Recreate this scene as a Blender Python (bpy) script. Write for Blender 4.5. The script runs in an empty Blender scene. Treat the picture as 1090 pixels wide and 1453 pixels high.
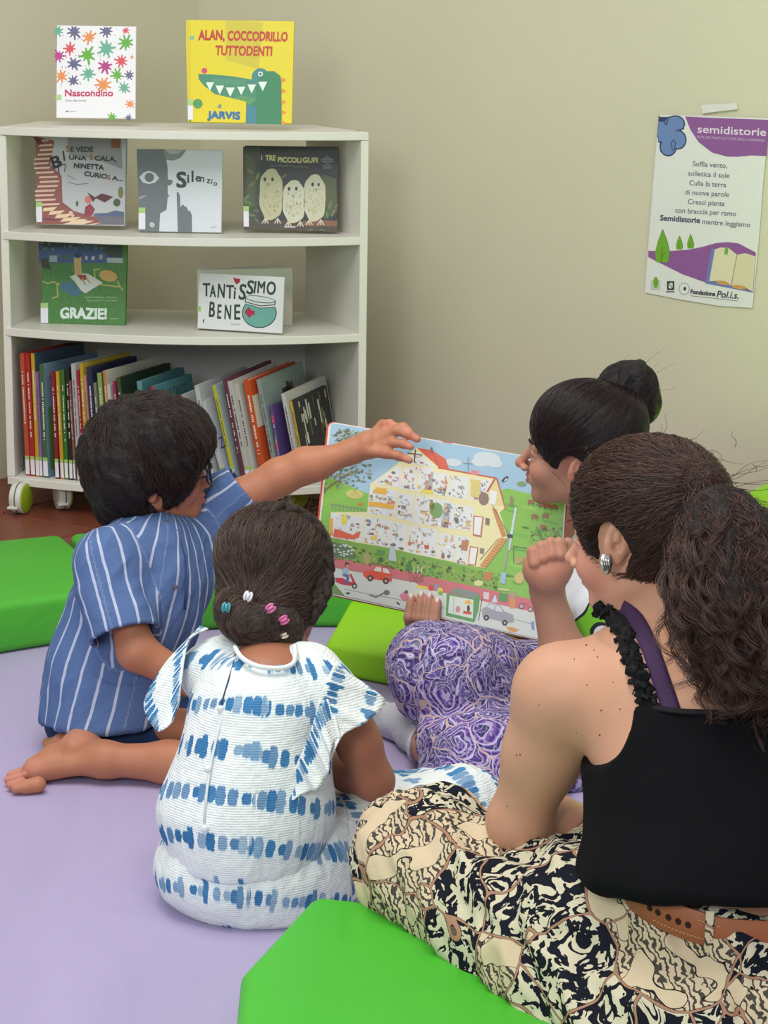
import bpy, bmesh, math, random
import numpy as np
from mathutils import Vector, Matrix
from mathutils.noise import noise as mnoise
random.seed(7); RNG = np.random.default_rng(7)
C = bpy.context.scene.collection
SC = bpy.context.scene
# ---------------------------------------------------------------- camera, world, lights, exposure
H, F, PITCH, ROLL = 1.28, 2940.0, math.radians(12.67), 0.014
fw = Vector((0, math.cos(PITCH), -math.sin(PITCH)))
_r, _u = Vector((1, 0, 0)), Vector((0, math.sin(PITCH), math.cos(PITCH)))
RT = _r * math.cos(ROLL) + _u * math.sin(ROLL)
UP = _u * math.cos(ROLL) - _r * math.sin(ROLL)
CAM = Vector((0, 0, H))
cam = bpy.data.cameras.new('camera'); co = bpy.data.objects.new('camera', cam); C.objects.link(co)
m = Matrix((RT, UP, -fw)).transposed().to_4x4(); m.translation = CAM; co.matrix_world = m
cam.sensor_fit = 'VERTICAL'; cam.sensor_height = 24; cam.lens = F / 1453 * 24; cam.clip_start = .05
SC.camera = co
w = bpy.data.worlds.new('world'); SC.world = w; w.use_nodes = True
bg = w.node_tree.nodes['Background']; bg.inputs[0].default_value = (0.93, 0.97, 1.0, 1); bg.inputs[1].default_value = 0.62
def area(name, loc, target, size, power, col):
    l = bpy.data.lights.new(name, 'AREA'); l.shape = 'RECTANGLE'; l.size, l.size_y = size; l.energy = power; l.color = col
    o = bpy.data.objects.new(name, l); C.objects.link(o); o.location = loc
    o.rotation_euler = (Vector(target) - Vector(loc)).to_track_quat('-Z', 'Y').to_euler(); return o
area('ceiling_light', (-.5, 2.9, 3.1), (0.2, 4.6, .2), (1.8, 1.8), 74, (1.0, .97, .92))
area('window_light', (-.95, -.5, 2.0), (0.1, 5.6, .8), (.7, .9), 62, (.93, .97, 1.0))
sl = bpy.data.lights.new('added_bounce_spot', 'SPOT'); sl.energy = 2600; sl.spot_size = math.radians(27); sl.spot_blend = .6; sl.shadow_soft_size = .15; sl.color = (1, .98, .92)  # added lamp out of view, hits the lime cushion to tint the wall green
so = bpy.data.objects.new('added_bounce_spot', sl); C.objects.link(so); so.location = (1.62, 4.72, 2.6)
SC.view_settings.view_transform = 'Standard'; SC.view_settings.look = 'None'
SC.view_settings.gamma = 1; SC.view_settings.exposure = -0.10; SC.view_settings.use_curve_mapping = False

# ---------------------------------------------------------------- photo pixel -> world
def ray(px, py):
    return RT * ((px - 545) / F) - UP * ((py - 726.5) / F) + fw
def at(px, py, Y):
    d = ray(px, py); return CAM + d * (Y / d.y)
def onz(px, py, z=0.0):
    d = ray(px, py); return CAM + d * ((z - H) / d.z)
def onp(px, py, P0, N):
    d = ray(px, py); return CAM + d * ((P0 - CAM).dot(N) / d.dot(N))
def px2m(px, Y): return px * Y / math.cos(PITCH) / F      # rough size of px pixels at distance Y

# ---------------------------------------------------------------- materials
def lin(c):
    return tuple(((v / 255) / 12.92 if v / 255 <= .04045 else ((v / 255 + .055) / 1.055) ** 2.4) for v in c)
class NT:
    def __init__(s, name, rough=.7, spec=.3):
        s.m = bpy.data.materials.new(name); s.m.use_nodes = True; s.t = s.m.node_tree
        s.b = s.t.nodes['Principled BSDF']; s.b.inputs['Roughness'].default_value = rough
        s.b.inputs['Specular IOR Level'].default_value = spec
    def n(s, typ, **kw):
        nd = s.t.nodes.new(typ)
        for k, v in kw.items():
            if k.startswith('i_'): nd.inputs[k[2:].replace('_', ' ')].default_value = v
            elif k.startswith('n'): nd.inputs[int(k[1:])].default_value = v
            else: setattr(nd, k, v)
        return nd
    def l(s, a, b): s.t.links.new(a, b); return b
    def attr(s, name): return s.n('ShaderNodeAttribute', attribute_name=name)
    def math(s, op, a, b=None, c=None, clamp=False):
        nd = s.n('ShaderNodeMath', operation=op); nd.use_clamp = clamp
        for i, v in enumerate((a, b, c)):
            if v is None: continue
            if isinstance(v, (int, float)): nd.inputs[i].default_value = v
            else: s.l(v, nd.inputs[i])
        return nd.outputs[0]
    def mix(s, f, a, b, blend='MIX'):
        nd = s.n('ShaderNodeMix', data_type='RGBA', blend_type=blend)
        for i, v in ((0, f), (6, a), (7, b)):
            if isinstance(v, (int, float)): nd.inputs[i].default_value = v
            elif isinstance(v, tuple): nd.inputs[i].default_value = (*v[:3], 1)
            else: s.l(v, nd.inputs[i])
        return nd.outputs[2]
    def ramp(s, f, stops, interp='LINEAR'):
        nd = s.n('ShaderNodeValToRGB'); cr = nd.color_ramp; cr.interpolation = interp
        while len(cr.elements) < len(stops): cr.elements.new(.5)
        for e, (p, c) in zip(cr.elements, stops):
            e.position = p; e.color = (*c[:3], 1) if isinstance(c, tuple) else (c, c, c, 1)
        s.l(f, nd.inputs[0]); return nd.outputs[0]
    def noise(s, scale, vec=None, detail=3, rough=.5, dist=0.0):
        nd = s.n('ShaderNodeTexNoise'); nd.inputs['Scale'].default_value = scale; nd.inputs['Detail'].default_value = detail
        nd.inputs['Roughness'].default_value = rough; nd.inputs['Distortion'].default_value = dist
        if vec is None: vec = s.obj()
        s.l(vec, nd.inputs['Vector']); return nd.outputs['Fac']
    def obj(s):
        if not hasattr(s, '_tc'): s._tc = s.n('ShaderNodeTexCoord').outputs['Object']
        return s._tc
    def geo(s):
        if not hasattr(s, '_g'): s._g = s.n('ShaderNodeNewGeometry').outputs['Position']
        return s._g
    def bump(s, h, dist=.002, strength=1.0):
        nd = s.n('ShaderNodeBump'); nd.inputs['Distance'].default_value = dist; nd.inputs['Strength'].default_value = strength
        s.l(h, nd.inputs['Height']); s.l(nd.outputs[0], s.b.inputs['Normal'])
    def col(s, c):
        if isinstance(c, tuple): s.b.inputs['Base Color'].default_value = (*c[:3], 1)
        else: s.l(c, s.b.inputs['Base Color'])
_mc = {}
def flat(name, rgb, rough=.6, spec=.3, metal=0, var=.06):
    k = (name, rgb, rough)
    if k in _mc: return _mc[k]
    t = NT(name, rough, spec); c = lin(rgb)
    nf = t.noise(60, detail=4)
    t.col(t.mix(nf, tuple(v * (1 - var) for v in c), tuple(min(1, v * (1 + var)) for v in c)))
    t.b.inputs['Metallic'].default_value = metal
    _mc[k] = t.m; return t.m
def vcol_mat(name, rough=.55, spec=.3, grain=.04):
    if name in _mc: return _mc[name]
    t = NT(name, rough, spec); a = t.attr('Col').outputs['Color']
    nf = t.noise(90, detail=3)
    t.col(t.mix(nf, t.mix(grain, a, (0, 0, 0)), t.mix(grain, a, (1, 1, 1)))); _mc[name] = t.m; return t.m
PRINT = vcol_mat('printed_paper', .42, .4, .02)

# ---------------------------------------------------------------- objects
def tag(o, label=None, cat=None, group=None, kind=None):
    for k, v in (('label', label), ('category', cat), ('group', group), ('kind', kind)):
        if v: o[k] = v
    return o
def link(o, parent=None):
    C.objects.link(o)
    if parent is not None: o.parent = parent
    return o
def empty(name, loc, label=None, cat=None, group=None):
    o = bpy.data.objects.new(name, None); C.objects.link(o); o.location = loc; o.empty_display_size = .05
    return tag(o, label, cat, group)
def mk(name, verts, faces, mat, parent=None, smooth=False, cols=None, origin=None, autosmooth=None):
    """verts in WORLD coordinates; the object's origin goes to `origin` (or parent's location)"""
    me = bpy.data.meshes.new(name)
    off = Vector(origin) if origin is not None else (parent_world(parent) if parent is not None else Vector((0, 0, 0)))
    me.from_pydata([tuple(Vector(v) - off) for v in verts], [], faces)
    if mat is not None:
        for mm in (mat if isinstance(mat, (list, tuple)) else [mat]): me.materials.append(mm)
    if smooth: me.polygons.foreach_set('use_smooth', [True] * len(me.polygons))
    if cols is not None:
        a = me.color_attributes.new('Col', 'FLOAT_COLOR', 'POINT')
        a.data.foreach_set('color', np.array([(*c, 1) for c in cols], dtype=np.float32).ravel())
    o = bpy.data.objects.new(name, me); link(o, parent)
    o.location = off if parent is None else off - parent_world(parent)
    return o
def parent_world(p):
    v = Vector((0, 0, 0))
    while p is not None: v = v + Vector(p.location); p = p.parent
    return v
def bm_to(name, bm, mat, parent=None, smooth=False, origin=None):
    me = bpy.data.meshes.new(name); off = Vector(origin) if origin is not None else (parent_world(parent) if parent is not None else Vector((0, 0, 0)))
    bmesh.ops.translate(bm, verts=bm.verts, vec=-off); bm.to_mesh(me); bm.free()
    for mm in (mat if isinstance(mat, (list, tuple)) else [mat]): me.materials.append(mm)
    if smooth: me.polygons.foreach_set('use_smooth', [True] * len(me.polygons))
    o = bpy.data.objects.new(name, me); link(o, parent)
    o.location = off if parent is None else off - parent_world(parent)
    return o
def obox(bm, o, ax, ay, az):
    """box from corner o spanned by three edge vectors"""
    vs = [bm.verts.new(o + ax * i + ay * j + az * k) for k in (0, 1) for j in (0, 1) for i in (0, 1)]
    f = [(0, 2, 3, 1), (4, 5, 7, 6), (0, 1, 5, 4), (2, 6, 7, 3), (0, 4, 6, 2), (1, 3, 7, 5)]
    if ax.cross(ay).dot(az) < 0: f = [q[::-1] for q in f]
    return [bm.faces.new([vs[i] for i in q]) for q in f], vs
def prism(bm, poly, z0, z1):
    b = [bm.verts.new((x, y, z0)) for x, y in poly]; t = [bm.verts.new((x, y, z1)) for x, y in poly]; n = len(poly)
    area2 = sum(poly[i][0] * poly[(i + 1) % n][1] - poly[(i + 1) % n][0] * poly[i][1] for i in range(n))
    fs = [t, b[::-1]] + [[b[i], b[(i + 1) % n], t[(i + 1) % n], t[i]] for i in range(n)]
    if area2 < 0: fs = [f[::-1] for f in fs]
    for f in fs: bm.faces.new(f)
def bevel(bm, w, seg=2, ang=30):
    bmesh.ops.recalc_face_normals(bm, faces=bm.faces)
    ed = [e for e in bm.edges if len(e.link_faces) == 2 and e.calc_face_angle(0) > math.radians(ang)]
    bmesh.ops.bevel(bm, geom=ed, offset=w, segments=seg, profile=.5, affect='EDGES', clamp_overlap=True)
def tube(pts, rad, seg=8, closed=False):
    """returns verts, faces of a tube through pts with radius list"""
    P = [Vector(p) for p in pts]; n = len(P); R = rad if isinstance(rad, (list, tuple)) else [rad] * n
    V, Fc = [], []; up = None
    for i in range(n):
        a = P[(i - 1) % n] if closed or i > 0 else P[i]; b = P[(i + 1) % n] if closed or i < n - 1 else P[i]
        t = (b - a).normalized()
        if up is None: up = t.orthogonal().normalized()
        up = (up - t * up.dot(t)); up = up.normalized() if up.length > 1e-6 else t.orthogonal().normalized()
        s = t.cross(up)
        for k in range(seg):
            an = 2 * math.pi * k / seg; V.append(P[i] + (up * math.cos(an) + s * math.sin(an)) * R[i])
    m_ = n if closed else n - 1
    for i in range(m_):
        for k in range(seg):
            a, b = i * seg + k, i * seg + (k + 1) % seg; c, d = ((i + 1) % n) * seg + (k + 1) % seg, ((i + 1) % n) * seg + k
            Fc.append((a, b, c, d))
    if not closed: Fc.append(tuple(range(seg))[::-1]); Fc.append(tuple((n - 1) * seg + k for k in range(seg)))
    return V, Fc
def add_vf(store, V, Fc):
    o = len(store[0]); store[0].extend(V); store[1].extend([tuple(i + o for i in f) for f in Fc])

# ---------------------------------------------------------------- flat print (cover art, posters): shapes given where they lie on the sheet
_fontcache = {}
def text_geo(s):
    if s in _fontcache: return _fontcache[s]
    cu = bpy.data.curves.new('t', 'FONT'); cu.body = s; cu.resolution_u = 3; cu.size = 1
    o = bpy.data.objects.new('t', cu); C.objects.link(o)
    dg = bpy.context.evaluated_depsgraph_get(); me = bpy.data.meshes.new_from_object(o.evaluated_get(dg))
    V = [(v.co.x, v.co.y) for v in me.vertices]; Fc = [tuple(p.vertices) for p in me.polygons]
    bpy.data.objects.remove(o); bpy.data.curves.remove(cu); bpy.data.meshes.remove(me)
    _fontcache[s] = (V, Fc); return V, Fc
class Art:
    def __init__(s, P0, N, step=1.2e-4, conv=None):
        s.P0, s.N = Vector(P0), Vector(N).normalized(); s.V, s.F, s.Cc = [], [], []; s.L = 1; s.step = step
        s.conv = conv or (lambda x, y: (x, y)); s.clip = None; s.k = 0
        if s.N.dot(fw) > 0: s.N = -s.N
    def pt(s, x, y):
        x, y = s.conv(x, y); return onp(x, y, s.P0, s.N) + s.N * (s.step * (s.L + min(.85, s.k * .03)))
    def layer(s, k): s.L = k; s.k = 0; return s
    def poly(s, pts, c):
        s.k += 1
        if s.clip:                      # clip to the sheet (convex, photo pixels)
            q = [s.conv(*p) for p in pts]; C_ = s.clip; m_ = len(C_)
            sg = sum(C_[i][0] * C_[(i + 1) % m_][1] - C_[(i + 1) % m_][0] * C_[i][1] for i in range(m_)) > 0
            for i in range(m_):
                (ax, ay), (bx, by) = C_[i], C_[(i + 1) % m_]; out = []
                sd = lambda p: ((bx - ax) * (p[1] - ay) - (by - ay) * (p[0] - ax)) * (1 if sg else -1)
                for j in range(len(q)):
                    a_, b_ = q[j - 1], q[j]; da, db = sd(a_), sd(b_)
                    if (da >= 0) != (db >= 0): t_ = da / (da - db); out.append((a_[0] + (b_[0] - a_[0]) * t_, a_[1] + (b_[1] - a_[1]) * t_))
                    if db >= 0: out.append(b_)
                q = out
                if len(q) < 3: return
            cv_ = s.conv; s.conv = lambda x, y: (x, y); o = len(s.V); s.V += [s.pt(*p) for p in q]; s.conv = cv_; s.Cc += [lin(c)] * len(q); s.F.append(tuple(range(o, o + len(q)))); return
        o = len(s.V); n = len(pts); c = lin(c)
        s.V += [s.pt(*p) for p in pts]; s.Cc += [c] * n
        s.F.append(tuple(range(o, o + n)))
    def quad(s, x0, y0, x1, y1, c): s.poly([(x0, y0), (x1, y0), (x1, y1), (x0, y1)], c)
    def ell(s, cx, cy, rx, ry, c, rot=0, n=16, a0=0, a1=360):
        r = math.radians(rot); P = []
        for i in range(n):
            a = math.radians(a0 + (a1 - a0) * i / (n if a1 - a0 == 360 else n - 1))
            x, y = rx * math.cos(a), ry * math.sin(a); P.append((cx + x * math.cos(r) - y * math.sin(r), cy + x * math.sin(r) + y * math.cos(r)))
        s.poly(P, c)
    def line(s, pts, w_, c):
        for (x0, y0), (x1, y1) in zip(pts[:-1], pts[1:]):
            dx, dy = x1 - x0, y1 - y0; l = math.hypot(dx, dy) or 1; ex, ey = dx / l * w_ * .3, dy / l * w_ * .3; nx, ny = -dy / l * w_ / 2, dx / l * w_ / 2
            s.poly([(x0 + nx - ex, y0 + ny - ey), (x1 + nx + ex, y1 + ny + ey), (x1 - nx + ex, y1 - ny + ey), (x0 - nx - ex, y0 - ny - ey)], c)
    def star(s, cx, cy, r, c, n=8, seed=0, inner=.45):
        rr = random.Random(seed); P = []; a = rr.random() * 6
        for i in range(n):
            L = r * rr.uniform(.75, 1.15); wd = .22
            for da, k in ((-.5, inner), (-.2, L / r * .75), (-.13, L / r), (.13, L / r), (.2, L / r * .75)):
                an = a + (i + da * (1 if da == -.5 else 1.0)) * 2 * math.pi / n
                P.append((cx + r * k * math.cos(an), cy + r * k * math.sin(an)))
        if s.clip:
            k0 = s.k
            for i in range(len(P)): s.k = k0; s.poly([(cx, cy), P[i], P[(i + 1) % len(P)]], c)
            return
        o = len(s.V); s.V.append(s.pt(cx, cy)); s.V += [s.pt(*p) for p in P]; s.Cc += [lin(c)] * (len(P) + 1)
        for i in range(len(P)): s.F.append((o, o + 1 + i, o + 1 + (i + 1) % len(P)))
    def text(s, t, x, y, size, c, ang=0, sx=1.0, bold=0, align='L', jit=0, shear=0, width=None):
        """baseline start x,y in sheet pixels; size = cap height in pixels"""
        V, Fc = text_geo(t); k = size / .69
        if not V: return
        wmax = max(v[0] for v in V) - min(v[0] for v in V); x0 = min(v[0] for v in V)
        if width: sx = width / (wmax * k)
        a = math.radians(ang); off = 0
        if align == 'C': off = -wmax * k * sx / 2
        rr = random.Random(len(t))
        reps = [(0, 0)] if not bold else [(0, 0), (bold, 0), (0, bold), (bold, bold), (bold / 2, bold / 2)]
        for i, (bx, by) in enumerate(reps):
            o = len(s.V); Ls = s.L; s.L = Ls + i * .1
            for vx, vy in V:
                X = (vx - x0 + shear * vy) * k * sx + off + bx; Y = vy * k + by
                if jit: Y += jit * math.sin(X * .45 + len(t))
                s.V.append(s.pt(x + X * math.cos(a) + Y * math.sin(a), y + X * math.sin(a) - Y * math.cos(a)))
            s.Cc += [lin(c)] * len(V); s.F += [tuple(i_ + o for i_ in f) for f in Fc]; s.L = Ls
    def build(s, name, parent, mat=None):
        return mk(name, s.V, s.F, mat or PRINT, parent, cols=s.Cc)
# ================================================================ room
CORN = Vector((-.62, 6.9, 0)); WR = Vector((.839, -.545, 0)).normalized(); WL = Vector((-.545, -.839, 0)).normalized()
t = NT('painted_plaster_wall', .9, .15)
n1 = t.noise(2.2, t.geo(), 4, .55); n2 = t.noise(14, t.geo(), 3)
zz = t.n('ShaderNodeSeparateXYZ'); t.l(t.geo(), zz.inputs[0])
base = t.mix(n1, lin((206, 201, 178)), lin((214, 208, 186)))
t.col(t.mix(t.math('MULTIPLY', n2, .12), base, lin((184, 182, 156))))
t.bump(t.noise(45, t.geo(), 4), .002, .12); WALLM = t.m
def wall(name, a, b, thick=.12, h=2.7):
    a = a - Vector((0, 0, .05)); b = b - Vector((0, 0, .05)); d = (b - a).normalized(); nrm = Vector((d.y, -d.x, 0))
    if nrm.dot(CAM - a) > 0: nrm = -nrm
    bm = bmesh.new(); obox(bm, a, b - a, nrm * thick, Vector((0, 0, h)))
    bmesh.ops.recalc_face_normals(bm, faces=bm.faces)
    return tag(bm_to(name, bm, WALLM, origin=a), kind='structure')
wall('wall_right', CORN, CORN + WR * 4.2); wall('wall_left', CORN, CORN + WL * 2.6)
# small wall scuffs near the paper strip (real stains): in material would be uniform, so thin flakes on the plaster
def wallpt(px, py, off=0.0):
    N = Vector((WR.y, -WR.x, 0));
    if N.dot(CAM - CORN) < 0: N = -N
    return onp(px, py, CORN + N * off, N), N
# floor: terracotta tiles on mortar
t = NT('floor_mortar', .9, .1); t.col(t.mix(t.noise(30), lin((70, 45, 38)), lin((92, 64, 55)))); MORT = t.m
bm = bmesh.new(); prism(bm, [(-3, 1.2), (3, 1.2), (3, 5.2), (CORN.x + WR.x * 4.2, CORN.y + WR.y * 4.2), (CORN.x, CORN.y), (CORN.x + WL.x * 2.6, CORN.y + WL.y * 2.6), (-3, 4.6)], -.05, -.008)
floor = tag(bm_to('floor', bm, MORT), kind='structure')
t = NT('terracotta_tile', .42, .45)
rnd = t.n('ShaderNodeObjectInfo').outputs['Random']
c0 = t.mix(rnd, lin((116, 58, 42)), lin((142, 76, 56)))
t.col(t.mix(t.math('MULTIPLY', t.noise(9, t.geo(), 5, .65), .7), c0, lin((92, 44, 34)))); t.bump(t.noise(40, t.geo(), 3), .001, .4); TILE = t.m
bm = bmesh.new(); T_ = .33; prism(bm, [(-T_ / 2 + .004, -T_ / 2 + .004), (T_ / 2 - .004, -T_ / 2 + .004), (T_ / 2 - .004, T_ / 2 - .004), (-T_ / 2 + .004, T_ / 2 - .004)], -.012, 0)
bevel(bm, .003, 1); tme = bpy.data.meshes.new('tile'); bm.to_mesh(tme); bm.free(); tme.materials.append(TILE)
e1, e2 = WR, -WL; ang = math.atan2(e1.y, e1.x)
NW = Vector((WR.y, -WR.x, 0)); NW = NW if NW.dot(CAM - CORN) > 0 else -NW     # into the room from right wall
NL = Vector((WL.y, -WL.x, 0)); NL = NL if NL.dot(CAM - CORN) > 0 else -NL
for i in range(0, 13):
    for j in range(0, 9):
        p = CORN + NL * ((i + .5) * T_) + NW * ((j + .5) * T_)
        if p.x < -2.1 or p.x > 1.9 or p.y < 4.1: continue
        if (Vector((p.x, p.y)) - Vector((-.1, 3.3))).length < 1.35: continue
        o = bpy.data.objects.new('tile', tme); link(o, floor); o.location = p; o.rotation_euler.z = ang
# ---------------------------------------------------------------- mat and foam cushions
MC = Vector((-.1, 3.3, 0))
t = NT('lilac_vinyl_mat', .55, .3)
v = t.n('ShaderNodeMapping'); t.l(t.geo(), v.inputs[0]); v.inputs['Rotation'].default_value = (0, 0, .6); v.inputs['Scale'].default_value = (1, .35, 1)
nn = t.noise(5, v.outputs[0], 4, .5, .8)
t.col(t.mix(nn, lin((163, 151, 186)), lin((180, 168, 203))))
t.bump(t.math('ADD', t.math('MULTIPLY', nn, 1.0), t.math('MULTIPLY', t.noise(160, t.geo(), 2), .05)), .012, .5); MATM = t.m
def leather(name, rgb, rgb2=None):
    t = NT(name, .5, .35); v = t.n('ShaderNodeMapping'); t.l(t.geo(), v.inputs[0]); v.inputs['Scale'].default_value = (1, .4, 1)
    n_ = t.noise(7, v.outputs[0], 3, .5, .6); c = lin(rgb); c2 = lin(rgb2 or rgb)
    t.col(t.mix(t.noise(3, t.geo()), c, c2)); t.bump(t.math('ADD', n_, t.math('MULTIPLY', t.noise(300, t.geo(), 2), .02)), .012, .5); return t.m
G1 = leather('green_faux_leather', (72, 165, 48), (80, 176, 52)); G2 = leather('lime_faux_leather', (140, 205, 22), (150, 212, 30)); G3 = leather('bright_green_faux_leather', (68, 176, 42), (76, 188, 48))
bm = bmesh.new(); prism(bm, [(MC.x + 1.62 * math.cos(a), MC.y + 1.62 * math.sin(a)) for a in [i * math.pi / 48 for i in range(96)]], 0.0005, .012); bevel(bm, .004, 2, 40)
tag(bm_to('floor_mat', bm, MATM, origin=MC), 'round lilac vinyl mat spread on the floor under the group', 'mat')
def cushion(name, poly, h, mat, label, cat='cushion', group=None, bev=.018, z0=.013, bulge=.006, seams=True):
    bm = bmesh.new(); prism(bm, poly, z0, z0 + h); bevel(bm, bev, 4, 50)
    for v in bm.verts:
        v.co.x += mnoise(v.co * 6) * .002; v.co.y += mnoise(v.co * 6 + Vector((5, 5, 5))) * .002
    cx = sum(p[0] for p in poly) / len(poly); cy = sum(p[1] for p in poly) / len(poly)
    o = tag(bm_to(name, bm, mat, smooth=True, origin=(cx, cy, z0)), label, cat, group)
    for z in ((z0 + h - .012),):
        n = len(poly); ins = []
        for i in range(n):
            a, b, c = Vector(poly[i - 1]), Vector(poly[i]), Vector(poly[(i + 1) % n]); ins.append(Vector((b.x, b.y, z)))
    return o
def arc(cx, cy, r0, r1, a0, a1, n=18):
    A = [math.radians(a0 + (a1 - a0) * i / n) for i in range(n + 1)]
    return [(cx + r1 * math.cos(a), cy + r1 * math.sin(a)) for a in A] + [(cx + r0 * math.cos(a), cy + r0 * math.sin(a)) for a in reversed(A)]
cushion('arc_cushion', arc(MC.x, MC.y, 1.15, 1.7, 113.5, 164), .11, G1, 'green arc-shaped foam seat cushion behind the boy, at the left edge', group='green arc floor cushions')
cushion('arc_cushion', arc(MC.x, MC.y, 1.15, 1.7, 62, 112.8), .11, G1, 'green arc-shaped foam seat cushion between the boy and the big open book', group='green arc floor cushions')
# lime square cushion beneath the book's lower edge
a, b, c_ = onz(497, 846, .085), onz(462, 908, .085), onz(552, 925, .085); d_ = a + (c_ - b)
cushion('square_cushion', [(p.x, p.y) for p in (b, c_ + (c_ - b) * .9, d_ + (c_ - b) * .9, a)], .065, G2, 'lime green square foam cushion lying under the big open book', bev=.012)
# near green cushion: a wedge with rounded corner, photographed from above its far end
P = [(443, 1266), (520, 1274), (600, 1296), (660, 1322), (720, 1362), (775, 1412), (830, 1475), (880, 1560), (760, 1700), (560, 1760), (300, 1700), (322, 1560), (342, 1376)]
pts = [(onz(x, y, .125).x, onz(x, y, .125).y) for x, y in P]
cushion('arc_cushion', pts, .112, G3, 'bright green foam seat cushion in the foreground, beside the patterned skirt', group=None, bev=.022)
a = onz(1062, 722, .12)
pts = [(a.x - .02, a.y - .02), (a.x + .25, a.y - 1.1), (a.x + 1.5, a.y - 1.1), (a.x + 1.35, a.y - .42), (a.x + .12, a.y + .22)]  # only the left tip shows; the unseen rest is added to bounce green light
cushion('wedge_cushion', pts, .16, G2, 'lime green foam cushion by the wall behind the curly ponytail', bev=.03)

# ================================================================ bookcase
WHT = flat('white_laminate', (222, 220, 210), .45, .35, var=.02)
CR = leather('x', (0, 0, 0)) if False else None
YF, YB = 5.66, 6.10
FL, FR, BL, BR = Vector((at(3, 400, YF).x, YF, 0)), Vector((at(521, 400, YF - .02).x, YF - .02, 0)), Vector((at(62, 400, YB).x, YB, 0)), Vector((at(443, 400, YB).x, YB, 0))
BOW = .125
def front(u, inset=0.0):
    """point on the bowed front edge, u 0..1 from left to right"""
    p = FL.lerp(FR, u); return Vector((p.x, p.y - BOW * (1 - (2 * u - 1) ** 2) + inset, 0))
def zfront(py, px=15): return at(px, py, YF).z
Z = dict(top=zfront(180), b1=at(515, 343 - 8, YF).z, b2=at(515, 480 - 8, YF).z, bot=zfront(676, 12))
shelf = empty('bookcase', FL.lerp(BR, .5), 'white wheeled bookcase with curved front shelves in the room corner', 'bookcase')
TH = .022
def board(name, ztop, side_in=.0):
    n = 24; poly = [(front(i / n).x, front(i / n).y) for i in range(n + 1)] + [(BR.x, BR.y), (BL.x, BL.y)]
    if side_in:
        poly = [(max(min(x, FR.x - side_in * (1 if y < YB - .2 else 1) ), FL.x + side_in), y) for x, y in poly]
    bm = bmesh.new(); prism(bm, poly, ztop - TH, ztop); bevel(bm, .0015, 1, 40)
    return bm_to(name, bm, WHT, shelf)
board('shelf_board', Z['top']); board('shelf_board', Z['b1'], .0); board('shelf_board', Z['b2'], .0); board('shelf_board', Z['bot'])
for s, (A, B) in enumerate(((FL, BL), (FR, BR))):
    d = (B - A).normalized(); nrm = Vector((d.y, -d.x, 0)) * (1 if s == 0 else -1)
    bm = bmesh.new(); e = .001
    obox(bm, Vector((A.x, A.y, Z['bot'] + e)) - d * .002, B - A, nrm * TH, Vector((0, 0, Z['top'] - TH - Z['bot'] - 2 * e)))
    bevel(bm, .0015, 1); bm_to('side_panel', bm, WHT, shelf)
bm = bmesh.new(); obox(bm, Vector((BL.x, YB - .012, Z['bot'] + .001)), Vector((BR.x - BL.x, 0, 0)), Vector((0, .01, 0)), Vector((0, 0, Z['b2'] - TH - Z['bot'] - .002)))
bm_to('back_panel', bm, flat('white_laminate_back', (215, 214, 208), .5, .3), shelf)
# small brackets
BR_M = flat('grey_steel', (120, 120, 118), .4, .5, .8)
for px, py, YY in ((506, 196, YF + .03), (441, 203, YB - .02), (30, 660, YF + .06)):
    p = at(px, py, YY); bm = bmesh.new(); obox(bm, p, Vector((.006, 0, 0)), Vector((0, .01, 0)), Vector((0, 0, .02))); bm_to('bracket', bm, BR_M, shelf)
# casters
WP = flat('white_plastic', (214, 214, 204), .35, .45); LG = flat('lime_plastic', (150, 178, 30), .4, .4); GP = flat('grey_plastic', (110, 110, 105), .5, .4)
def caster(px, py, Y, yaw):
    base = onz(px, py, 0); r = .044
    ax = Vector((math.cos(yaw), math.sin(yaw), 0)); c = Vector((base.x, base.y, r))
    root = bpy.data.objects.new('caster', None)
    def disc(x0, x1, rad, bev_):
        bm = bmesh.new(); bmesh.ops.create_cone(bm, cap_ends=True, segments=28, radius1=rad, radius2=rad, depth=x1 - x0)
        bevel(bm, bev_, 2, 40); M = Matrix.Translation(c + ax * (x0 + x1) / 2) @ Vector((0, 0, 1)).rotation_difference(ax).to_matrix().to_4x4()
        bmesh.ops.transform(bm, matrix=M, verts=bm.verts); return bm
    w1 = bm_to('caster_wheel', disc(-.02, .014, r, .004), WP, shelf, True)
    bm_to('hub_cap', disc(.014, .0175, r * .9, .001), LG, w1, True)
    bm_to('tread', disc(-.004, .000, r + .0006, .0005), GP, w1, True)
    bm = bmesh.new(); top = Vector((c.x, c.y, Z['bot'] - TH)); h = Z['bot'] - TH - .07
    bmesh.ops.create_cone(bm, cap_ends=True, segments=12, radius1=.011, radius2=.011, depth=Z['bot'] - TH - .05, matrix=Matrix.Translation((c.x - .004, c.y + .0, (Z['bot'] - TH + .05) / 2)))
    bm_to('stem', bm, GP, w1)
    bm = bmesh.new(); d = ax.cross(Vector((0, 0, 1)))
    obox(bm, c + ax * -.024 + Vector((0, 0, -.026)) + d * .02, ax * .03, d * .026, Vector((0, 0, .008))); bevel(bm, .002, 1)
    bm_to('brake_lever', bm, WP, w1)
caster(31, 728, YF + .02, -.25); caster(480, 731, YF + .06, -.25); caster(90, 722, YB - .06, .4); caster(420, 722, YB - .06, -.6); caster(265, 740, YF - .05, 0)

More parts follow.
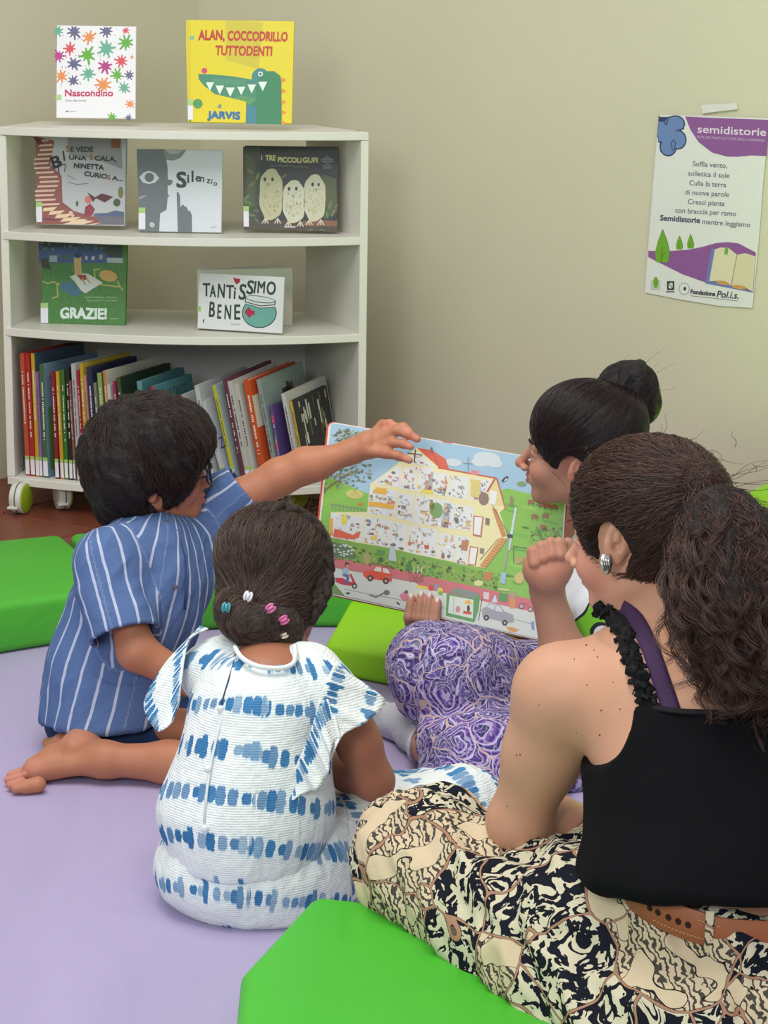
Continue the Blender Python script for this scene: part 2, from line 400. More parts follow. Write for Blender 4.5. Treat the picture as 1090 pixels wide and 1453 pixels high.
# ---------------------------------------------------------------- displayed books
PAGE = flat('paper_page_block', (226, 222, 208), .8, .1)
def cover_mat(rgb, rough=.38): return flat('book_cover', rgb, rough, .4, var=.02)
def face_book(corners, zb, Y0, lean, col, label, thick=.012, art=None, group='picture books displayed face out', gap=0):
    """corners TL,TR,BR,BL photo pixels of front cover; stands at zb leaning back"""
    tl, tr, br, bl = corners
    # plane through the bottom edge
    B1, B2 = onz(*bl, zb), onz(*br, zb)
    if Y0 is not None: B1 = at(*bl, Y0[0]); B2 = at(*br, Y0[1]); B1.z = B2.z = zb
    e = (B2 - B1).normalized(); back = Vector((-e.y, e.x, 0)); back = back if back.y > 0 else -back
    upv = (Vector((0, 0, 1)) * math.cos(lean) + back * math.sin(lean)).normalized(); N = e.cross(upv).normalized()
    N = N if N.y < 0 else -N
    q = [onp(*p, B1, N) for p in (tl, tr, br, bl)]
    hgt = ((q[0] - q[3]).length + (q[1] - q[2]).length) / 2; wid = (q[2] - q[3]).length
    o = q[3]; o = Vector((o.x, o.y, max(o.z, zb + .0005)))
    root = empty('picture_book', o, label, 'book', group)
    cm = cover_mat(col)
    def slab(name, u0, u1, v0, v1, d0, d1, mat, bv=.0008):
        bm = bmesh.new(); obox(bm, o + e * u0 + upv * v0 - N * d0, e * (u1 - u0), upv * (v1 - v0), -N * (d1 - d0))
        bevel(bm, bv, 1); return bm_to(name, bm, mat, root)
    slab('front_cover', 0, wid, 0, hgt, 0, .0022, cm)
    slab('back_cover', 0, wid, 0, hgt, thick - .0022, thick, cm)
    slab('spine', 0, .0025, 0, hgt, .0022, thick - .0022, cm)
    slab('pages', .003, wid - .004, .003, hgt - .003, .0023, thick - .0023, PAGE, .0003)
    A = Art(o, N); A.clip = [tl, tr, br, bl]
    if art: art(A); A.build('cover_print', root)
    return root
def lib_label(A, x, y, w_, h_, g=.32):
    A.layer(9); A.poly([(x, y), (x + w_, y), (x + w_, y + h_ * g), (x, y + h_ * g)], (165, 200, 120)); A.poly([(x, y + h_ * g), (x + w_, y + h_ * g), (x + w_ + .3, y + h_), (x + .5, y + h_)], (226, 226, 234))
def art_splash(A):
    A.conv = lambda x, y: (60 + x / 6.81, 20 + y / 6.81); A.layer(1)
    G, S, O, R, T, Mg = (92, 170, 50), (92, 92, 130), (224, 140, 70), (212, 72, 80), (98, 170, 140), (182, 40, 130)
    for i, (x, y, r, c) in enumerate([(150, 165, 62, T), (310, 170, 78, S), (455, 225, 70, O), (620, 165, 70, S), (805, 160, 40, R), (810, 280, 78, G), (268, 335, 66, R), (620, 335, 98, T),
            (435, 395, 85, G), (160, 405, 66, Mg), (305, 480, 72, S), (765, 455, 66, R), (610, 505, 76, Mg), (445, 575, 74, T), (185, 600, 64, O), (725, 590, 66, G), (300, 645, 60, S), (590, 685, 80, O),
            (840, 590, 52, S), (790, 715, 64, T), (850, 870, 46, O), (675, 1000, 52, G), (835, 1005, 40, S), (868, 415, 22, O)]):
        A.star(x, y, r, c, 9 if i % 2 else 8, i)
    for i in range(40):
        x, y = random.uniform(150, 860), random.uniform(150, 790); A.ell(x, y, 6, 6, random.choice([G, S, O, R, T, Mg]), n=6)
    A.layer(3); A.text('Nascondino', 218, 795, 62, (190, 40, 90), width=462, bold=5); A.text('Silvia Borando', 225, 845, 20, (90, 90, 95), width=200)
    A.text('minibombo', 250, 945, 12, (90, 90, 95), width=80); A.ell(238, 940, 8, 8, (40, 40, 40), n=8); A.quad(122, 780, 186, 832, (170, 205, 140))
def art_croc(A):
    A.conv = lambda x, y: (255 + x / 6.41, 20 + y / 6.41)
    A.layer(1).quad(58, 50, 100, 985, (214, 196, 20)); A.poly([(420, 60), (760, 72), (720, 500), (420, 420)], (204, 188, 42))
    gr, gl, te = (44, 128, 84), (84, 150, 90), (60, 132, 130)
    A.layer(2)
    A.poly([(600, 1010), (610, 620), (925, 600), (930, 1015)], gr)
    A.poly([(170, 545), (300, 548), (480, 566), (690, 600), (700, 800), (480, 765), (320, 728), (220, 650), (172, 590)], (64, 134, 104))
    A.layer(3)
    A.ell(735, 575, 80, 84, te)
    A.poly([(700, 620), (925, 600), (915, 560), (860, 520), (780, 520)], gr)
    A.poly([(608, 830), (690, 830), (700, 1010), (602, 1010)], (56, 128, 140)); A.poly([(300, 585), (600, 600), (600, 650), (300, 640)], (76, 142, 112)); A.poly([(480, 765), (560, 740), (690, 770), (640, 830), (600, 795)], gl)
    A.layer(4)
    for x, y, s in [(275, 620, 1), (365, 650, 1.05), (460, 668, 1.1), (560, 660, 1), (655, 640, 1.05), (755, 615, 1.1)]:
        A.poly([(x - 36 * s, y), (x + 38 * s, y), (x, y + 78 * s)], (222, 236, 222))
    A.ell(735, 545, 22, 22, (225, 235, 228)); A.layer(5).ell(735, 545, 11, 11, (40, 60, 80)); A.layer(4)
    for y in (600, 700, 800, 895, 990): A.poly([(925, y - 28), (972, y), (928, y + 26)], (226, 140, 36))
    A.ell(225, 515, 26, 26, (202, 60, 110)); A.ell(165, 815, 44, 44, (76, 150, 80)); A.layer(6)
    A.text('ALAN,', 168, 238, 88, (190, 40, 24), width=235, bold=6, jit=4, shear=.06); A.text('COCCODRILLO', 435, 240, 82, (190, 56, 24), 1, width=540, bold=6, jit=4, shear=.06)
    A.text('TUTTODENTI', 322, 374, 84, (196, 50, 24), 1, width=512, bold=6, jit=3, shear=.05); A.text('di', 345, 856, 34, (60, 130, 150), bold=3); A.text('JARVIS', 250, 950, 62, (40, 110, 160), 2, width=292, bold=9, jit=3)
    A.quad(90, 200, 132, 232, (130, 180, 160)); lib_label(A, 68, 772, 54, 188); A.quad(84, 965, 104, 985, (84, 150, 60))
def art_scala(A):
    A.conv = lambda x, y: (40 + x / 7.27, 185 + y / 7.27)
    A.layer(1).poly([(400, 60), (955, 75), (975, 400), (700, 300), (420, 250)], (150, 150, 150)); A.poly([(680, 855), (990, 845), (990, 975), (640, 975)], (112, 112, 124))
    A.layer(2).poly([(75, 60), (270, 110), (230, 350), (345, 470), (355, 740), (470, 830), (700, 900), (770, 978), (92, 978), (80, 600)], (146, 88, 80)); A.poly([(820, 850), (900, 825), (988, 842), (988, 890), (700, 880), (690, 858)], (86, 106, 136))
    A.layer(3)
    for i in range(15):
        y = 92 + i * 47; x0 = 84 + 40 * math.sin(i * .9); A.poly([(x0, y + 8), (x0 + 130 + i * 8, y), (x0 + 120 + i * 8, y + 20), (x0 - 6, y + 28)], (224, 196, 172))
    for i in range(5): A.poly([(160 + i * 70, 800 + i * 34), (300 + i * 82, 790 + i * 34), (260 + i * 70, 826 + i * 36), (150 + i * 60, 836 + i * 36)], (232, 204, 168))
    for i in range(3): A.poly([(330 + i * 120, 978), (520 + i * 110, 915 + i * 18), (610 + i * 75, 915 + i * 18), (440 + i * 110, 978)], (228, 205, 178))
    A.layer(4); A.poly([(45, 60), (130, 92), (158, 140), (110, 155)], (112, 52, 52)); A.ell(620, 715, 38, 40, (206, 122, 118)); A.poly([(575, 880), (590, 790), (640, 755), (690, 810), (660, 880)], (146, 62, 76))
    A.poly([(610, 640), (690, 690), (760, 650), (880, 685), (790, 745), (700, 700), (670, 740), (640, 690)], (98, 52, 58)); A.ell(955, 640, 28, 62, (120, 128, 76)); A.ell(915, 745, 38, 42, (78, 92, 68), n=12); A.ell(505, 755, 14, 30, (84, 104, 70))
    A.poly([(855, 75), (960, 78), (945, 185), (858, 180)], (150, 96, 60)); A.ell(440, 850, 22, 18, (216, 190, 180)); A.ell(460, 880, 18, 16, (216, 190, 180)); A.line([(160, 915), (310, 920)], 16, (112, 56, 84))
    dk, br = (60, 64, 66), (160, 116, 84)
    A.layer(5); A.text('S', 390, 222, 58, br, bold=7); A.text('E VEDE', 438, 224, 50, dk, width=228, bold=6, jit=3); A.text('UNA', 420, 302, 42, dk, 3, width=175, bold=6); A.text('S', 635, 308, 50, br, bold=7); A.text('CALA,', 684, 312, 48, dk, 3, width=220, bold=6)
    A.text('NiNETTA', 470, 388, 48, dk, 4, width=305, bold=6, jit=3); A.text('CURIO', 575, 470, 46, dk, 8, width=235, bold=6); A.text('S', 815, 508, 46, br, 5, bold=6); A.text('A...', 862, 514, 42, dk, 6, width=110, bold=5)
    A.text('B', 262, 400, 120, (40, 40, 40), -18, bold=8, width=95); A.line([(362, 215), (375, 310)], 16, (40, 40, 40)); A.line([(300, 290), (320, 450)], 12, (40, 40, 40)); A.line([(262, 370), (385, 350), (375, 425)], 8, (40, 40, 40))
    A.line([(405, 465), (495, 508)], 6, (110, 110, 112)); A.line([(415, 535), (500, 558), (620, 548)], 6, (110, 110, 112)); lib_label(A, 82, 738, 62, 208, .25)
def art_silence(A):
    A.conv = lambda x, y: (185 + x / 7.786, 195 + y / 7.786); gy = (104, 112, 116)
    A.layer(1); A.poly([(70, 130), (390, 130), (400, 260), (412, 340), (415, 465), (462, 468), (468, 500), (440, 530), (412, 530), (414, 630), (432, 642), (412, 665), (400, 800), (330, 840), (318, 1040), (98, 1038)], gy)
    A.poly([(360, 134), (620, 140), (560, 220), (480, 256), (395, 250)], (130, 134, 134)); A.poly([(512, 610), (532, 602), (550, 650), (552, 770), (580, 738), (604, 765), (620, 765), (640, 810), (658, 808), (680, 860), (682, 1045), (524, 1045)], gy)
    A.layer(2); A.poly([(98, 440), (150, 385), (205, 368), (270, 390), (320, 450), (270, 500), (205, 515), (140, 500)], (205, 212, 216)); A.poly([(375, 136), (590, 140), (520, 182), (440, 182)], (170, 174, 170)); A.poly([(95, 655), (190, 630), (150, 660), (98, 690)], (150, 158, 160)); A.ell(240, 965, 32, 28, (180, 188, 188), 40)
    A.layer(3).ell(210, 442, 52, 52, (100, 108, 112)); dk = (44, 54, 60)
    A.text('S', 508, 556, 165, dk, width=100, bold=14); A.text('i', 628, 505, 92, dk, -2, bold=10); A.text('l', 676, 492, 116, dk, bold=8); A.text('e', 718, 486, 86, dk, 4, bold=6); A.text('n', 768, 488, 78, dk, 6, bold=4); A.text('z', 840, 504, 70, dk, 8, bold=3); A.text('i', 890, 514, 58, dk, 10, bold=3); A.text('o', 914, 530, 56, dk, 12, bold=3)
    A.text('minibombo', 885, 1000, 18, (140, 146, 150), width=66); lib_label(A, 92, 775, 74, 240, .25)
def art_owls(A):
    A.conv = lambda x, y: (335 + x / 7.032, 200 + y / 7.032)
    rr = random.Random(5)
    A.layer(1).poly([(70, 60), (240, 60), (230, 800), (70, 870)], (56, 66, 46)); A.poly([(100, 120), (190, 200), (190, 640), (110, 700)], (74, 84, 52)); A.poly([(860, 330), (1000, 380), (1010, 700), (880, 780)], (76, 86, 50)); A.poly([(74, 790), (1015, 790), (1010, 912), (74, 882)], (70, 60, 48))
    A.layer(2).poly([(640, 810), (830, 785), (1012, 800), (1010, 850), (700, 850)], (128, 86, 56))
    for x, y, l, a in ((140, 300, 90, 40), (215, 350, 90, -70), (160, 430, 100, -40), (110, 560, 80, -50), (135, 620, 70, 40), (95, 600, 80, 80), (200, 695, 70, 10), (160, 740, 80, 15), (205, 790, 60, 50), (940, 640, 100, -75), (970, 720, 90, -60), (910, 740, 80, 80), (1000, 650, 60, -60), (480, 350, 70, -30), (740, 890, 60, -20), (860, 890, 60, 20)):
        A.ell(x, y, l / 2, l * .16, (96 + rr.randint(-20, 20), 124 + rr.randint(-20, 10), 72), a, 8)
    def owl(cx, top, bot, w_, c, c2, ex):
        A.layer(3); n = 40; P = []
        for i in range(n):
            a = 2 * math.pi * i / n; r = 1 + .04 * math.sin(i * 5.3); y = (top + bot) / 2 + (bot - top) / 2 * math.sin(a) * r; x = cx + w_ / 2 * math.copysign(abs(math.cos(a)) ** .65, math.cos(a)) * r; P.append((x, y))
        A.poly(P, c); A.layer(4)
        for i in range(90):
            a, k = rr.random() * 6.28, rr.random() ** .5 * .8; x = cx + w_ / 2 * k * math.cos(a); y = (top + bot) / 2 + (bot - top) / 2 * k * math.sin(a); q = rr.randint(-14, 14)
            A.ell(x, y, 6, 13, tuple(max(0, min(255, v + q)) for v in (c if y < (top + bot) / 2 else c2)), 0, 6)
        A.layer(5)
        for x, y, r in ex[:2]: A.ell(x, y, r * .8, r * 1.2, (34, 34, 28), n=10)
        A.poly([(ex[2][0] - 14, ex[2][1] - 22), (ex[2][0] + 14, ex[2][1] - 22), (ex[2][0], ex[2][1] + 20)], (148, 148, 120))
        for dx in (-w_ * .25, w_ * .28):
            for k in (-20, 0, 20): A.line([(cx + dx, bot - 12), (cx + dx + k * 1.5, bot + 36)], 12, (200, 190, 170))
    owl(350, 285, 785, 235, (188, 186, 148), (176, 172, 128), ((288, 382, 17), (364, 384, 17), (315, 442)))
    owl(785, 340, 800, 220, (196, 196, 168), (184, 182, 142), ((764, 434, 17), (825, 436, 15), (802, 496)))
    owl(578, 398, 815, 225, (200, 202, 176), (182, 180, 142), ((530, 478, 17), (602, 476, 17), (570, 560)))
    A.layer(6); yl = (196, 192, 128)
    A.text('I', 250, 192, 42, yl, bold=5); A.text('TRE', 292, 196, 50, yl, 1, width=98, bold=6); A.text('PICCOLI', 415, 212, 48, yl, 2, width=232, bold=6); A.text('GUFI', 664, 218, 50, yl, 1, width=146, bold=6)
    A.text('Martin Waddell', 348, 258, 22, (120, 130, 104), width=170); A.ell(540, 250, 6, 6, (140, 150, 120), n=8); A.text('Patrick Benson', 560, 266, 22, (120, 130, 104), width=158)
    for i, wd in enumerate((20, 80, 130, 110, 40, 100, 80)): A.quad(912 - wd / 2, 145 + i * 20, 912 + wd / 2, 153 + i * 20, (140, 146, 140))
    A.quad(482, 852, 594, 864, (196, 196, 190)); lib_label(A, 72, 650, 56, 205, .25)
def art_grazie(A):
    A.conv = lambda x, y: (40 + x / 7.267, 335 + y / 7.267); rr = random.Random(4)
    A.layer(1).poly([(105, 60), (968, 75), (975, 280), (112, 275)], (66, 92, 142)); A.poly([(560, 70), (968, 78), (975, 220), (830, 215), (760, 130)], (62, 78, 66)); A.poly([(105, 60), (560, 70), (500, 110), (160, 120)], (58, 70, 80))
    A.poly([(810, 225), (975, 225), (976, 278), (815, 272)], (176, 190, 186))
    A.layer(2)
    for i in range(420):
        x, y = rr.uniform(125, 975), rr.uniform(285, 890); q = rr.randint(-22, 26); A.line([(x, y), (x + rr.uniform(-8, 8), y + rr.uniform(22, 46))], 5, (72 + q, 134 + q, 62 + q // 2))
    for i in range(40): A.ell(rr.uniform(120, 960), rr.uniform(70, 150), 18, 9, rr.choice([(60, 80, 64), (88, 104, 84), (120, 140, 120)]), rr.uniform(0, 90), 7)
    A.layer(3); A.poly([(130, 230), (200, 230), (240, 350), (140, 320)], (62, 66, 58)); A.quad(220, 200, 300, 268, (158, 176, 180)); A.ell(385, 215, 45, 22, (56, 100, 84)); A.quad(590, 205, 612, 245, (190, 200, 196)); A.poly([(655, 210), (690, 205), (680, 250), (652, 245)], (190, 200, 196)); A.quad(735, 190, 768, 240, (170, 180, 150))
    for p in ([(150, 465), (200, 490), (260, 470), (325, 500)], [(300, 500), (305, 620), (250, 640)], [(690, 430), (680, 345), (740, 340)], [(745, 500), (950, 525), (975, 555)], [(920, 460), (950, 525)]): A.line(p, 14, (176, 178, 90))
    A.layer(4); A.poly([(320, 505), (425, 455), (550, 560), (545, 600), (470, 625), (360, 560)], (64, 112, 138)); A.poly([(430, 420), (520, 380), (620, 390), (770, 480), (640, 560), (590, 590), (545, 560), (480, 470)], (206, 212, 204)); A.ell(825, 410, 98, 60, (202, 166, 86), 14, 9)
    A.poly([(470, 235), (480, 400), (555, 405), (545, 250)], (198, 168, 112)); A.ell(510, 235, 40, 50, (200, 172, 110)); A.poly([(500, 400), (600, 400), (600, 450), (550, 460)], (150, 60, 54)); A.line([(560, 440), (590, 500)], 16, (186, 156, 110)); A.line([(600, 430), (640, 485)], 16, (186, 156, 110))
    A.layer(5).ell(510, 200, 40, 28, (50, 62, 96)); A.layer(6)
    A.text('GRAZIE!', 328, 850, 104, (216, 232, 222), 1, width=472, bold=12, jit=4); A.text('Isabel Minhos Martins', 585, 640, 20, (170, 200, 160), width=330); A.text('Bernardo P. Carvalho', 610, 672, 20, (170, 200, 160), width=312); A.text('topipittori', 838, 856, 14, (190, 215, 190), width=100); lib_label(A, 130, 690, 76, 205, .25)
def art_fish(A):
    A.conv = lambda x, y: (270 + x / 7.032, 370 + y / 7.032); dk = (42, 58, 56)
    A.layer(1)
    A.ell(690, 520, 174, 152, dk, 0, 32); A.layer(2).ell(690, 518, 166, 144, (104, 164, 152), 0, 32); A.layer(3).poly([(550, 350), (850, 400), (845, 465), (720, 475), (560, 432)], (206, 212, 210))
    A.layer(4); A.line([(552, 372), (550, 410), (700, 450), (845, 440), (850, 400)], 9, dk); A.line([(552, 432), (640, 452), (690, 472), (840, 466)], 6, dk); A.ell(700, 385, 152, 34, dk, 8, 24); A.layer(5).ell(700, 384, 144, 27, (205, 210, 212), 8, 24)
    A.layer(6).poly([(542, 512), (582, 462), (622, 500), (648, 498), (640, 520), (648, 545), (622, 535), (588, 572)], (170, 40, 70)); A.poly([(430, 165), (462, 178), (500, 180), (495, 215), (462, 238), (440, 205)], (170, 40, 60))
    for s, x, y, h, a, wd in (('T', 125, 355, 128, 0, 70), ('A', 195, 362, 118, 1, 56), ('N', 272, 368, 138, 3, 66), ('T', 356, 376, 132, 2, 72), ('i', 432, 380, 120, 4, 14), ('S', 480, 384, 152, 6, 66), ('S', 556, 328, 134, 8, 66), ('I', 630, 326, 122, 8, 12), ('M', 668, 322, 118, 4, 70), ('O', 758, 336, 128, 4, 88)):
        A.text(s, x, y, h, dk, a, width=wd, bold=5)
    for s, x, y, h, a, wd in (('B', 185, 560, 150, 4, 54), ('E', 268, 578, 140, 3, 36), ('N', 340, 582, 140, 3, 60), ('E', 440, 588, 148, 0, 56)): A.text(s, x, y, h, dk, a, width=wd, bold=5)
    A.quad(66, 458, 106, 502, (156, 186, 112)); A.text('tao', 405, 640, 18, (150, 155, 150), width=90); A.quad(128, 585, 140, 615, (60, 60, 60))
zt, z1, z2 = Z['top'], Z['b1'], Z['b2']
L10 = math.radians(10)
face_book([(76, 37), (188, 39), (192, 171), (80, 167)], zt, (5.80, 5.80), L10, (232, 232, 236), 'white picture book covered in paint splashes titled Nascondino, on top of the bookcase', art=art_splash)
face_book([(263, 28), (413, 32), (414, 177), (267, 173)], zt, (5.68, 5.66), L10, (222, 204, 22), 'yellow picture book with green crocodile art, standing on top of the bookcase', art=art_croc)
face_book([(46, 193), (172, 195), (177, 319), (52, 318)], z1, (5.74, 5.72), L10, (190, 194, 196), 'picture book with red stairs on its cover, left on the second shelf', art=art_scala)
face_book([(194, 211), (311, 213), (314, 330), (197, 328)], z1, (5.67, 5.66), L10, (208, 214, 220), 'grey and white picture book showing a face in profile titled Silenzio', art=art_silence)
face_book([(344, 208), (479, 209), (479, 329), (346, 325)], z1, (5.70, 5.70), L10, (36, 42, 36), 'dark picture book with three pale owls on its cover, second shelf', art=art_owls)
face_book([(54, 342), (174, 345), (178, 460), (58, 459)], z2, (5.76, 5.74), L10, (74, 128, 62), 'green grassy picture book titled GRAZIE on the third shelf', art=art_grazie)
r = face_book([(280, 386), (401, 396), (400, 475), (280, 466)], z2, (5.66, 5.58), math.radians(6), (214, 218, 216), 'small white board book with a fishbowl standing on the third shelf', thick=.006, art=art_fish)
# its fanned rear leaves
for k, (x0, x1, y0, y1, Yb0, Yb1) in enumerate(((281, 415, 383, 380, 5.675, 5.78), (282, 404, 381, 376, 5.68, 5.86))):
    q = [at(x0, y0, Yb0), at(x1, y1, Yb1), at(x1, 462 - k, Yb1), at(x0, 468, Yb0)]
    q[2].z = q[3].z = z2 + .001; q[1].x = q[2].x; q[0].x = q[3].x; q[1].y = q[2].y; q[0].y = q[3].y
    dvec = (q[2] - q[3]).normalized(); nrm = Vector((-dvec.y, dvec.x, 0)); bm = bmesh.new()
    h0 = q[0].z - q[3].z; h1 = q[1].z - q[2].z
    vs = [bm.verts.new(v_ + nrm * d) for d in (0, .003) for v_ in q]; 
    for f in ((0, 1, 2, 3), (7, 6, 5, 4), (0, 4, 5, 1), (1, 5, 6, 2), (2, 6, 7, 3), (3, 7, 4, 0)): bm.faces.new([vs[i] for i in f])
    bevel(bm, .0008, 1); bm_to('board_leaf', bm, flat('card_leaf', (206, 206, 190), .5), r)

# ---------------------------------------------------------------- shelved books, bottom compartment
zb = Z['bot']
ROW = [ # xt,yt, xb, thick px, depth, cover, spine, label name
 (28, 501, 37, 7.5, .235, (196, 84, 62), (206, 88, 62), 'orange-red'), (35.5, 501, 44.5, 8, .235, (190, 44, 38), (192, 46, 38), 'bright red'), (44, 501, 51.5, 6.5, .235, (70, 90, 110), (214, 176, 40), 'yellow-spined'),
 (50, 528, 57, 5, .19, (150, 110, 170), (160, 110, 176), 'thin purple'), (56, 517, 62, 9, .255, (128, 160, 186), (70, 110, 70), 'light blue and green'), (72, 528, 79, 7, .2, (120, 34, 40), (150, 34, 44), 'dark red'),
 (79, 527, 86.5, 6, .2, (170, 150, 50), (214, 172, 46), 'mustard yellow'), (86, 524, 92.5, 6.5, .2, (50, 90, 46), (58, 120, 48), 'leaf green'), (93, 522, 99, 6, .21, (36, 40, 38), (38, 40, 36), 'black'),
 (97.5, 540, 105, 3.5, .17, (150, 90, 84), (160, 90, 84), 'thin brick-pink'), (101, 516, 110, 7, .24, (206, 208, 206), (196, 196, 196), 'white newsprint'), (108.5, 525, 117.5, 4.5, .2, (160, 34, 52), (178, 36, 60), 'crimson'),
 (113, 516, 122.5, 6, .23, (206, 176, 60), (204, 168, 46), 'golden yellow'), (119, 533, 129, 3.5, .19, (206, 140, 140), (214, 146, 142), 'thin salmon pink'), (123, 521, 133.5, 9, .22, (44, 46, 80), (48, 44, 84), 'dark navy'),
 (132.5, 543, 143, 5, .19, (110, 120, 100), (130, 138, 118), 'grey-green'), (138, 529, 149.5, 7.5, .22, (96, 120, 90), (150, 180, 96), 'light green and teal'), (146, 526, 158, 5.5, .26, (212, 208, 196), (210, 130, 76), 'large white orange-edged'),
 (152, 546, 165.5, 5, .2, (206, 200, 200), (214, 210, 212), 'white with red lettering'), (160, 541, 173, 4.5, .19, (120, 40, 80), (182, 40, 84), 'magenta-spined'), (165, 536, 180, 7.5, .25, (44, 62, 48), (70, 84, 46), 'dark forest green'),
 (194, 541, 214, 9, .215, (74, 122, 130), (100, 160, 166), 'pale teal hardback'), (214, 548, 232, 7, .19, (86, 142, 148), (190, 60, 84), 'teal with a red spine'), (236, 572, 262, 5, .21, (104, 54, 48), (120, 60, 50), 'thin brown-red'),
 (255, 561, 280, 4.5, .2, (200, 202, 204), (214, 110, 70), 'white orange-spined'), (276, 547, 300, 7.5, .26, (196, 200, 200), (206, 208, 206), 'tall white'), (285, 570, 319, 7, .2, (204, 208, 212), (206, 210, 218), 'white with a blue letter Z'),
 (301, 547, 333, 6, .22, (178, 194, 198), (204, 204, 46), 'pale blue yellow-spined'), (316, 538, 345, 6, .25, (112, 60, 76), (112, 56, 72), 'maroon'), (322, 541, 352, 8, .25, (208, 206, 196), (206, 206, 196), 'white clothbound'),
 (332, 545, 360, 8, .22, (198, 196, 190), (204, 202, 194), 'cream'), (345, 540, 372, 11, .26, (214, 84, 38), (216, 88, 40), 'thick orange hardback'), (364, 539, 392, 7, .24, (144, 160, 154), (150, 168, 166), 'grey-green tree-covered'),
 (383, 575, 400, 5, .12, (90, 70, 130), (104, 80, 150), 'small purple booklet'), (399, 559, 424, 7, .235, (204, 202, 192), (214, 214, 208), 'white-spined'), (411, 569, 434, 4.5, .2, (52, 52, 48), (214, 180, 60), 'yellow-spined black'),
]
YAW = math.radians(27)
def shelf_depth(px):
    """Y of shelf's front edge inset under pixel column px at board height"""
    best = None
    for i in range(101):
        p = front(i / 100); q = p - CAM; pxp = 545 + F * (Vector((p.x, p.y, zb)) - CAM).dot(RT) / (Vector((p.x, p.y, zb)) - CAM).dot(fw)
        if best is None or abs(pxp - px) < best[0]: best = (abs(pxp - px), p.y)
    return best[1]
for i, (xt, yt, xb, tp, dep, cc, sc_, nm) in enumerate(ROW):
    Y = shelf_depth(xb) + (.045 if i < 21 else .035)
    B = at(xb, 660, Y); B.z = zb + .001
    Tp = at(xt, yt, Y); yaw = YAW
    U = (Tp - B); hgt = U.length; U.normalize(); D = Vector((math.sin(yaw), math.cos(yaw), 0)); D = (D - U * D.dot(U)).normalized(); X = U.cross(D).normalized(); X = X if X.x > 0 else -X
    # tilt: keep the lowest corner on the board
    th = px2m(tp, Y) * .9; lift = max(0, -(X * th).z); B = B + Vector((0, 0, lift))
    root = empty('picture_book', B, None, 'book', 'picture books shelved in the bottom compartment')
    prev = ROW[i - 1][7] if i else None
    root['label'] = ('%s book on the bottom shelf, ' % nm) + ('first from the left end' if i == 0 else 'right of the %s' % ' '.join(prev.split()[:3]))
    def slab(name, u0, u1, v0, v1, d0, d1, mat, bv=.0007):
        bm = bmesh.new(); obox(bm, B + X * u0 + U * v0 + D * d0, X * (u1 - u0), U * (v1 - v0), D * (d1 - d0)); bevel(bm, bv, 1); return bm_to(name, bm, mat, root)
    cc = tuple(int(v * .88 + 4) for v in cc); sc_ = tuple(int(v * .88 + 4) for v in sc_)  # shade inside the shelf is put into the cover and spine colours
    cm = flat('book_cover', cc, .42, .35, var=.03); sm = flat('book_cover', sc_, .42, .35, var=.03); ct = min(.0018, th * .22)
    slab('cover', 0, ct, 0, hgt, 0, dep, cm); slab('cover', th - ct, th, 0, hgt, 0, dep, cm); slab('spine', 0, th, 0, hgt, -.0015, -.0001, sm, .0005)
    slab('pages', ct, th - ct, .004, hgt - .003, .001, dep - .004, PAGE, .0002)
    if xb < 130 or i in (26, 27, 30, 29):
        lm = flat('label_green', (160, 196, 110), .6); lw = flat('label_white', (224, 224, 230), .6)
        s = slab('spine_label', .0003, th - .0003, .004, .046, -.0021, -.0016, lw, .0001); slab('spine_label', .0003, th - .0003, .0462, .056, -.0021, -.0016, lm, .0001)
    # spine / cover print
    A = Art(B + D * -.0016, -D, 1e-4)
    def sp(u, v): 
        q = B + X * u + U * v + D * -.0018; return q
    V, Fc, Cc = [], [], []
    rr = random.Random(i)
    def stripquad(u0, u1, v0, v1, c, plane='s'):
        o_ = len(V)
        f_ = (lambda u, v: B + X * u + U * v - D * .0019) if plane == 's' else (lambda u, v: B + X * (th + .0003) + U * v + D * u)
        V.extend([f_(u0, v0), f_(u1, v0), f_(u1, v1), f_(u0, v1)]); Fc.append((o_, o_ + 1, o_ + 2, o_ + 3)); Cc.extend([lin(c)] * 4)
    tc = (235, 230, 220) if sum(sc_) < 400 else (60, 60, 70)
    if th > .006:
        v = hgt * rr.uniform(.3, .45)
        while v < hgt * .86:
            l = rr.uniform(.002, .005)
            if rr.random() > .18: stripquad(th * .36, th * .64, v, v + l, tc)
            v += l + .0018
    if i == 4:
        stripquad(.01, dep - .004, .02, hgt * .62, (84, 128, 64), 'c'); stripquad(.02, .2, hgt * .86, hgt * .9, (70, 96, 130), 'c')
    if i == 14: stripquad(.03, .2, hgt * .8, hgt * .88, (60, 60, 100), 'c')
    if i == 17: stripquad(.05, .2, hgt * .84, hgt * .87, (160, 170, 160), 'c')
    if i == 22:
        def ct_(a, v0, v1, s):
            Vt, Ft = text_geo(s); k = (v1 - v0) / .69; o_ = len(V); wd = max(q[0] for q in Vt)
            for q in Vt: V.append(B + X * (th + .0006) + U * (v0 + q[1] * k) + D * (a + q[0] * .12 / wd))
            Cc.extend([lin((40, 70, 80))] * len(Vt)); Fc.extend([tuple(j + o_ for j in f) for f in Ft])
        ct_(.035, hgt * .84, hgt * .93, 'COSI TANTO')
    if i == 32:
        for k in range(26): a, b = rr.uniform(.08, .2), rr.uniform(.3, .8) * hgt; stripquad(a, a + rr.uniform(.006, .03), b, b + rr.uniform(.008, .03), rr.choice([(84, 74, 50), (110, 84, 56), (60, 60, 46), (96, 64, 50)]), 'c')
        stripquad(.06, dep - .005, .02, hgt * .45, (74, 58, 46), 'c')
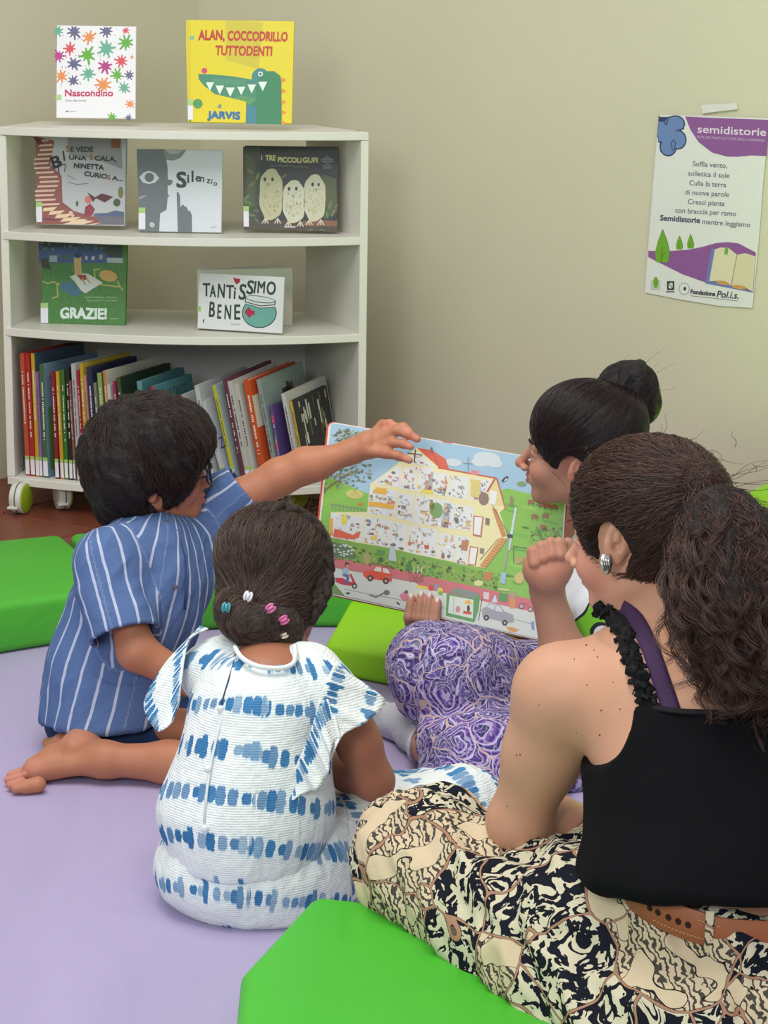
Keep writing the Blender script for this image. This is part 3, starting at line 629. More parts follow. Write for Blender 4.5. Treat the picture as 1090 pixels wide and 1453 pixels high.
    if i == 35:
        for k in range(34):
            a, b = rr.uniform(.012, .185), rr.uniform(.05, .9) * hgt; stripquad(a, a + rr.uniform(.004, .011), b, min(hgt * .96, b + rr.uniform(.02, .06)), rr.choice([(206, 204, 190), (198, 196, 180), (110, 40, 36), (90, 100, 44), (200, 196, 180)]), 'c')
    if i == 31: stripquad(.0, .05, hgt * .55, hgt * .85, (206, 196, 180), 'c')
    if i == 33:
        for k in range(5): stripquad(.0005, th * .9, hgt * (.1 + .17 * k), hgt * (.2 + .17 * k), rr.choice([(200, 60, 110), (230, 170, 60), (80, 60, 140)]))
    if i == 24: stripquad(.03, .14, hgt * .5, hgt * .85, (150, 156, 166), 'c')
    if i == 26:
        Vt, Ft = text_geo('Z'); o_ = len(V)
        for q in Vt: V.append(B + X * (th + .0006) + U * (hgt * .42 + q[1] * .045) + D * (.012 + q[0] * .04))
        Cc.extend([lin((80, 70, 140))] * len(Vt)); Fc.extend([tuple(j + o_ for j in f) for f in Ft])
    if V: mk('print', V, Fc, PRINT, root, cols=Cc)

# ================================================================ poster and paper strip on the wall
POFF = .004
pp, PN = wallpt(935, 165, POFF)
root = None
def wp(x, y, off): return onp(x, y, CORN + PN * off, PN)
edge = [(935, 163), (984, 164), (1040, 166), (1093, 168), (1084, 250), (1078, 330), (1068, 437), (1020, 434), (965, 425), (915, 415), (920, 350), (927, 260)]
vf = []; n = len(edge)
PAP = flat('poster_paper', (222, 222, 220), .5, .3, var=.02)
bm = bmesh.new(); fr = [bm.verts.new(wp(x, y, .005)) for x, y in edge]; bk = [bm.verts.new(wp(x, y, .0045)) for x, y in edge]
bm.faces.new(fr); bm.faces.new(bk[::-1])
for i in range(n): bm.faces.new([fr[i], bk[i], bk[(i + 1) % n], fr[(i + 1) % n]])
bmesh.ops.recalc_face_normals(bm, faces=bm.faces)
poster = tag(bm_to('poster', bm, PAP, origin=wp(1004, 300, .005)), 'white and purple library reading poster taped to the plaster wall', 'poster')
A = Art(CORN + PN * .0052, PN); A.clip = edge[:7] + [(1068, 437), (915, 415)]; A.clip = [(935, 163), (1093, 168), (1068, 437), (915, 415)]; A.conv = lambda x, y: (870 + x / 4.2727, 120 + y / 4.2735)
pu = (140, 84, 150)
A.layer(1).poly([(437, 193), (560, 200), (950, 214), (932, 434), (840, 430), (760, 438), (690, 437), (600, 412), (520, 350), (470, 275)], pu)
A.layer(1).poly([(214, 1008), (330, 1010), (450, 1002), (540, 985), (620, 962), (690, 955), (760, 962), (866, 1018), (862, 1100), (850, 1262), (560, 1200), (420, 1150), (320, 1100), (214, 1046)], pu)
bl, bo = (104, 132, 184), (44, 60, 100)
A.layer(1); A.quad(272, 196, 330, 348, bo)
for k, c, g in ((0, bo, 8), (1, bl, 0)):
    A.layer(2 + k)
    for x, y, rx, ry in ((380, 238, 50, 44), (395, 335, 44, 52), (335, 378, 45, 50), (325, 290, 55, 60), (350, 250, 40, 50)): A.ell(x, y, rx + g, ry + g, c, 0, 18)
    A.quad(275, 225 - g, 330, 345 + g, c)
A.layer(4); A.line([(278, 190), (325, 245), (335, 205)], 6, bo); A.line([(382, 275), (432, 268)], 5, bo); A.line([(360, 390), (352, 355), (366, 336), (380, 350), (372, 395), (358, 400)], 5, bo); A.line([(288, 345), (286, 380)], 6, bo); A.ell(291, 405, 5, 5, bo, n=8)
gr = (112, 166, 40); gd = (66, 110, 30)
for x, top, bot, w_ in ((300, 876, 1078, 90), (402, 916, 1000, 40), (469, 906, 993, 40)):
    P = [(x, top), (x + w_ * .3, top + (bot - top) * .35), (x + w_ * .5, top + (bot - top) * .72), (x + w_ * .38, bot), (x - w_ * .4, bot), (x - w_ * .5, top + (bot - top) * .7), (x - w_ * .3, top + (bot - top) * .35)]
    A.layer(3).poly([(a + 3, b) for a, b in P], gd); A.layer(4).poly(P, gr); A.layer(5).line([(x - 8, bot), (x, bot - (bot - top) * .45)], w_ * .05, gd); A.line([(x - 5, bot - (bot - top) * .15), (x + w_ * .2, bot - (bot - top) * .3)], w_ * .04, gd)
A.layer(2).poly([(598, 992), (640, 1000), (600, 1190), (720, 1210), (848, 1262), (560, 1206)], (104, 124, 180))
A.layer(3).poly([(618, 1000), (650, 988), (700, 990), (752, 1032), (716, 1218), (650, 1190), (584, 1192)], (220, 210, 180)); A.poly([(754, 1032), (800, 1022), (864, 1042), (848, 1256), (780, 1218), (718, 1220)], (214, 206, 172))
A.layer(4).line([(752, 1032), (717, 1220)], 5, (160, 140, 100)); A.poly([(680, 990), (700, 992), (694, 1038), (685, 1025), (674, 1036)], (110, 160, 60)); A.ell(665, 1202, 40, 12, (204, 150, 80), 10); A.ell(765, 1228, 45, 12, (204, 150, 80), 8)
A.layer(3); A.text('semidistorie', 512, 292, 46, (226, 214, 232), 2.8, width=415, bold=1.6); A.text('RETE DEI PUNTI LETTURA DELLA CAMPANIA', 512, 325, 15, (206, 180, 214), 3, width=410)
tg = (104, 110, 124)
for s_, x0, x1, y in (('Soffia vento,', 483, 692, 494), ('solletica il sole', 455, 706, 552), ('Culla la terra', 462, 686, 610), ('di nuove parole', 437, 703, 666), ('Cresci pianta', 454, 677, 724), ('con braccia per ramo', 377, 746, 776)):
    A.text(s_, x0, y, 30, tg, 3.4, width=x1 - x0, bold=.8)
A.text('Semidistorie', 285, 824, 32, (76, 80, 104), 4, width=240, bold=3); A.text('mentre leggiamo', 541, 845, 30, tg, 4, width=290, bold=.8)
A.quad(230, 1185, 286, 1245, (190, 200, 188)); A.layer(4).ell(260, 1200, 16, 34, gr); A.quad(328, 1192, 372, 1246, (44, 46, 60)); A.layer(5).quad(338, 1202, 362, 1236, (216, 218, 220)); A.layer(6).line([(338, 1202), (362, 1236)], 4, (44, 46, 60)); A.quad(322, 1253, 374, 1259, (60, 60, 60))
A.layer(4).ell(432, 1238, 32, 36, (120, 124, 126), 0, 20); A.layer(5).ell(432, 1238, 29, 33, (222, 224, 222), 0, 20); A.layer(6).ell(436, 1238, 8, 12, (40, 40, 40))
A.text('Fondazione', 470, 1268, 26, (60, 60, 64), 6, width=148, bold=2.5); A.text('Pol.i.s.', 628, 1290, 40, (50, 50, 54), 4, width=132, bold=1.5, shear=.2); A.line([(470, 1280), (760, 1312)], 2.5, (90, 90, 90))
A.build('poster_print', poster)
q = [(995, 149), (1046, 146), (1047, 155), (997, 161)]
bm = bmesh.new(); fr = [bm.verts.new(wp(x, y, .005 + .004 * (i in (2, 3)))) for i, (x, y) in enumerate(q)]; bk = [bm.verts.new(wp(x, y, .004 + .004 * (i in (2, 3)))) for i, (x, y) in enumerate(q)]
bm.faces.new(fr); bm.faces.new(bk[::-1]); [bm.faces.new([fr[i], bk[i], bk[(i + 1) % 4], fr[(i + 1) % 4]]) for i in range(4)]
bmesh.ops.recalc_face_normals(bm, faces=bm.faces)
tape = tag(bm_to('paper_strip', bm, flat('white_strip', (214, 212, 204), .6), origin=wp(1020, 153, .005)), 'small curling white paper strip stuck to the wall above the poster', 'paper')
# ================================================================ implicit-surface modelling (bodies, garments, hair masses)
def npv(v): return np.array([v[0], v[1], v[2]], dtype=np.float64)
class Fld:
    """smooth union / subtraction of tapered capsules and ellipsoids, in world metres"""
    def __init__(s): s.p = []
    def cone(s, a, b, ra, rb, k=.012, g=0): s.p.append(('c', npv(a), npv(b), ra, rb, k, g, 1)); return s
    def chain(s, pts, rad, k=.012, g=0):
        for i in range(len(pts) - 1): s.cone(pts[i], pts[i + 1], rad[i], rad[i + 1], k, g)
        return s
    def ell(s, c, r, R=None, k=.012, g=0, sign=1): s.p.append(('e', npv(c), npv(r), np.array(R if R is not None else np.eye(3), dtype=float), None, k, g, sign)); return s
    def sub(s, c, r, R=None, k=.005): return s.ell(c, r, R, k, 0, -1)
    def subcone(s, a, b, ra, rb, k=.004): s.p.append(('c', npv(a), npv(b), ra, rb, k, 0, -1)); return s
    def subcyl(s, a, b, R, k=.003): s.p.append(('y', npv(a), npv(b), R, 0, k, 0, -1)); return s
    def cut(s, p, n, k=.003): s.p.append(('h', npv(p), npv(Vector(n).normalized()), 0, 0, k, 0, -2)); return s   # remove the side n points to
    @staticmethod
    def dist(q, P):
        if q[0] == 'c':
            a, b, ra, rb = q[1:5]; ba = b - a; t = np.clip(((P - a) @ ba) / max(ba @ ba, 1e-12), 0, 1)
            return np.linalg.norm(P - a - t[..., None] * ba, axis=-1) - (ra + (rb - ra) * t)
        if q[0] == 'e':
            L = ((P - q[1]) @ q[3]) ; r = q[2]; k0 = np.linalg.norm(L / r, axis=-1); k1 = np.linalg.norm(L / (r * r), axis=-1)
            return k0 * (k0 - 1) / np.maximum(k1, 1e-9)
        if q[0] == 'y':
            a, b, R = q[1:4]; ba = b - a; L = np.linalg.norm(ba); u = ba / L; t = (P - a) @ u; rad = np.linalg.norm(P - a - t[..., None] * u, axis=-1)
            return np.maximum(rad - R, np.abs(t - L / 2) - L / 2)
        return (P - q[1]) @ q[2]
    @staticmethod
    def comb(d, di, k, sign):
        if sign == 1:
            h = np.clip(.5 + .5 * (d - di) / k, 0, 1); return d + (di - d) * h - k * h * (1 - h)
        if sign == -2: di = -di
        h = np.clip(.5 - .5 * (d + di) / k, 0, 1); return d + (-di - d) * h + k * h * (1 - h)
    def __call__(s, P):
        d = np.full(P.shape[:-1], .06)
        for q in s.p: d = s.comb(d, s.dist(q, P), q[5], q[7])
        return d
    def grad(s, P, e=.002):
        g = np.stack([s(P + np.eye(3)[i] * e) - s(P - np.eye(3)[i] * e) for i in range(3)], -1)
        return g / np.maximum(np.linalg.norm(g, axis=-1, keepdims=True), 1e-9)
    def bounds(s):
        lo, hi = np.full(3, 1e9), np.full(3, -1e9)
        for q in s.p:
            if q[7] != 1: continue
            l, h = s.pb(q, .012); lo = np.minimum(lo, l); hi = np.maximum(hi, h)
        return lo, hi
    @staticmethod
    def pb(q, m):
        if q[0] in 'cy': r = max(q[3], q[4]) + m; return np.minimum(q[1], q[2]) - r, np.maximum(q[1], q[2]) + r
        r = q[2].max() + m; return q[1] - r, q[1] + r
    def mesh(s, h, lo=None, hi=None):
        L, Hh = s.bounds(); lo = L if lo is None else np.maximum(L, npv(lo)); hi = Hh if hi is None else np.minimum(Hh, npv(hi))
        n = np.maximum(np.ceil((hi - lo) / h).astype(int) + 1, 3); ax = [lo[i] + h * np.arange(n[i]) for i in range(3)]
        d = np.full(tuple(n), .06, dtype=np.float32)
        for q in s.p:
            if q[0] == 'h': sl = [slice(0, n[i]) for i in range(3)]
            else:
                l, u = s.pb(q, .06 if q[7] == 1 else .015 + q[5])
                a = np.clip(((l - lo) / h).astype(int), 0, n); b = np.clip(((u - lo) / h).astype(int) + 2, 0, n)
                if (b <= a).any(): continue
                sl = [slice(a[i], b[i]) for i in range(3)]
            G = np.stack(np.meshgrid(ax[0][sl[0]], ax[1][sl[1]], ax[2][sl[2]], indexing='ij'), -1)
            d[tuple(sl)] = s.comb(d[tuple(sl)], s.dist(q, G).astype(np.float32), q[5], q[7])
        return surfnet(d, lo, h)
def surfnet(d, lo, h):
    ins = d < 0; n = np.array(d.shape)
    cs = np.zeros(tuple(n - 1), dtype=np.int8); offs = [(i, j, k) for i in (0, 1) for j in (0, 1) for k in (0, 1)]
    for (i, j, k) in offs: cs += ins[i:n[0] - 1 + i, j:n[1] - 1 + j, k:n[2] - 1 + k]
    act = (cs > 0) & (cs < 8); idx = np.argwhere(act); vid = np.full(tuple(n - 1), -1, dtype=np.int64); vid[act] = np.arange(len(idx))
    acc = np.zeros((len(idx), 3)); cnt = np.zeros(len(idx)); I = idx.T
    cv = {o: d[I[0] + o[0], I[1] + o[1], I[2] + o[2]].astype(np.float64) for o in offs}
    for a in offs:
        for axn in range(3):
            if a[axn]: continue
            b = list(a); b[axn] = 1; b = tuple(b); va, vb = cv[a], cv[b]; cr = (va < 0) != (vb < 0)
            t = np.where(cr, va / np.where(cr, va - vb, 1), 0); p = np.array(a, dtype=float)[None, :].repeat(len(idx), 0); p[:, axn] = t
            acc[cr] += p[cr]; cnt[cr] += 1
    V = lo + h * (idx + acc / cnt[:, None])
    Q = []
    for axn in range(3):
        o = [1, 1, 1]; o[axn] = 0
        sl0 = tuple(slice(o[i], n[i] - 1) for i in range(3)); sl1 = tuple(slice(o[i] + (1 if i == axn else 0), n[i] - 1 + (1 if i == axn else 0)) for i in range(3))
        a0, a1 = ins[sl0], ins[sl1]; e = np.argwhere(a0 != a1) + np.array(o); fl = a0[a0 != a1]
        if len(e) == 0: continue
        u, v = [i for i in range(3) if i != axn]
        def g(du, dv):
            q = e.copy(); q[:, u] -= du; q[:, v] -= dv; return vid[q[:, 0], q[:, 1], q[:, 2]]
        quad = np.stack([g(1, 1), g(0, 1), g(0, 0), g(1, 0)], 1)
        flip = fl if axn != 1 else ~fl
        quad[~flip] = quad[~flip][:, ::-1]
        Q.append(quad)
    return V, np.concatenate(Q)
def vnorm(V, Q):
    a, b, c, d = (V[Q[:, i]] for i in range(4)); fn = np.cross(c - a, d - b); N = np.zeros_like(V)
    for i in range(4): np.add.at(N, Q[:, i], fn)
    return N / np.maximum(np.linalg.norm(N, axis=1, keepdims=True), 1e-12)
def smooth(V, Q, it=2, lam=.5):
    E = np.concatenate([Q[:, [0, 1]], Q[:, [1, 2]], Q[:, [2, 3]], Q[:, [3, 0]]]); 
    for _ in range(it):
        for l in (lam, -lam * 1.04):
            S = np.zeros_like(V); c = np.zeros(len(V)); np.add.at(S, E[:, 0], V[E[:, 1]]); np.add.at(c, E[:, 0], 1); np.add.at(S, E[:, 1], V[E[:, 0]]); np.add.at(c, E[:, 1], 1)
            V = V + l * (S / np.maximum(c, 1)[:, None] - V)
    return V
def h3(i, j, k, sd):
    x = (i * 374761393 + j * 668265263 + k * 2147483647 + sd * 974634777) & 0xffffffff
    x = ((x ^ (x >> 13)) * 1274126177) & 0xffffffff; return ((x ^ (x >> 16)) & 0xffff) / 65535.0 * 2 - 1
def vnoise(P, sc=1.0, sd=0):
    P = P * sc; f = np.floor(P).astype(np.int64); t = P - f; t = t * t * (3 - 2 * t); r = 0
    for i in (0, 1):
        for j in (0, 1):
            for k in (0, 1):
                r = r + h3(f[:, 0] + i, f[:, 1] + j, f[:, 2] + k, sd) * (t[:, 0] if i else 1 - t[:, 0]) * (t[:, 1] if j else 1 - t[:, 1]) * (t[:, 2] if k else 1 - t[:, 2])
    return r
def npmesh(name, V, Q, mat, parent, attrs=None):
    off = npv(parent_world(parent)) if parent is not None else V.mean(0)
    me = bpy.data.meshes.new(name); W = (V - off).astype(np.float32)
    me.vertices.add(len(W)); me.vertices.foreach_set('co', W.ravel()); me.loops.add(Q.size); me.loops.foreach_set('vertex_index', Q.ravel().astype(np.int32))
    me.polygons.add(len(Q)); me.polygons.foreach_set('loop_start', np.arange(0, Q.size, Q.shape[1], dtype=np.int32)); me.polygons.foreach_set('loop_total', np.full(len(Q), Q.shape[1], dtype=np.int32))
    me.polygons.foreach_set('use_smooth', np.ones(len(Q), dtype=bool)); me.update(calc_edges=True); me.validate()
    for k, a in (attrs or {}).items():
        if k == 'Col': at_ = me.color_attributes.new('Col', 'FLOAT_COLOR', 'POINT'); at_.data.foreach_set('color', np.concatenate([a, np.ones((len(a), 1))], 1).astype(np.float32).ravel())
        else: at_ = me.attributes.new(k, 'FLOAT_VECTOR', 'POINT'); at_.data.foreach_set('vector', a.astype(np.float32).ravel())
    me.materials.append(mat); o = bpy.data.objects.new(name, me); link(o, parent)
    if parent is None: o.location = Vector(off)
    return o
def regions(f, regs, h):
    """coarse everywhere plus finer boxes (lo,hi,h); coarse faces wholly inside a fine box are dropped"""
    Vs, Qs, n = [], [], 0; V, Q = f.mesh(h)
    fine = []
    for lo, hi, hh in regs:
        lo, hi = npv(lo), npv(hi); fine.append((lo, hi)); a, b = f.mesh(hh, lo, hi); fine[-1] = (lo, hi, a, b)
    keep = np.ones(len(Q), bool)
    cen = V[Q].mean(1)
    for lo, hi, a, b in fine: keep &= ~((cen > lo + h * .9) & (cen < hi - h * .9)).all(1)
    V = smooth(V, Q, 1); parts = [(V, Q[keep])]
    done = []
    for lo, hi, a, b in fine:
        a = smooth(a, b, 1); c = a[b].mean(1); kk = np.ones(len(b), bool)
        for l2, h2 in done: kk &= ~((c > l2 + h * .5) & (c < h2 - h * .5)).all(1)
        parts.append((a, b[kk])); done.append((lo, hi))
    for V, Q in parts: Vs.append(V); Qs.append(Q + n); n += len(V)
    V, Q = np.concatenate(Vs), np.concatenate(Qs)
    used = np.zeros(len(V), bool); used[Q.ravel()] = True; mp = np.cumsum(used) - 1
    return V[used], mp[Q]
def tint(V, base, blobs):
    c = np.tile(np.array(lin(base)), (len(V), 1))
    n = vnoise(V, 45, 3) * .035 + vnoise(V, 12, 5) * .03; c *= (1 + n)[:, None]
    for ctr, r, col, st in blobs:
        w_ = np.clip(1 - (np.linalg.norm((V - npv(ctr)) / (r if isinstance(r, float) else np.array(r)), axis=1)), 0, 1); w_ = np.clip(w_ * 2, 0, 1) * st
        c = c * (1 - w_[:, None]) + np.array(lin(col)) * w_[:, None]
    return np.clip(c, 0, 1)
def skinmat(name='skin', rough=.5):
    if name in _mc: return _mc[name]
    t = NT(name, rough, .35); a = t.attr('Col').outputs['Color']
    n_ = t.noise(260, detail=2); t.col(t.mix(t.math('MULTIPLY', n_, .12), a, t.mix(.5, a, (.35, .08, .04)))); t.bump(t.noise(420, detail=2), .0006, .35)
    t.b.inputs['Subsurface Weight'].default_value = .12; t.b.inputs['Subsurface Radius'].default_value = (.012, .005, .003); t.b.inputs['Subsurface Scale'].default_value = 1.0
    _mc[name] = t.m; return t.m
# ---------------------------------------------------------------- head
def frame(fwd, up=(0, 0, 1)):
    f = Vector(fwd).normalized(); u = Vector(up); r = f.cross(u).normalized(); u = r.cross(f).normalized(); return r, f, u
class Head:
    def __init__(s, O, fwd, up=(0, 0, 1), sc=1.0, child=False, ear=(0, 0)):
        s.ear = ear
        s.O = Vector(O); s.r, s.f, s.u = frame(fwd, up); s.s = sc; s.child = child; s.R = np.array([[s.r[i], s.f[i], s.u[i]] for i in range(3)])
    def p(s, x, y, z): return s.O + (s.r * x + s.f * y + s.u * z) * s.s
    def skull(s, f, grow=0.0, k=.02):
        S = s.s; f.ell(s.p(0, -.012, .022), ((.074 * S + grow), (.094 * S + grow), (.086 * S + grow)), s.R, k); return f
    def add(s, f):
        S = s.s; ch = s.child; s.skull(f)
        f.ell(s.p(0, .030, -.035), (.060 * S, .062 * S, .072 * S), s.R, .02)
        cz = -.092 if ch else -.1
        for q in (-1, 1): f.cone(s.p(.046 * q, .0, -.062), s.p(.012 * q, .068, cz), .02 * S, .017 * S, .025)
        f.ell(s.p(0, .074, cz - .004), (.018 * S, .015 * S, .014 * S), s.R, .014)
        for q in (-1, 1):
            f.cone(s.p(.012 * q, .088, .008), s.p(.042 * q, .074, .008), .009 * S, .009 * S, .014)
            f.ell(s.p(.036 * q, .064, -.042), (.024 * S, .024 * S, .024 * S), s.R, .02)
            f.sub(s.p(.031 * q, .098, -.012), (.014 * S, .011 * S, .009 * S), s.R, .010)
            for zz, hh_ in ((.0075, .0046), (-.0085, .0040)):
                f.chain([s.p((.031 + .0125 * math.cos(a)) * q, .0745 + .0105 * math.sin(a), -.0125 + zz * (.35 + .65 * math.sin(a))) for a in [math.pi * (.05 + .9 * i / 4) for i in range(5)]], [hh_ * S] * 5, .003)
        nt = .108 if ch else .118
        f.cone(s.p(0, .088, -.004), s.p(0, nt - .004, -.042), .007 * S, .0085 * S, .010)
        f.ell(s.p(0, nt - .002, -.045), (.0095 * S, .0095 * S, .0085 * S), s.R, .006)
        for q in (-1, 1): f.ell(s.p(.0115 * q, nt - .014, -.049), (.0075 * S, .0085 * S, .0065 * S), s.R, .005); f.sub(s.p(.0065 * q, nt - .010, -.0565), (.0032 * S, .005 * S, .004 * S), s.R, .002)
        f.ell(s.p(0, .082, -.07), (.024 * S, .016 * S, .017 * S), s.R, .012)
        for x0, x1, y0, y1, z0, z1, r in ((-.022, -.005, .086, .0985, -.0705, -.0655, .0045), (.022, .005, .086, .0985, -.0705, -.0655, .0045), (-.005, .005, .0985, .0985, -.0655, -.0655, .0045),
                (-.019, 0, .087, .098, -.0745, -.0785, .0055), (.019, 0, .087, .098, -.0745, -.0785, .0055)):
            f.cone(s.p(x0, y0, z0), s.p(x1, y1, z1), r * .7 * S, r * S, .004)
        f.subcone(s.p(-.02, .093, -.0722), s.p(0, .105, -.0716), .0014 * S, .0018 * S, .003); f.subcone(s.p(.02, .093, -.0722), s.p(0, .105, -.0716), .0014 * S, .0018 * S, .003)
        for q in (-1, 1):
            c = s.p(.078 * q, -.008 + s.ear[0], -.018 + s.ear[1]); er = (s.r * q * .85 - s.f * .5).normalized(); eu = (s.u * .97 - s.f * .2).normalized(); ef = eu.cross(er).normalized()
            E = np.array([[er[i], ef[i], eu[i]] for i in range(3)])
            f.ell(c, (.008 * S, .0175 * S, .031 * S), E, .006)
            f.sub(c + er * .0085 * S + eu * .004 * S, (.0065 * S, .0105 * S, .020 * S), E, .0025); f.ell(c + er * .0035 * S + eu * .004 * S, (.0035 * S, .0045 * S, .013 * S), E, .002); f.sub(c + er * .009 * S - eu * .006 * S, (.009 * S, .0055 * S, .007 * S), E, .002)
            f.ell(c + er * .002 * S + eu * -.024 * S + ef * .002 * q * 0, (.0065 * S, .009 * S, .009 * S), E, .004)
            f.ell(c + er * .003 * S + eu * .0 - ef * (.011 * S) * (1 if (ef.dot(s.f) < 0) else -1) * 1.0, (.004 * S, .004 * S, .008 * S), E, .003)
        return f
    def blobs(s, lip=(176, 96, 92), blush=(206, 120, 104)):
        return [(s.p(0, .1, -.0725), (.03 * s.s, .03 * s.s, .0125 * s.s) if False else .019 * s.s, lip, .75), (s.p(.042, .075, -.045), .03, blush, .22), (s.p(-.042, .075, -.045), .03, blush, .22), (s.p(.085, -.01, -.02), .04, blush, .3), (s.p(-.085, -.01, -.02), .04, blush, .3), (s.p(0, .118, -.045), .02, blush, .3)]
    def extras(s, root, skin_, iris=(60, 38, 26)):
        S = s.s
        for q in (-1, 1):
            c = s.p(.031 * q, .0735, -.0125)
            eye = bpy.data.objects.new('eye', None)
            bm = bmesh.new(); bmesh.ops.create_uvsphere(bm, u_segments=20, v_segments=14, radius=.0118 * S, matrix=Matrix.Translation(c))
            e = bm_to('eye', bm, flat('eye_white', (214, 206, 200), .25, .5, var=.01), root, True)
            V, Fc = [], []
            for rad, nm, cl, of in ((.0058, 'iris', iris, .0108), (.0028, 'pupil', (12, 10, 10), .0114)):
                bm = bmesh.new(); bmesh.ops.create_circle(bm, cap_ends=True, segments=16, radius=rad * S); M = Matrix.Translation(c + s.f * of * S) @ Vector((0, 0, 1)).rotation_difference(s.f).to_matrix().to_4x4(); bmesh.ops.transform(bm, matrix=M, verts=bm.verts)
                bm_to(nm, bm, flat(nm, cl, .15, .6, var=.01), e)
            # lids and lashes
            st = ([], [])
            for zz, rr_, n_ in ((.0042, .0022, 7), (-.0055, .0016, 7)):
                P = [s.p((.031 + .0125 * math.cos(a)) * q, .0745 + .0118 * .93 * math.sin(a) * 1.0 + .0008, -.0125 + zz * math.sin(a)) for a in [math.pi * (.08 + .84 * i / (n_ - 1)) for i in range(n_)]]
                V, Fc = tube(P, [rr_ * S * .6] + [rr_ * S] * (n_ - 2) + [rr_ * S * .6], 6); add_vf(st, V, Fc)
            mk('eyelid', st[0], st[1], skin_, root, True)
            P = [s.p((.031 + .0135 * math.cos(a)) * q, .0745 + .0142 * math.sin(a), -.0125 + .0035 * math.sin(a)) for a in [math.pi * (.1 + .8 * i / 6) for i in range(7)]]
            V, Fc = tube(P, .0009 * S, 5); mk('eyelashes', V, Fc, flat('lash', (28, 20, 18), .6), root)
            P = [s.p((.012 + .036 * t_) * q, .0975 - .019 * t_ * t_ - .002, .010 + .006 * math.sin(t_ * 2.6) - .003 * t_) for t_ in [i / 6 for i in range(7)]]
            V, Fc = tube(P, [.0012 * S, .0022 * S, .0024 * S, .0022 * S, .002 * S, .0016 * S, .0008 * S], 6); mk('eyebrow', V, Fc, flat('brow', (44, 30, 26), .8), root)
# ---------------------------------------------------------------- hand
def hand(f, W, fd, dn, L, thumb=1, curls=None, spread=.06, tcurl=(.3, .3), tout=.75, wr=None, k=.004, tdir=None):
    """W wrist, fd finger direction, dn dorsal normal; thumb=+1 when the thumb lies towards fd x dn; returns fingertips"""
    fd = Vector(fd).normalized(); dn = Vector(dn); dn = (dn - fd * dn.dot(fd)).normalized(); sd = fd.cross(dn).normalized() * thumb
    r = L * .052; tips = []
    curls = curls or [(.35, .5, .3)] * 4
    for i, (off, pl, fl) in enumerate(((.155, .50, .41), (.055, .52, .455), (-.05, .50, .42), (-.15, .455, .33))):
        kn = W + fd * (pl * L) + sd * (off * L) + dn * (L * (.02 - .02 * abs(i - 1)))
        f.cone(W + sd * off * L * .45 + fd * .04 * L, kn, L * .085, L * .066, .010)
        d = (fd + sd * (spread * (1.5 - i))).normalized(); p = kn
        rr_ = [r * 1.12, r, r * .92, r * .8]
        if i == 3: rr_ = [v * .86 for v in rr_]
        for j, (sg, cu) in enumerate(zip((.45, .30, .25), curls[i])):
            ax_ = fd.cross(dn).normalized(); d = Matrix.Rotation(-cu, 3, ax_) @ d
            q = p + d * (fl * L * sg); f.cone(p, q, rr_[j], rr_[j + 1], k); p = q
        tips.append((p, d))
    b = W + fd * .12 * L + sd * .12 * L - dn * .03 * L
    td = tdir.normalized() if tdir else (fd * (1 - tout * .4) + sd * tout - dn * .25).normalized()
    p = b; rr_ = [L * .085, L * .066, L * .058, L * .048]
    for j, sg in enumerate((.25, .19, .16)):
        if j: td = (td * math.cos(tcurl[j - 1]) + (fd * .7 - sd * .55 - dn * .2).normalized() * math.sin(tcurl[j - 1])).normalized()
        q = p + td * sg * L; f.cone(p, q, rr_[j], rr_[j + 1], .006); p = q
    tips.append((p, td)); return tips
# ---------------------------------------------------------------- hair strands
def hairmat(name, c1, c2, rough=.38):
    t = NT(name, rough, .35)
    hi = t.n('ShaderNodeHairInfo').outputs['Random']; t.col(t.mix(hi, lin(c1), lin(c2))); return t.m
def capmat(name, c1, c2, scale=(60, 60, 8)):
    t = NT(name, .5, .3); n_ = t.noise(55, detail=5, rough=.7, dist=1.0)
    t.col(t.mix(n_, lin(c1), lin(c2))); t.bump(n_, .006, .9); return t.m
def strands(name, curves, rad, mat, parent):
    off = npv(parent_world(parent)); hc = bpy.data.hair_curves.new(name); hc.add_curves([len(c) for c in curves])
    P = (np.concatenate(curves) - off).astype(np.float32); hc.attributes['position'].data.foreach_set('vector', P.ravel())
    R = np.concatenate([np.linspace(rad, rad * .35, len(c)) for c in curves]).astype(np.float32)
    (hc.attributes.get('radius') or hc.attributes.new('radius', 'FLOAT', 'POINT')).data.foreach_set('value', R)
    hc.materials.append(mat); o = bpy.data.objects.new(name, hc); link(o, parent); o['kind'] = 'stuff'; return o
def uncut(f):
    g = Fld(); g.p = [q for q in f.p if q[7] == 1]; return g
def seeds(f, V, Q, n, rng, tol=.0035):
    P = surface_pts(V, Q, int(n * 1.6), rng); g = uncut(f); return P[np.abs(g(P)) < tol][:n]
def surface_pts(V, Q, n, rng):
    a, b, c = V[Q[:, 0]], V[Q[:, 1]], V[Q[:, 2]]; ar = np.linalg.norm(np.cross(b - a, c - a), axis=1); i = rng.choice(len(Q), n, p=ar / ar.sum())
    u, v = rng.random(n)[:, None], rng.random(n)[:, None]; return V[Q[i, 0]] * (1 - u) * (1 - v) + V[Q[i, 1]] * u * (1 - v) + V[Q[i, 2]] * u * v + V[Q[i, 3]] * (1 - u) * v
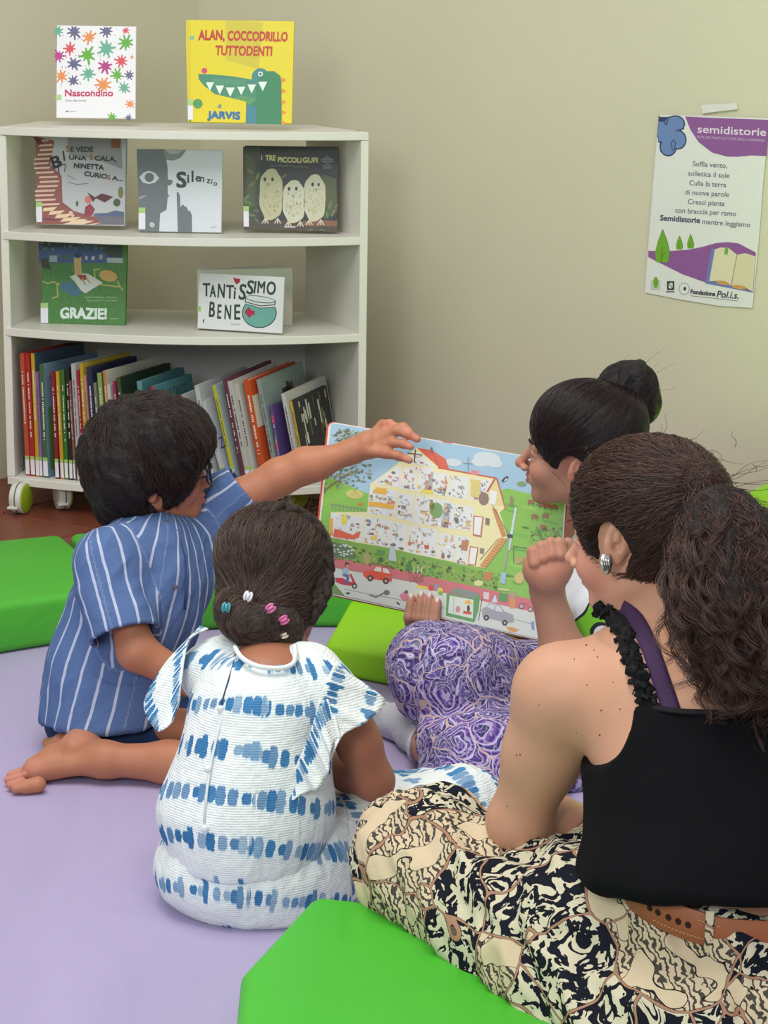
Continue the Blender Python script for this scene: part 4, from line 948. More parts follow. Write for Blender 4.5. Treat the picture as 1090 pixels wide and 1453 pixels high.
def flow(f, P0, dirfn, steps, step, lift=.0008, jit=.15, rng=RNG, wav=0, clip=None):
    """trace strands over iso-surface of f along dirfn(P)"""
    P = P0.copy(); out = [P.copy()]; J = rng.normal(size=P.shape) * jit; li = lift * (.3 + 1.4 * rng.random(len(P)))
    for t_ in range(steps):
        g = f.grad(P); D = dirfn(P) + J; D = D - g * (D * g).sum(1, keepdims=True); D /= np.maximum(np.linalg.norm(D, axis=1, keepdims=True), 1e-9)
        P = P + D * step; d = f(P); P = P - g * (d - li)[:, None]
        if wav: P = P + rng.normal(size=P.shape) * wav
        out.append(P.copy())
    A = np.stack(out, 1)
    if clip is None: return [A[i] for i in range(len(A))]
    D = clip(A.reshape(-1, 3)).reshape(A.shape[:2]) > .0045; res = []
    for i in range(len(A)):
        n_ = int(np.argmax(D[i])) if D[i].any() else A.shape[1]
        if n_ >= 4: res.append(A[i][:n_])
    return res
# ================================================================ people
def garment(name, f, h, mat, root, uv=None, disp=None, it=2, lo=None, hi=None):
    V, Q = f.mesh(h, lo, hi); V = smooth(V, Q, it); N = vnorm(V, Q)
    at_ = {'uvw': uv(V)} if uv else {}
    if disp is not None: V = V + N * disp(V, N)[:, None]
    return npmesh(name, V, Q, mat, root, at_), V, Q
def axis_uv(V, segs):
    """segs: list of (a,b,r0,refdir); nearest segment gives u = angle*radius, v = distance along"""
    best = None
    for i, (a, b, R, ref, v0) in enumerate(segs):
        a, b = npv(a), npv(b); ba = b - a; L = np.linalg.norm(ba); t = ((V - a) @ ba) / (L * L); tc = np.clip(t, -.1, 1.1)
        rel = V - a - tc[:, None] * ba; d = np.linalg.norm(rel, axis=1) - R; ax = ba / L; rf = npv(ref); rf = rf - ax * (rf @ ax); rf /= np.linalg.norm(rf); sd = np.cross(ax, rf)
        ang = np.arctan2(rel @ sd, rel @ rf); u = ang * R; res = np.stack([u, t * L + v0, np.full(len(V), float(i))], 1)
        if best is None: best, bd = res, d
        else: m_ = d < bd; best[m_] = res[m_]; bd = np.minimum(d, bd)
    return best
def ridged(V, sc, stretch, sd, amp):
    """folds: noise stretched along direction `stretch` (unit) by 4x"""
    s = npv(stretch); s = s / np.linalg.norm(s); W = V - (V @ s)[:, None] * s * .78
    n = vnoise(W, sc, sd) + .5 * vnoise(W, sc * 2.1, sd + 1); return amp * (1 - np.abs(n) * 1.6)

# ---------------------------------------------------------------- cloth materials
t = NT('blue_striped_shirt', .85, .15); a = t.attr('uvw').outputs['Vector']; sp = t.n('ShaderNodeSeparateXYZ'); t.l(a, sp.inputs[0])
nz = t.noise(14, t.obj(), 3); x = t.math('ADD', sp.outputs[0], t.math('MULTIPLY', nz, .006)); fr = t.math('FRACT', t.math('DIVIDE', x, .031)); st = t.math('LESS_THAN', t.math('ABSOLUTE', t.math('SUBTRACT', fr, .5)), .075)
wv = t.noise(420, t.obj(), 2); wv2 = t.noise(26, t.obj(), 5, .7)
bl = t.mix(wv2, lin((68, 92, 138)), lin((90, 114, 160))); bl = t.mix(t.math('MULTIPLY', wv, .25), bl, lin((120, 142, 182)))
t.col(t.mix(t.math('MULTIPLY', st, .84), bl, lin((190, 198, 216)))); t.bump(t.math('ADD', wv, t.math('MULTIPLY', wv2, 3)), .0015, .6); SHIRT = t.m
t = NT('tie_dye_crepe', .85, .15); a = t.attr('uvw').outputs['Vector']; sp = t.n('ShaderNodeSeparateXYZ'); t.l(a, sp.inputs[0]); u, v = sp.outputs[0], sp.outputs[1]
cmb = t.n('ShaderNodeCombineXYZ'); t.l(u, cmb.inputs[0]); t.l(t.math('FLOOR', t.math('DIVIDE', v, .066)), cmb.inputs[1]); t.l(sp.outputs[2], cmb.inputs[2])
vo = t.n('ShaderNodeMapping'); t.l(cmb.outputs[0], vo.inputs[0]); vo.inputs['Scale'].default_value = (1, 7.3, 3.1)
n1 = t.noise(105, vo.outputs[0], 1.5, .5); n2 = t.noise(34, vo.outputs[0], 1); n3m = t.n('ShaderNodeMapping'); t.l(t.attr('uvw').outputs['Vector'], n3m.inputs[0]); n3m.inputs['Scale'].default_value = (1, .3, 1); n3 = t.noise(380, n3m.outputs[0], 2); n4 = t.noise(22, vo.outputs[0], 1)
off = t.math('MULTIPLY', t.math('SUBTRACT', t.noise(9, vo.outputs[0], 1), .5), .02)
dd = t.math('ABSOLUTE', t.math('SUBTRACT', t.math('SUBTRACT', t.math('MULTIPLY', t.math('FRACT', t.math('DIVIDE', v, .066)), .066), .033), off))
rowid = t.math('FLOOR', t.math('DIVIDE', v, .066)); vr = t.n('ShaderNodeTexVoronoi', voronoi_dimensions='1D'); vr.inputs['Scale'].default_value = 1; vr.inputs['Randomness'].default_value = .8
t.l(t.math('ADD', t.math('ADD', t.math('MULTIPLY', u, 72), t.math('MULTIPLY', n3, .35)), t.math('ADD', t.math('MULTIPLY', rowid, 17.37), t.math('MULTIPLY', sp.outputs[2], 5.1))), vr.inputs['W'])
vcs = t.n('ShaderNodeSeparateColor'); t.l(vr.outputs['Color'], vcs.inputs[0])
hh = t.math('SUBTRACT', t.math('ADD', t.math('ADD', .0045, t.math('MULTIPLY', vcs.outputs[0], .0115)), t.math('MULTIPLY', n3, .006)), t.math('MULTIPLY', t.math('POWER', t.math('MULTIPLY', vr.outputs['Distance'], 2.0), 6), .016))
e = t.math('SUBTRACT', hh, dd); m1 = t.math('MULTIPLY', e, 420, clamp=True); halo = t.math('MULTIPLY', t.math('ADD', e, .008), 70, clamp=True)
inten = t.math('ADD', .52, t.math('MULTIPLY', t.math('MULTIPLY', vcs.outputs[1], 1.6, clamp=True), .55))
white = t.mix(t.noise(40, t.obj(), 3), lin((222, 228, 226)), lin((232, 236, 232)))
blue = t.mix(t.math('MULTIPLY', n4, 1.2, clamp=True), lin((40, 92, 140)), lin((74, 134, 182)))
c = t.mix(t.math('MULTIPLY', halo, .38), white, lin((160, 205, 224))); c = t.mix(t.math('MULTIPLY', m1, inten), c, blue); t.col(c)
wvn = t.n('ShaderNodeTexWave', wave_type='BANDS'); t.l(t.obj(), wvn.inputs['Vector']); wvn.inputs['Scale'].default_value = 90; wvn.bands_direction = 'Z'; wvn.inputs['Distortion'].default_value = 1.5
t.bump(t.math('ADD', t.math('MULTIPLY', wvn.outputs['Fac'], .35), t.math('MULTIPLY', t.noise(50, t.obj(), 4, .6), 4)), .0022, .6); DRESS = t.m
t = NT('purple_paisley_cotton', .8, .15); o_ = t.obj()
wn = t.n('ShaderNodeTexNoise'); wn.inputs['Scale'].default_value = 14; t.l(o_, wn.inputs['Vector']); wm = t.n('ShaderNodeVectorMath', operation='MULTIPLY_ADD'); t.l(wn.outputs['Color'], wm.inputs[0]); wm.inputs[1].default_value = (.06, .06, .06); t.l(o_, wm.inputs[2]); W = wm.outputs[0]
v1 = t.n('ShaderNodeTexVoronoi'); v1.inputs['Scale'].default_value = 13; t.l(W, v1.inputs['Vector']); v1e = t.n('ShaderNodeTexVoronoi', feature='DISTANCE_TO_EDGE'); v1e.inputs['Scale'].default_value = 13; t.l(W, v1e.inputs['Vector'])
v2 = t.n('ShaderNodeTexVoronoi'); v2.inputs['Scale'].default_value = 62; t.l(W, v2.inputs['Vector']); v2e = t.n('ShaderNodeTexVoronoi', feature='DISTANCE_TO_EDGE'); v2e.inputs['Scale'].default_value = 62; t.l(W, v2e.inputs['Vector'])
ring = t.math('FRACT', t.math('MULTIPLY', v1.outputs['Distance'], 5.2))
pc = t.ramp(ring, [(0, lin((78, 58, 128))), (.2, lin((160, 140, 196))), (.32, lin((198, 190, 216))), (.42, lin((88, 66, 138))), (.6, lin((64, 60, 100))), (.74, lin((172, 160, 200))), (.86, lin((120, 84, 160)))], 'CONSTANT')
nb_ = t.noise(9, W, 1.5, .5, 1.2); nb2 = t.math('FRACT', t.math('MULTIPLY', nb_, 13)); pc2 = t.ramp(nb2, [(0, lin((70, 56, 112))), (.16, lin((150, 140, 178))), (.24, lin((196, 190, 206))), (.32, lin((104, 84, 150))), (.52, lin((92, 98, 128))), (.66, lin((170, 160, 190))), (.72, lin((84, 60, 128))), (.9, lin((60, 54, 92)))], 'CONSTANT')
pmask = t.ramp(t.noise(7, o_, 1), [(0, 0.0), (.46, 1.0)], 'CONSTANT'); pc = t.mix(pmask, pc, pc2)
dots = t.math('LESS_THAN', v2.outputs['Distance'], .26); pc = t.mix(t.math('MULTIPLY', dots, .55), pc, lin((186, 178, 206)))
lines = t.math('LESS_THAN', v2e.outputs['Distance'], .035); pc = t.mix(t.math('MULTIPLY', lines, .4), pc, lin((206, 196, 206)))
big = t.math('LESS_THAN', v1e.outputs['Distance'], .016); pc = t.mix(t.math('MULTIPLY', big, .85), pc, lin((204, 176, 168)))
sc_ = t.n('ShaderNodeSeparateColor'); t.l(v1.outputs['Color'], sc_.inputs[0]); grn = t.math('MULTIPLY', t.math('GREATER_THAN', sc_.outputs[0], .78), t.math('LESS_THAN', v1.outputs['Distance'], .22)); pc = t.mix(t.math('MULTIPLY', grn, .8), pc, lin((44, 124, 88)))
t.col(pc); t.bump(t.noise(30, o_, 4), .004, .5); PAIS = t.m
t = NT('patchwork_zebra_print', .85, .12); o_ = t.obj()
wn = t.n('ShaderNodeTexNoise'); wn.inputs['Scale'].default_value = 9; t.l(o_, wn.inputs['Vector']); wm = t.n('ShaderNodeVectorMath', operation='MULTIPLY_ADD'); t.l(wn.outputs['Color'], wm.inputs[0]); wm.inputs[1].default_value = (.07, .07, .07); t.l(o_, wm.inputs[2]); W = wm.outputs[0]
vc = t.n('ShaderNodeTexVoronoi'); vc.inputs['Scale'].default_value = 9.5; t.l(W, vc.inputs['Vector']); ve = t.n('ShaderNodeTexVoronoi', feature='DISTANCE_TO_EDGE'); ve.inputs['Scale'].default_value = 9.5; t.l(W, ve.inputs['Vector'])
sc_ = t.n('ShaderNodeSeparateColor'); t.l(vc.outputs['Color'], sc_.inputs[0]); kind = t.math('GREATER_THAN', sc_.outputs[0], .46)
cam_n = t.noise(44, W, 2.2, .55, 1.4); camo = t.ramp(cam_n, [(0, lin((24, 26, 36))), (.505, lin((204, 196, 168)))], 'CONSTANT')
wv = t.n('ShaderNodeTexWave', wave_type='BANDS'); wr = t.n('ShaderNodeVectorRotate', rotation_type='EULER_XYZ'); t.l(o_, wr.inputs[0]); t.l(vc.outputs['Color'], wr.inputs['Rotation']); t.l(wr.outputs[0], wv.inputs['Vector']); wv.inputs['Scale'].default_value = 36; wv.inputs['Distortion'].default_value = 9; wv.inputs['Detail'].default_value = 2; wv.inputs['Detail Scale'].default_value = 2.2
zmask = t.ramp(t.noise(17, W, 1), [(0, 0.0), (.47, 1.0)], 'CONSTANT'); zl = t.math('MULTIPLY', t.math('GREATER_THAN', wv.outputs['Fac'], .64), zmask)
zeb = t.mix(t.math('MULTIPLY', zl, .92), t.mix(t.noise(8, o_), lin((198, 178, 146)), lin((212, 194, 162))), lin((40, 40, 44)))
zo = t.math('LESS_THAN', t.math('ABSOLUTE', t.math('SUBTRACT', t.noise(17, W, 1), .47)), .006); zeb = t.mix(zo, zeb, lin((36, 36, 40)))
c = t.mix(kind, camo, zeb); vine = t.math('LESS_THAN', ve.outputs['Distance'], .012); vout = t.math('LESS_THAN', ve.outputs['Distance'], .020)
c = t.mix(t.math('MULTIPLY', vout, .85), c, lin((50, 38, 34))); c = t.mix(vine, c, lin((168, 126, 102))); t.col(c); t.bump(t.noise(26, o_, 4, .6), .004, .5); SKIRT = t.m
BLACK = None
t = NT('black_jersey', .9, .1); t.col(t.mix(t.noise(8), lin((11, 11, 13)), lin((18, 18, 21)))); t.bump(t.noise(20, t.obj(), 4), .006, .6); BLACK = t.m
t = NT('navy_cotton', .85, .15); t.col(t.mix(t.noise(20), lin((34, 50, 84)), lin((44, 62, 98)))); t.bump(t.noise(40, t.obj(), 4), .003, .6); NAVY = t.m
t = NT('grey_sock_knit', .9, .1); t.col(t.mix(t.noise(220), lin((176, 176, 184)), lin((196, 196, 202)))); t.bump(t.noise(400), .001, .5); SOCK = t.m
t = NT('white_tshirt', .85, .15); n_ = t.noise(9, t.obj(), 1); g = t.ramp(n_, [(0, lin((206, 208, 214))), (.6, lin((206, 208, 214))), (.605, lin((40, 48, 40))), (.62, lin((110, 176, 50)))], 'CONSTANT'); t.col(g); TEE = t.m
SKIN = skinmat()
def ring_of(pts, r, name, mat, root, seg=8, closed=True): V, Fc = tube(pts, r, seg, closed); return mk(name, V, Fc, mat, root, True)
def circle_pts(c, n, r, N_=24, sq=1.0, ref=None):
    n = Vector(n).normalized(); a = (Vector(ref) - n * Vector(ref).dot(n)).normalized() if ref else n.orthogonal().normalized(); b = n.cross(a)
    return [Vector(c) + a * (r * math.cos(2 * math.pi * i / N_)) + b * (r * sq * math.sin(2 * math.pi * i / N_)) for i in range(N_)]

# ================================================================ BOY
g0 = onz(160, 1060, .013)
boy = empty('person', g0, 'boy in a blue striped shirt and glasses kneeling, reaching an arm to the big book', 'person')
hd = Head(at(214, 662, 3.70), (.95, .14, .06), (0, -.08, 1), .92, True)
f = Fld(); hd.add(f)
nb = at(222, 752, 3.70)
f.chain([hd.p(0, -.02, -.03), nb, at(205, 800, 3.68)], [.046, .044, .05], .02)
f.chain([at(200, 830, 3.68), at(180, 900, 3.66), at(165, 1000, 3.64)], [.06, .07, .075], .03)
# near arm (right): hangs, forearm goes forward behind the girl
shR, elR, wrR = at(160, 800, 3.56), at(194, 924, 3.50), at(300, 985, 3.50)
f.chain([shR, shR.lerp(elR, .5), elR, wrR], [.030, .032, .034, .023], .015)
hand(f, wrR, (wrR - elR), Vector((0, -.3, 1)), .135, thumb=-1, curls=[(.3, .4, .2)] * 4)
shL, elL, wrL = at(280, 745, 3.78), at(398, 676, 3.80), at(498, 641, 3.80)
f.chain([at(225, 790, 3.70), shL], [.04, .032], .02); f.chain([shL, shL.lerp(elL, .5), elL, wrL], [.034, .038, .034, .0225], .015); f.cone((elL + wrL) / 2 + Vector((-.02, 0, 0)), (elL + wrL) / 2, .032, .029, .02)
# reaching hand drawn finger by finger
HL = 1.29e-3; kn = at(533, 622, 3.80)
f.chain([wrL, at(520, 632, 3.80)], [.022, .026], .012); f.ell(at(528, 630, 3.80), (.026, .016, .024), None, .012)
tipsB = []
for P_, R_ in (([(530, 616, 3.815), (543, 603, 3.82), (554, 600, 3.80)], [.0105, .009, .0072]), ([(537, 618, 3.80), (557, 607, 3.80), (572, 606, 3.785), (579, 610, 3.78)], [.0105, .009, .008, .0068]),
        ([(540, 624, 3.79), (562, 611, 3.785), (580, 616, 3.775), (592, 623, 3.77)], [.0105, .009, .008, .0068]), ([(538, 634, 3.785), (558, 628, 3.775), (572, 630, 3.77), (583, 634, 3.765)], [.010, .0085, .0075, .0062]), ([(522, 640, 3.785), (548, 643, 3.77), (566, 647, 3.765), (581, 653, 3.76)], [.012, .0095, .008, .0065])):
    q = [at(*p) for p in P_]; f.chain(q, R_, .006); tipsB.append(q[-1])
# folded legs: near shin and foot lie on the mat
kneeR = onz(392, 1092, .06); shin = onz(240, 1082, .05); ank = onz(150, 1078, .052)
f.chain([kneeR, shin, ank], [.046, .036, .027], .02); f.chain([at(170, 1026, 3.64), kneeR + Vector((0, .04, .05))], [.035, .035], .02)
heel = onz(116, 1056, .058); ball = onz(52, 1092, .035)
f.cone(ank, heel, .026, .027, .025); f.cone(heel, onz(78, 1078, .045), .027, .024, .02); f.cone(onz(78, 1078, .045), ball, .023, .019, .02); f.cone(ank, ball, .024, .018, .022)
for x, y, r in ((16, 1100, .0082), (12, 1107, .008), (15, 1114, .0082), (23, 1119, .0088), (38, 1117, .0125)): f.cone(onz(x + 16, y - 4, .028), onz(x, y, .024), r * 1.15, r, .007)
a2 = onz(140, 1040, .06); b2 = onz(90, 1055, .045); f.cone(a2, b2, .026, .02, .02)
for x, y in ((64, 1056), (66, 1063), (72, 1067)): f.cone(b2, onz(x + 3, y - 2, .03), .016, .0095, .008)
V, Q = regions(f, [(hd.p(0, 0, 0) - Vector((.14, .14, .13)), hd.p(0, 0, 0) + Vector((.14, .14, .12)), .0028), (at(490, 672, 3.86), at(596, 590, 3.72) , .002) if False else (Vector((at(494, 672, 3.8).x, 3.70, at(494, 672, 3.8).z)), Vector((at(600, 590, 3.8).x, 3.88, at(600, 585, 3.8).z)), .0020),
        (Vector((onz(0, 1060, 0).x - .02, 3.3, -.01)), Vector((onz(120, 1060, 0).x, 3.75, .13)), .0028)], .0048)
bb = hd.blobs(); bb += [(p, .02, (214, 140, 116), .5) for p in tipsB] + [(heel, .05, (204, 140, 120), .4), (onz(25, 1110, .02), .06, (206, 136, 120), .5)]
npmesh('body', V, Q, SKIN, boy, {'Col': tint(V, (176, 116, 86), bb)}); hd.extras(boy, flat('eyelid_tan', (176, 118, 92), .5))
# shirt
f = Fld(); slA = (at(152, 803, 3.57), at(177, 902, 3.505)); slB = (at(280, 748, 3.78), at(348, 692, 3.79)); dA = (slA[1] - slA[0]).normalized(); dB = (slB[1] - slB[0]).normalized()
for (a_, b_), d_, r0, r1 in ((slA, dA, .058, .064), (slB, dB, .058, .054)):
    f.cone(a_, b_, r0, r1, .016); f.subcyl(b_, b_ + d_ * .15, .09, .003); f.subcyl(b_ - d_ * .035, b_ + d_ * .02, r1 - .009, .002)
tA, tB = at(212, 790, 3.68), at(162, 990, 3.64)
f.chain([at(215, 778, 3.69), at(185, 870, 3.67), at(165, 950, 3.65), at(160, 1030, 3.63)], [.080, .108, .120, .128], .03)
f.ell(at(205, 850, 3.64), (.105, .09, .13), None, .04); f.ell(at(122, 985, 3.66), (.07, .08, .075), None, .03); f.ell(at(205, 985, 3.60), (.065, .07, .075), None, .03); f.ell(at(110, 1005, 3.62), (.05, .06, .05), None, .03)
f.cone(at(160, 795, 3.58), at(285, 752, 3.78), .056, .056, .03); f.cone(at(250, 820, 3.70), at(285, 765, 3.77), .07, .06, .03)
f.cut(at(160, 1016, 3.62), (0.05, -.05, -1))
# cut sleeves flat then hollow
f.cone(nb + Vector((-.008, 0, -.01)), nb + Vector((-.006, 0, .016)), .056, .052, .012)
f.subcone(nb + Vector((0, 0, .03)), hd.p(0, -.01, -.06), .050, .055, .004)
f2 = Fld(); f2.p = [q for q in f.p]
def sleeve_cut(f, a, b, back=.0, rin=.05, depth=.022):
    d = (b - a).normalized(); f.subcone(b - d * (depth - rin * .0), b + d * .10, rin, rin + .035, .003)
def capcut(f, c, d, r=.075, L=.11):
    # remove everything in a disc-fronted slab beyond c along d (ball far ahead)
    f.sub(c + d * (L), (L, r * 1.25, r * 1.25), np.array([[d[i], d.orthogonal().normalized()[i], d.cross(d.orthogonal().normalized())[i]] for i in range(3)]), .003)
dn_ = npv((0, 0, 1))
def shirt_disp(V, N):
    m_ = np.ones(len(V))
    for b, d in ((slA[1], dA), (slB[1], dB)): t_ = (npv(b) - V) @ npv(d); near = np.linalg.norm(V - npv(b), axis=1) < .10; m_ = np.where(near, np.minimum(m_, np.clip(t_ / .035 - .2, 0, 1)), m_)
    return (ridged(V, 13, (.3, .1, .9), 2, .0065) + ridged(V, 30, (.5, .2, .6), 5, .0024)) * m_
def shirt_uv(V): return axis_uv(V, [(tA, tB, .112, (-.3, 1, 0), 0), (slA[0] - dA * .02, slA[1], .058, (0, 1, .2), 0), (slB[0], slB[1], .052, (0, 1, 0), 0)])
sh_, V, Q = garment('shirt', f, .0036, SHIRT, boy, shirt_uv, shirt_disp)
ring_of([p + Vector((0, 0, .006)) for p in circle_pts(nb + Vector((-.002, 0, .008)), (hd.p(0, -.02, -.03) - nb), .055, 28)], .0075, 'collar', SHIRT, boy)
# placket and buttons
pl = [at(250, 752, 3.64), at(262, 790, 3.635), at(264, 830, 3.615), at(262, 865, 3.60)]
def onfield(f, p, d=Vector((0, 1, 0)), lift=.001):
    """march from the camera side onto the field surface along the view ray through p"""
    r = (p - CAM).normalized(); t0 = (p - CAM).length - .35; P = npv(CAM + r * t0)
    for _ in range(90):
        dd_ = float(f(P[None, :])[0]);
        if dd_ < .0006: break
        P = P + npv(r) * max(min(dd_, .01) * .8, .0006)
    return Vector(P) - r * lift
pts = [onfield(f, p, lift=.0075) for p in pl]
V_, F_ = tube(pts, .0022, 6); mk('placket_edge', V_, F_, flat('navy_trim', (52, 66, 108), .8), boy, True)
for px, py in ((236, 741), (249, 833)):
    c = onfield(f, at(px, py, 3.62), lift=.008); bm = bmesh.new(); bmesh.ops.create_cone(bm, cap_ends=True, segments=16, radius1=.0045, radius2=.004, depth=.0024); M = Matrix.Translation(c) @ Vector((0, 0, 1)).rotation_difference((CAM - c).normalized()).to_matrix().to_4x4(); bmesh.ops.transform(bm, matrix=M, verts=bm.verts); bevel(bm, .0006, 1)
    bm_to('button', bm, flat('wood_button', (92, 72, 68), .4), boy)
# shorts
f = Fld(); f.chain([at(150, 1014, 3.64), at(122, 1016, 3.66)], [.095, .078], .04); f.chain([at(165, 1024, 3.61), at(370, 1056, 3.60)], [.062, .058], .03); f.chain([at(170, 1012, 3.74), at(330, 1045, 3.78)], [.07, .06], .03)
f.cut(Vector((0, 0, .028)), (0, 0, -1)); f.sub(heel + Vector((.01, -.02, .0)), (.05, .06, .05), None, .01)
garment('shorts', f, .006, NAVY, boy, None, lambda V, N: ridged(V, 16, (1, 0, 0), 3, .004))
# hair
hair = Fld(); hd.skull(hair, .026, .02); S = hd.s
hair.ell(hd.p(0, .02, .075), (.085, .085, .05), hd.R, .03); hair.ell(hd.p(0, -.05, -.01), (.085, .055, .085), hd.R, .03); hair.ell(hd.p(.035, .075, .045), (.05, .035, .035), hd.R, .02); hair.ell(hd.p(0, .078, .05), (.06, .034, .034), hd.R, .02)
hair.ell(hd.p(.074, .026, .01), (.022, .05, .045), hd.R, .02); hair.ell(hd.p(-.07, .03, .01), (.022, .05, .045), hd.R, .02); hair.ell(hd.p(0, -.085, -.075), (.04, .02, .03), hd.R, .02)
hair.sub(hd.p(0, .12, -.072), (.10, .082, .10), hd.R, .008); hair.cut(hd.p(0, 0, -.082), hd.u * -1 + hd.f * .45, .01); hair.sub(hd.p(.092, .004, -.052), (.035, .030, .034), hd.R, .006)
BH = capmat('dark_brown_hair', (15, 10, 9), (34, 23, 20))
def tuft(V, N): return ridged(V, 24, hd.u * -.8 + hd.f * .5, 11, .010) + ridged(V, 55, hd.u * -.8 + hd.f * .3, 13, .004)
ho, V, Q = garment('hair', hair, .0042, BH, boy, None, tuft)
crown = npv(hd.p(.015, -.045, .12))
def bdir(P):
    r = P - crown; r /= np.maximum(np.linalg.norm(r, axis=1, keepdims=True), 1e-6); sw = np.cross(npv(hd.u), r); front_ = np.clip((P - npv(hd.O)) @ npv(hd.f) / .1, 0, 1)[:, None]; dn = -npv(hd.u)
    return r * .9 + dn * .7 + npv(hd.r) * .55 * front_ + sw * .25
rg = np.random.default_rng(3); P0 = seeds(hair, V, Q, 15000, rg, .02)
cs = flow(hair, P0, bdir, 9, .006, .004, .35, rg); cs = [c + np.linspace(0, 1, len(c))[:, None] ** 2 * rg.normal(size=3) * .004 for c in cs]
strands('hair_strands', cs, .00055, hairmat('boy_hair_strands', (14, 9, 8), (62, 42, 34)), ho)
# glasses
GL = flat('dark_glasses_frame', (30, 28, 52), .3, .5); st = ([], [])
for q in (-1, 1):
    P = [hd.p((.033 + .025 * math.cos(a)) * q, .118 - .012 * abs(math.cos(a)) ** 2 * (1 if math.cos(a) > 0 else .2), -.016 + .021 * math.sin(a)) for a in [2 * math.pi * i / 22 for i in range(22)]]
    V_, F_ = tube(P, .0022, 6, True); add_vf(st, V_, F_)
V_, F_ = tube([hd.p(-.009, .117, -.012), hd.p(0, .121, -.009), hd.p(.009, .117, -.012)], .002, 6); add_vf(st, V_, F_)
gl = mk('glasses', st[0], st[1], GL, None, True, origin=hd.p(0, .11, -.015)); tag(gl, 'dark-framed glasses worn on the face of the boy in the striped shirt', 'glasses')
for q in (-1, 1):
    V_, F_ = tube([hd.p(.057 * q, .108, -.012), hd.p(.074 * q, .07, -.013), hd.p(.083 * q, .02, -.014), hd.p(.083 * q, -.015, -.022)], .0018, 6); o = mk('temple', V_, F_, GL, gl, True)
# ================================================================ BOOK held open
e0, e1 = 3.86, 3.74
BL_, BR_2 = at(443, 838, e0), at(792, 914, e1)
TLr, TRr = at(467, 598, e0 + .10), at(806, 657, e1 + .10)
mid = (BL_ + BR_2) / 2; bn = (BR_2 - BL_).cross(TLr - BL_).normalized(); bn = bn if bn.y < 0 else -bn
bq = [onp(*p, mid, bn) for p in ((467, 598), (806, 657), (792, 914), (443, 838))]
big = empty('big_picture_book', mid, 'large open picture book showing a cutaway house, held up by the woman with the bun', 'book')
def bk(u, v, off=0.0):
    a_ = bq[0].lerp(bq[1], u); b_ = bq[3].lerp(bq[2], u); return a_.lerp(b_, v) + bn * off
def bslab(name, u0, u1, v0, v1, o0, o1, mat, rnd=0.03):
    # rounded-corner sheet
    P = []
    for (cu, cv, a0) in ((u1 - rnd, v0 + rnd * 1.3, -90), (u1 - rnd, v1 - rnd * 1.3, 0), (u0 + rnd, v1 - rnd * 1.3, 90), (u0 + rnd, v0 + rnd * 1.3, 180)):
        for i in range(6):
            a = math.radians(a0 + 18 * i); P.append((cu + rnd * math.cos(a), cv + rnd * 1.3 * math.sin(a)))
    n = len(P); V = [bk(u, v, o1) for u, v in P] + [bk(u, v, o0) for u, v in P]
    Fc = [tuple(range(n)), tuple(range(2 * n - 1, n - 1, -1))] + [(i, i + n, (i + 1) % n + n, (i + 1) % n) for i in range(n)]
    o = mk(name, V, Fc, mat, big); bm = bmesh.new(); bm.from_mesh(o.data); bmesh.ops.recalc_face_normals(bm, faces=bm.faces); bm.to_mesh(o.data); bm.free(); return o
bslab('cover', -.012, 1.006, -.004, 1.006, -.012, -.009, flat('red_cover', (196, 78, 54), .4)); bslab('page', 0, .5, 0, 1, -.009, 0, flat('card_page', (214, 214, 206), .45)); bslab('page', .5, 1, 0, 1, -.0088, 0, flat('card_page', (214, 214, 206), .45))
A = Art(mid, bn, 1.5e-4); A.clip = [(470, 600), (804, 658), (790, 912), (445, 836)]; rr = random.Random(11)
A.conv = lambda x, y: (430 + x / 5.38, 590 + y / 5.38)     # left crop coordinates
RC = lambda x, y: ((600 + x / 4.845 - 430) * 5.38, (620 + y / 4.845 - 590) * 5.38)  # right crop -> left crop
def RP(pts): return [RC(*p) for p in pts]
sky, gl1, gl2 = (150, 184, 204), (118, 176, 60), (96, 158, 56)
def corner(u, v): p = bq[0].lerp(bq[1], u).lerp(bq[3].lerp(bq[2], u), v); return p
def bp(u, v):      # book uv -> crop coords through exact projection
    p = corner(u, v) - CAM; d = p.dot(fw); x = 545 + F * p.dot(RT) / d; y = 726.5 - F * p.dot(UP) / d; return ((x - 430) * 5.38, (y - 590) * 5.38)
def U(pts, c): A.poly([bp(*p) for p in pts], c)
A.layer(1); U([(.02, .004), (.98, .004), (.996, .04), (.996, .36), (.8, .30), (.5, .36), (.004, .45), (.004, .03)], sky)
A.layer(2); U([(.004, .32), (.2, .38), (.5, .40), (.76, .20), (.996, .22), (.996, .80), (.004, .80)], (126, 180, 64)); 
for i in range(26): u_, v_ = rr.uniform(.78, .97), rr.uniform(.25, .75); A.layer(3); x, y = bp(u_, v_); A.ell(x, y, rr.uniform(30, 75), rr.uniform(9, 20), rr.choice([(108, 176, 58), (140, 190, 76), (98, 162, 56)]), 12, 8)
# clouds
A.layer(3)
for x, y, rx, ry in ((440, 150, 95, 48), (395, 175, 60, 30), (490, 180, 60, 30), (210, 175, 60, 26)): X, Y_ = RC(x, y); A.ell(X, Y_, rx * 1.1, ry * 1.1, (196, 206, 208), 6)
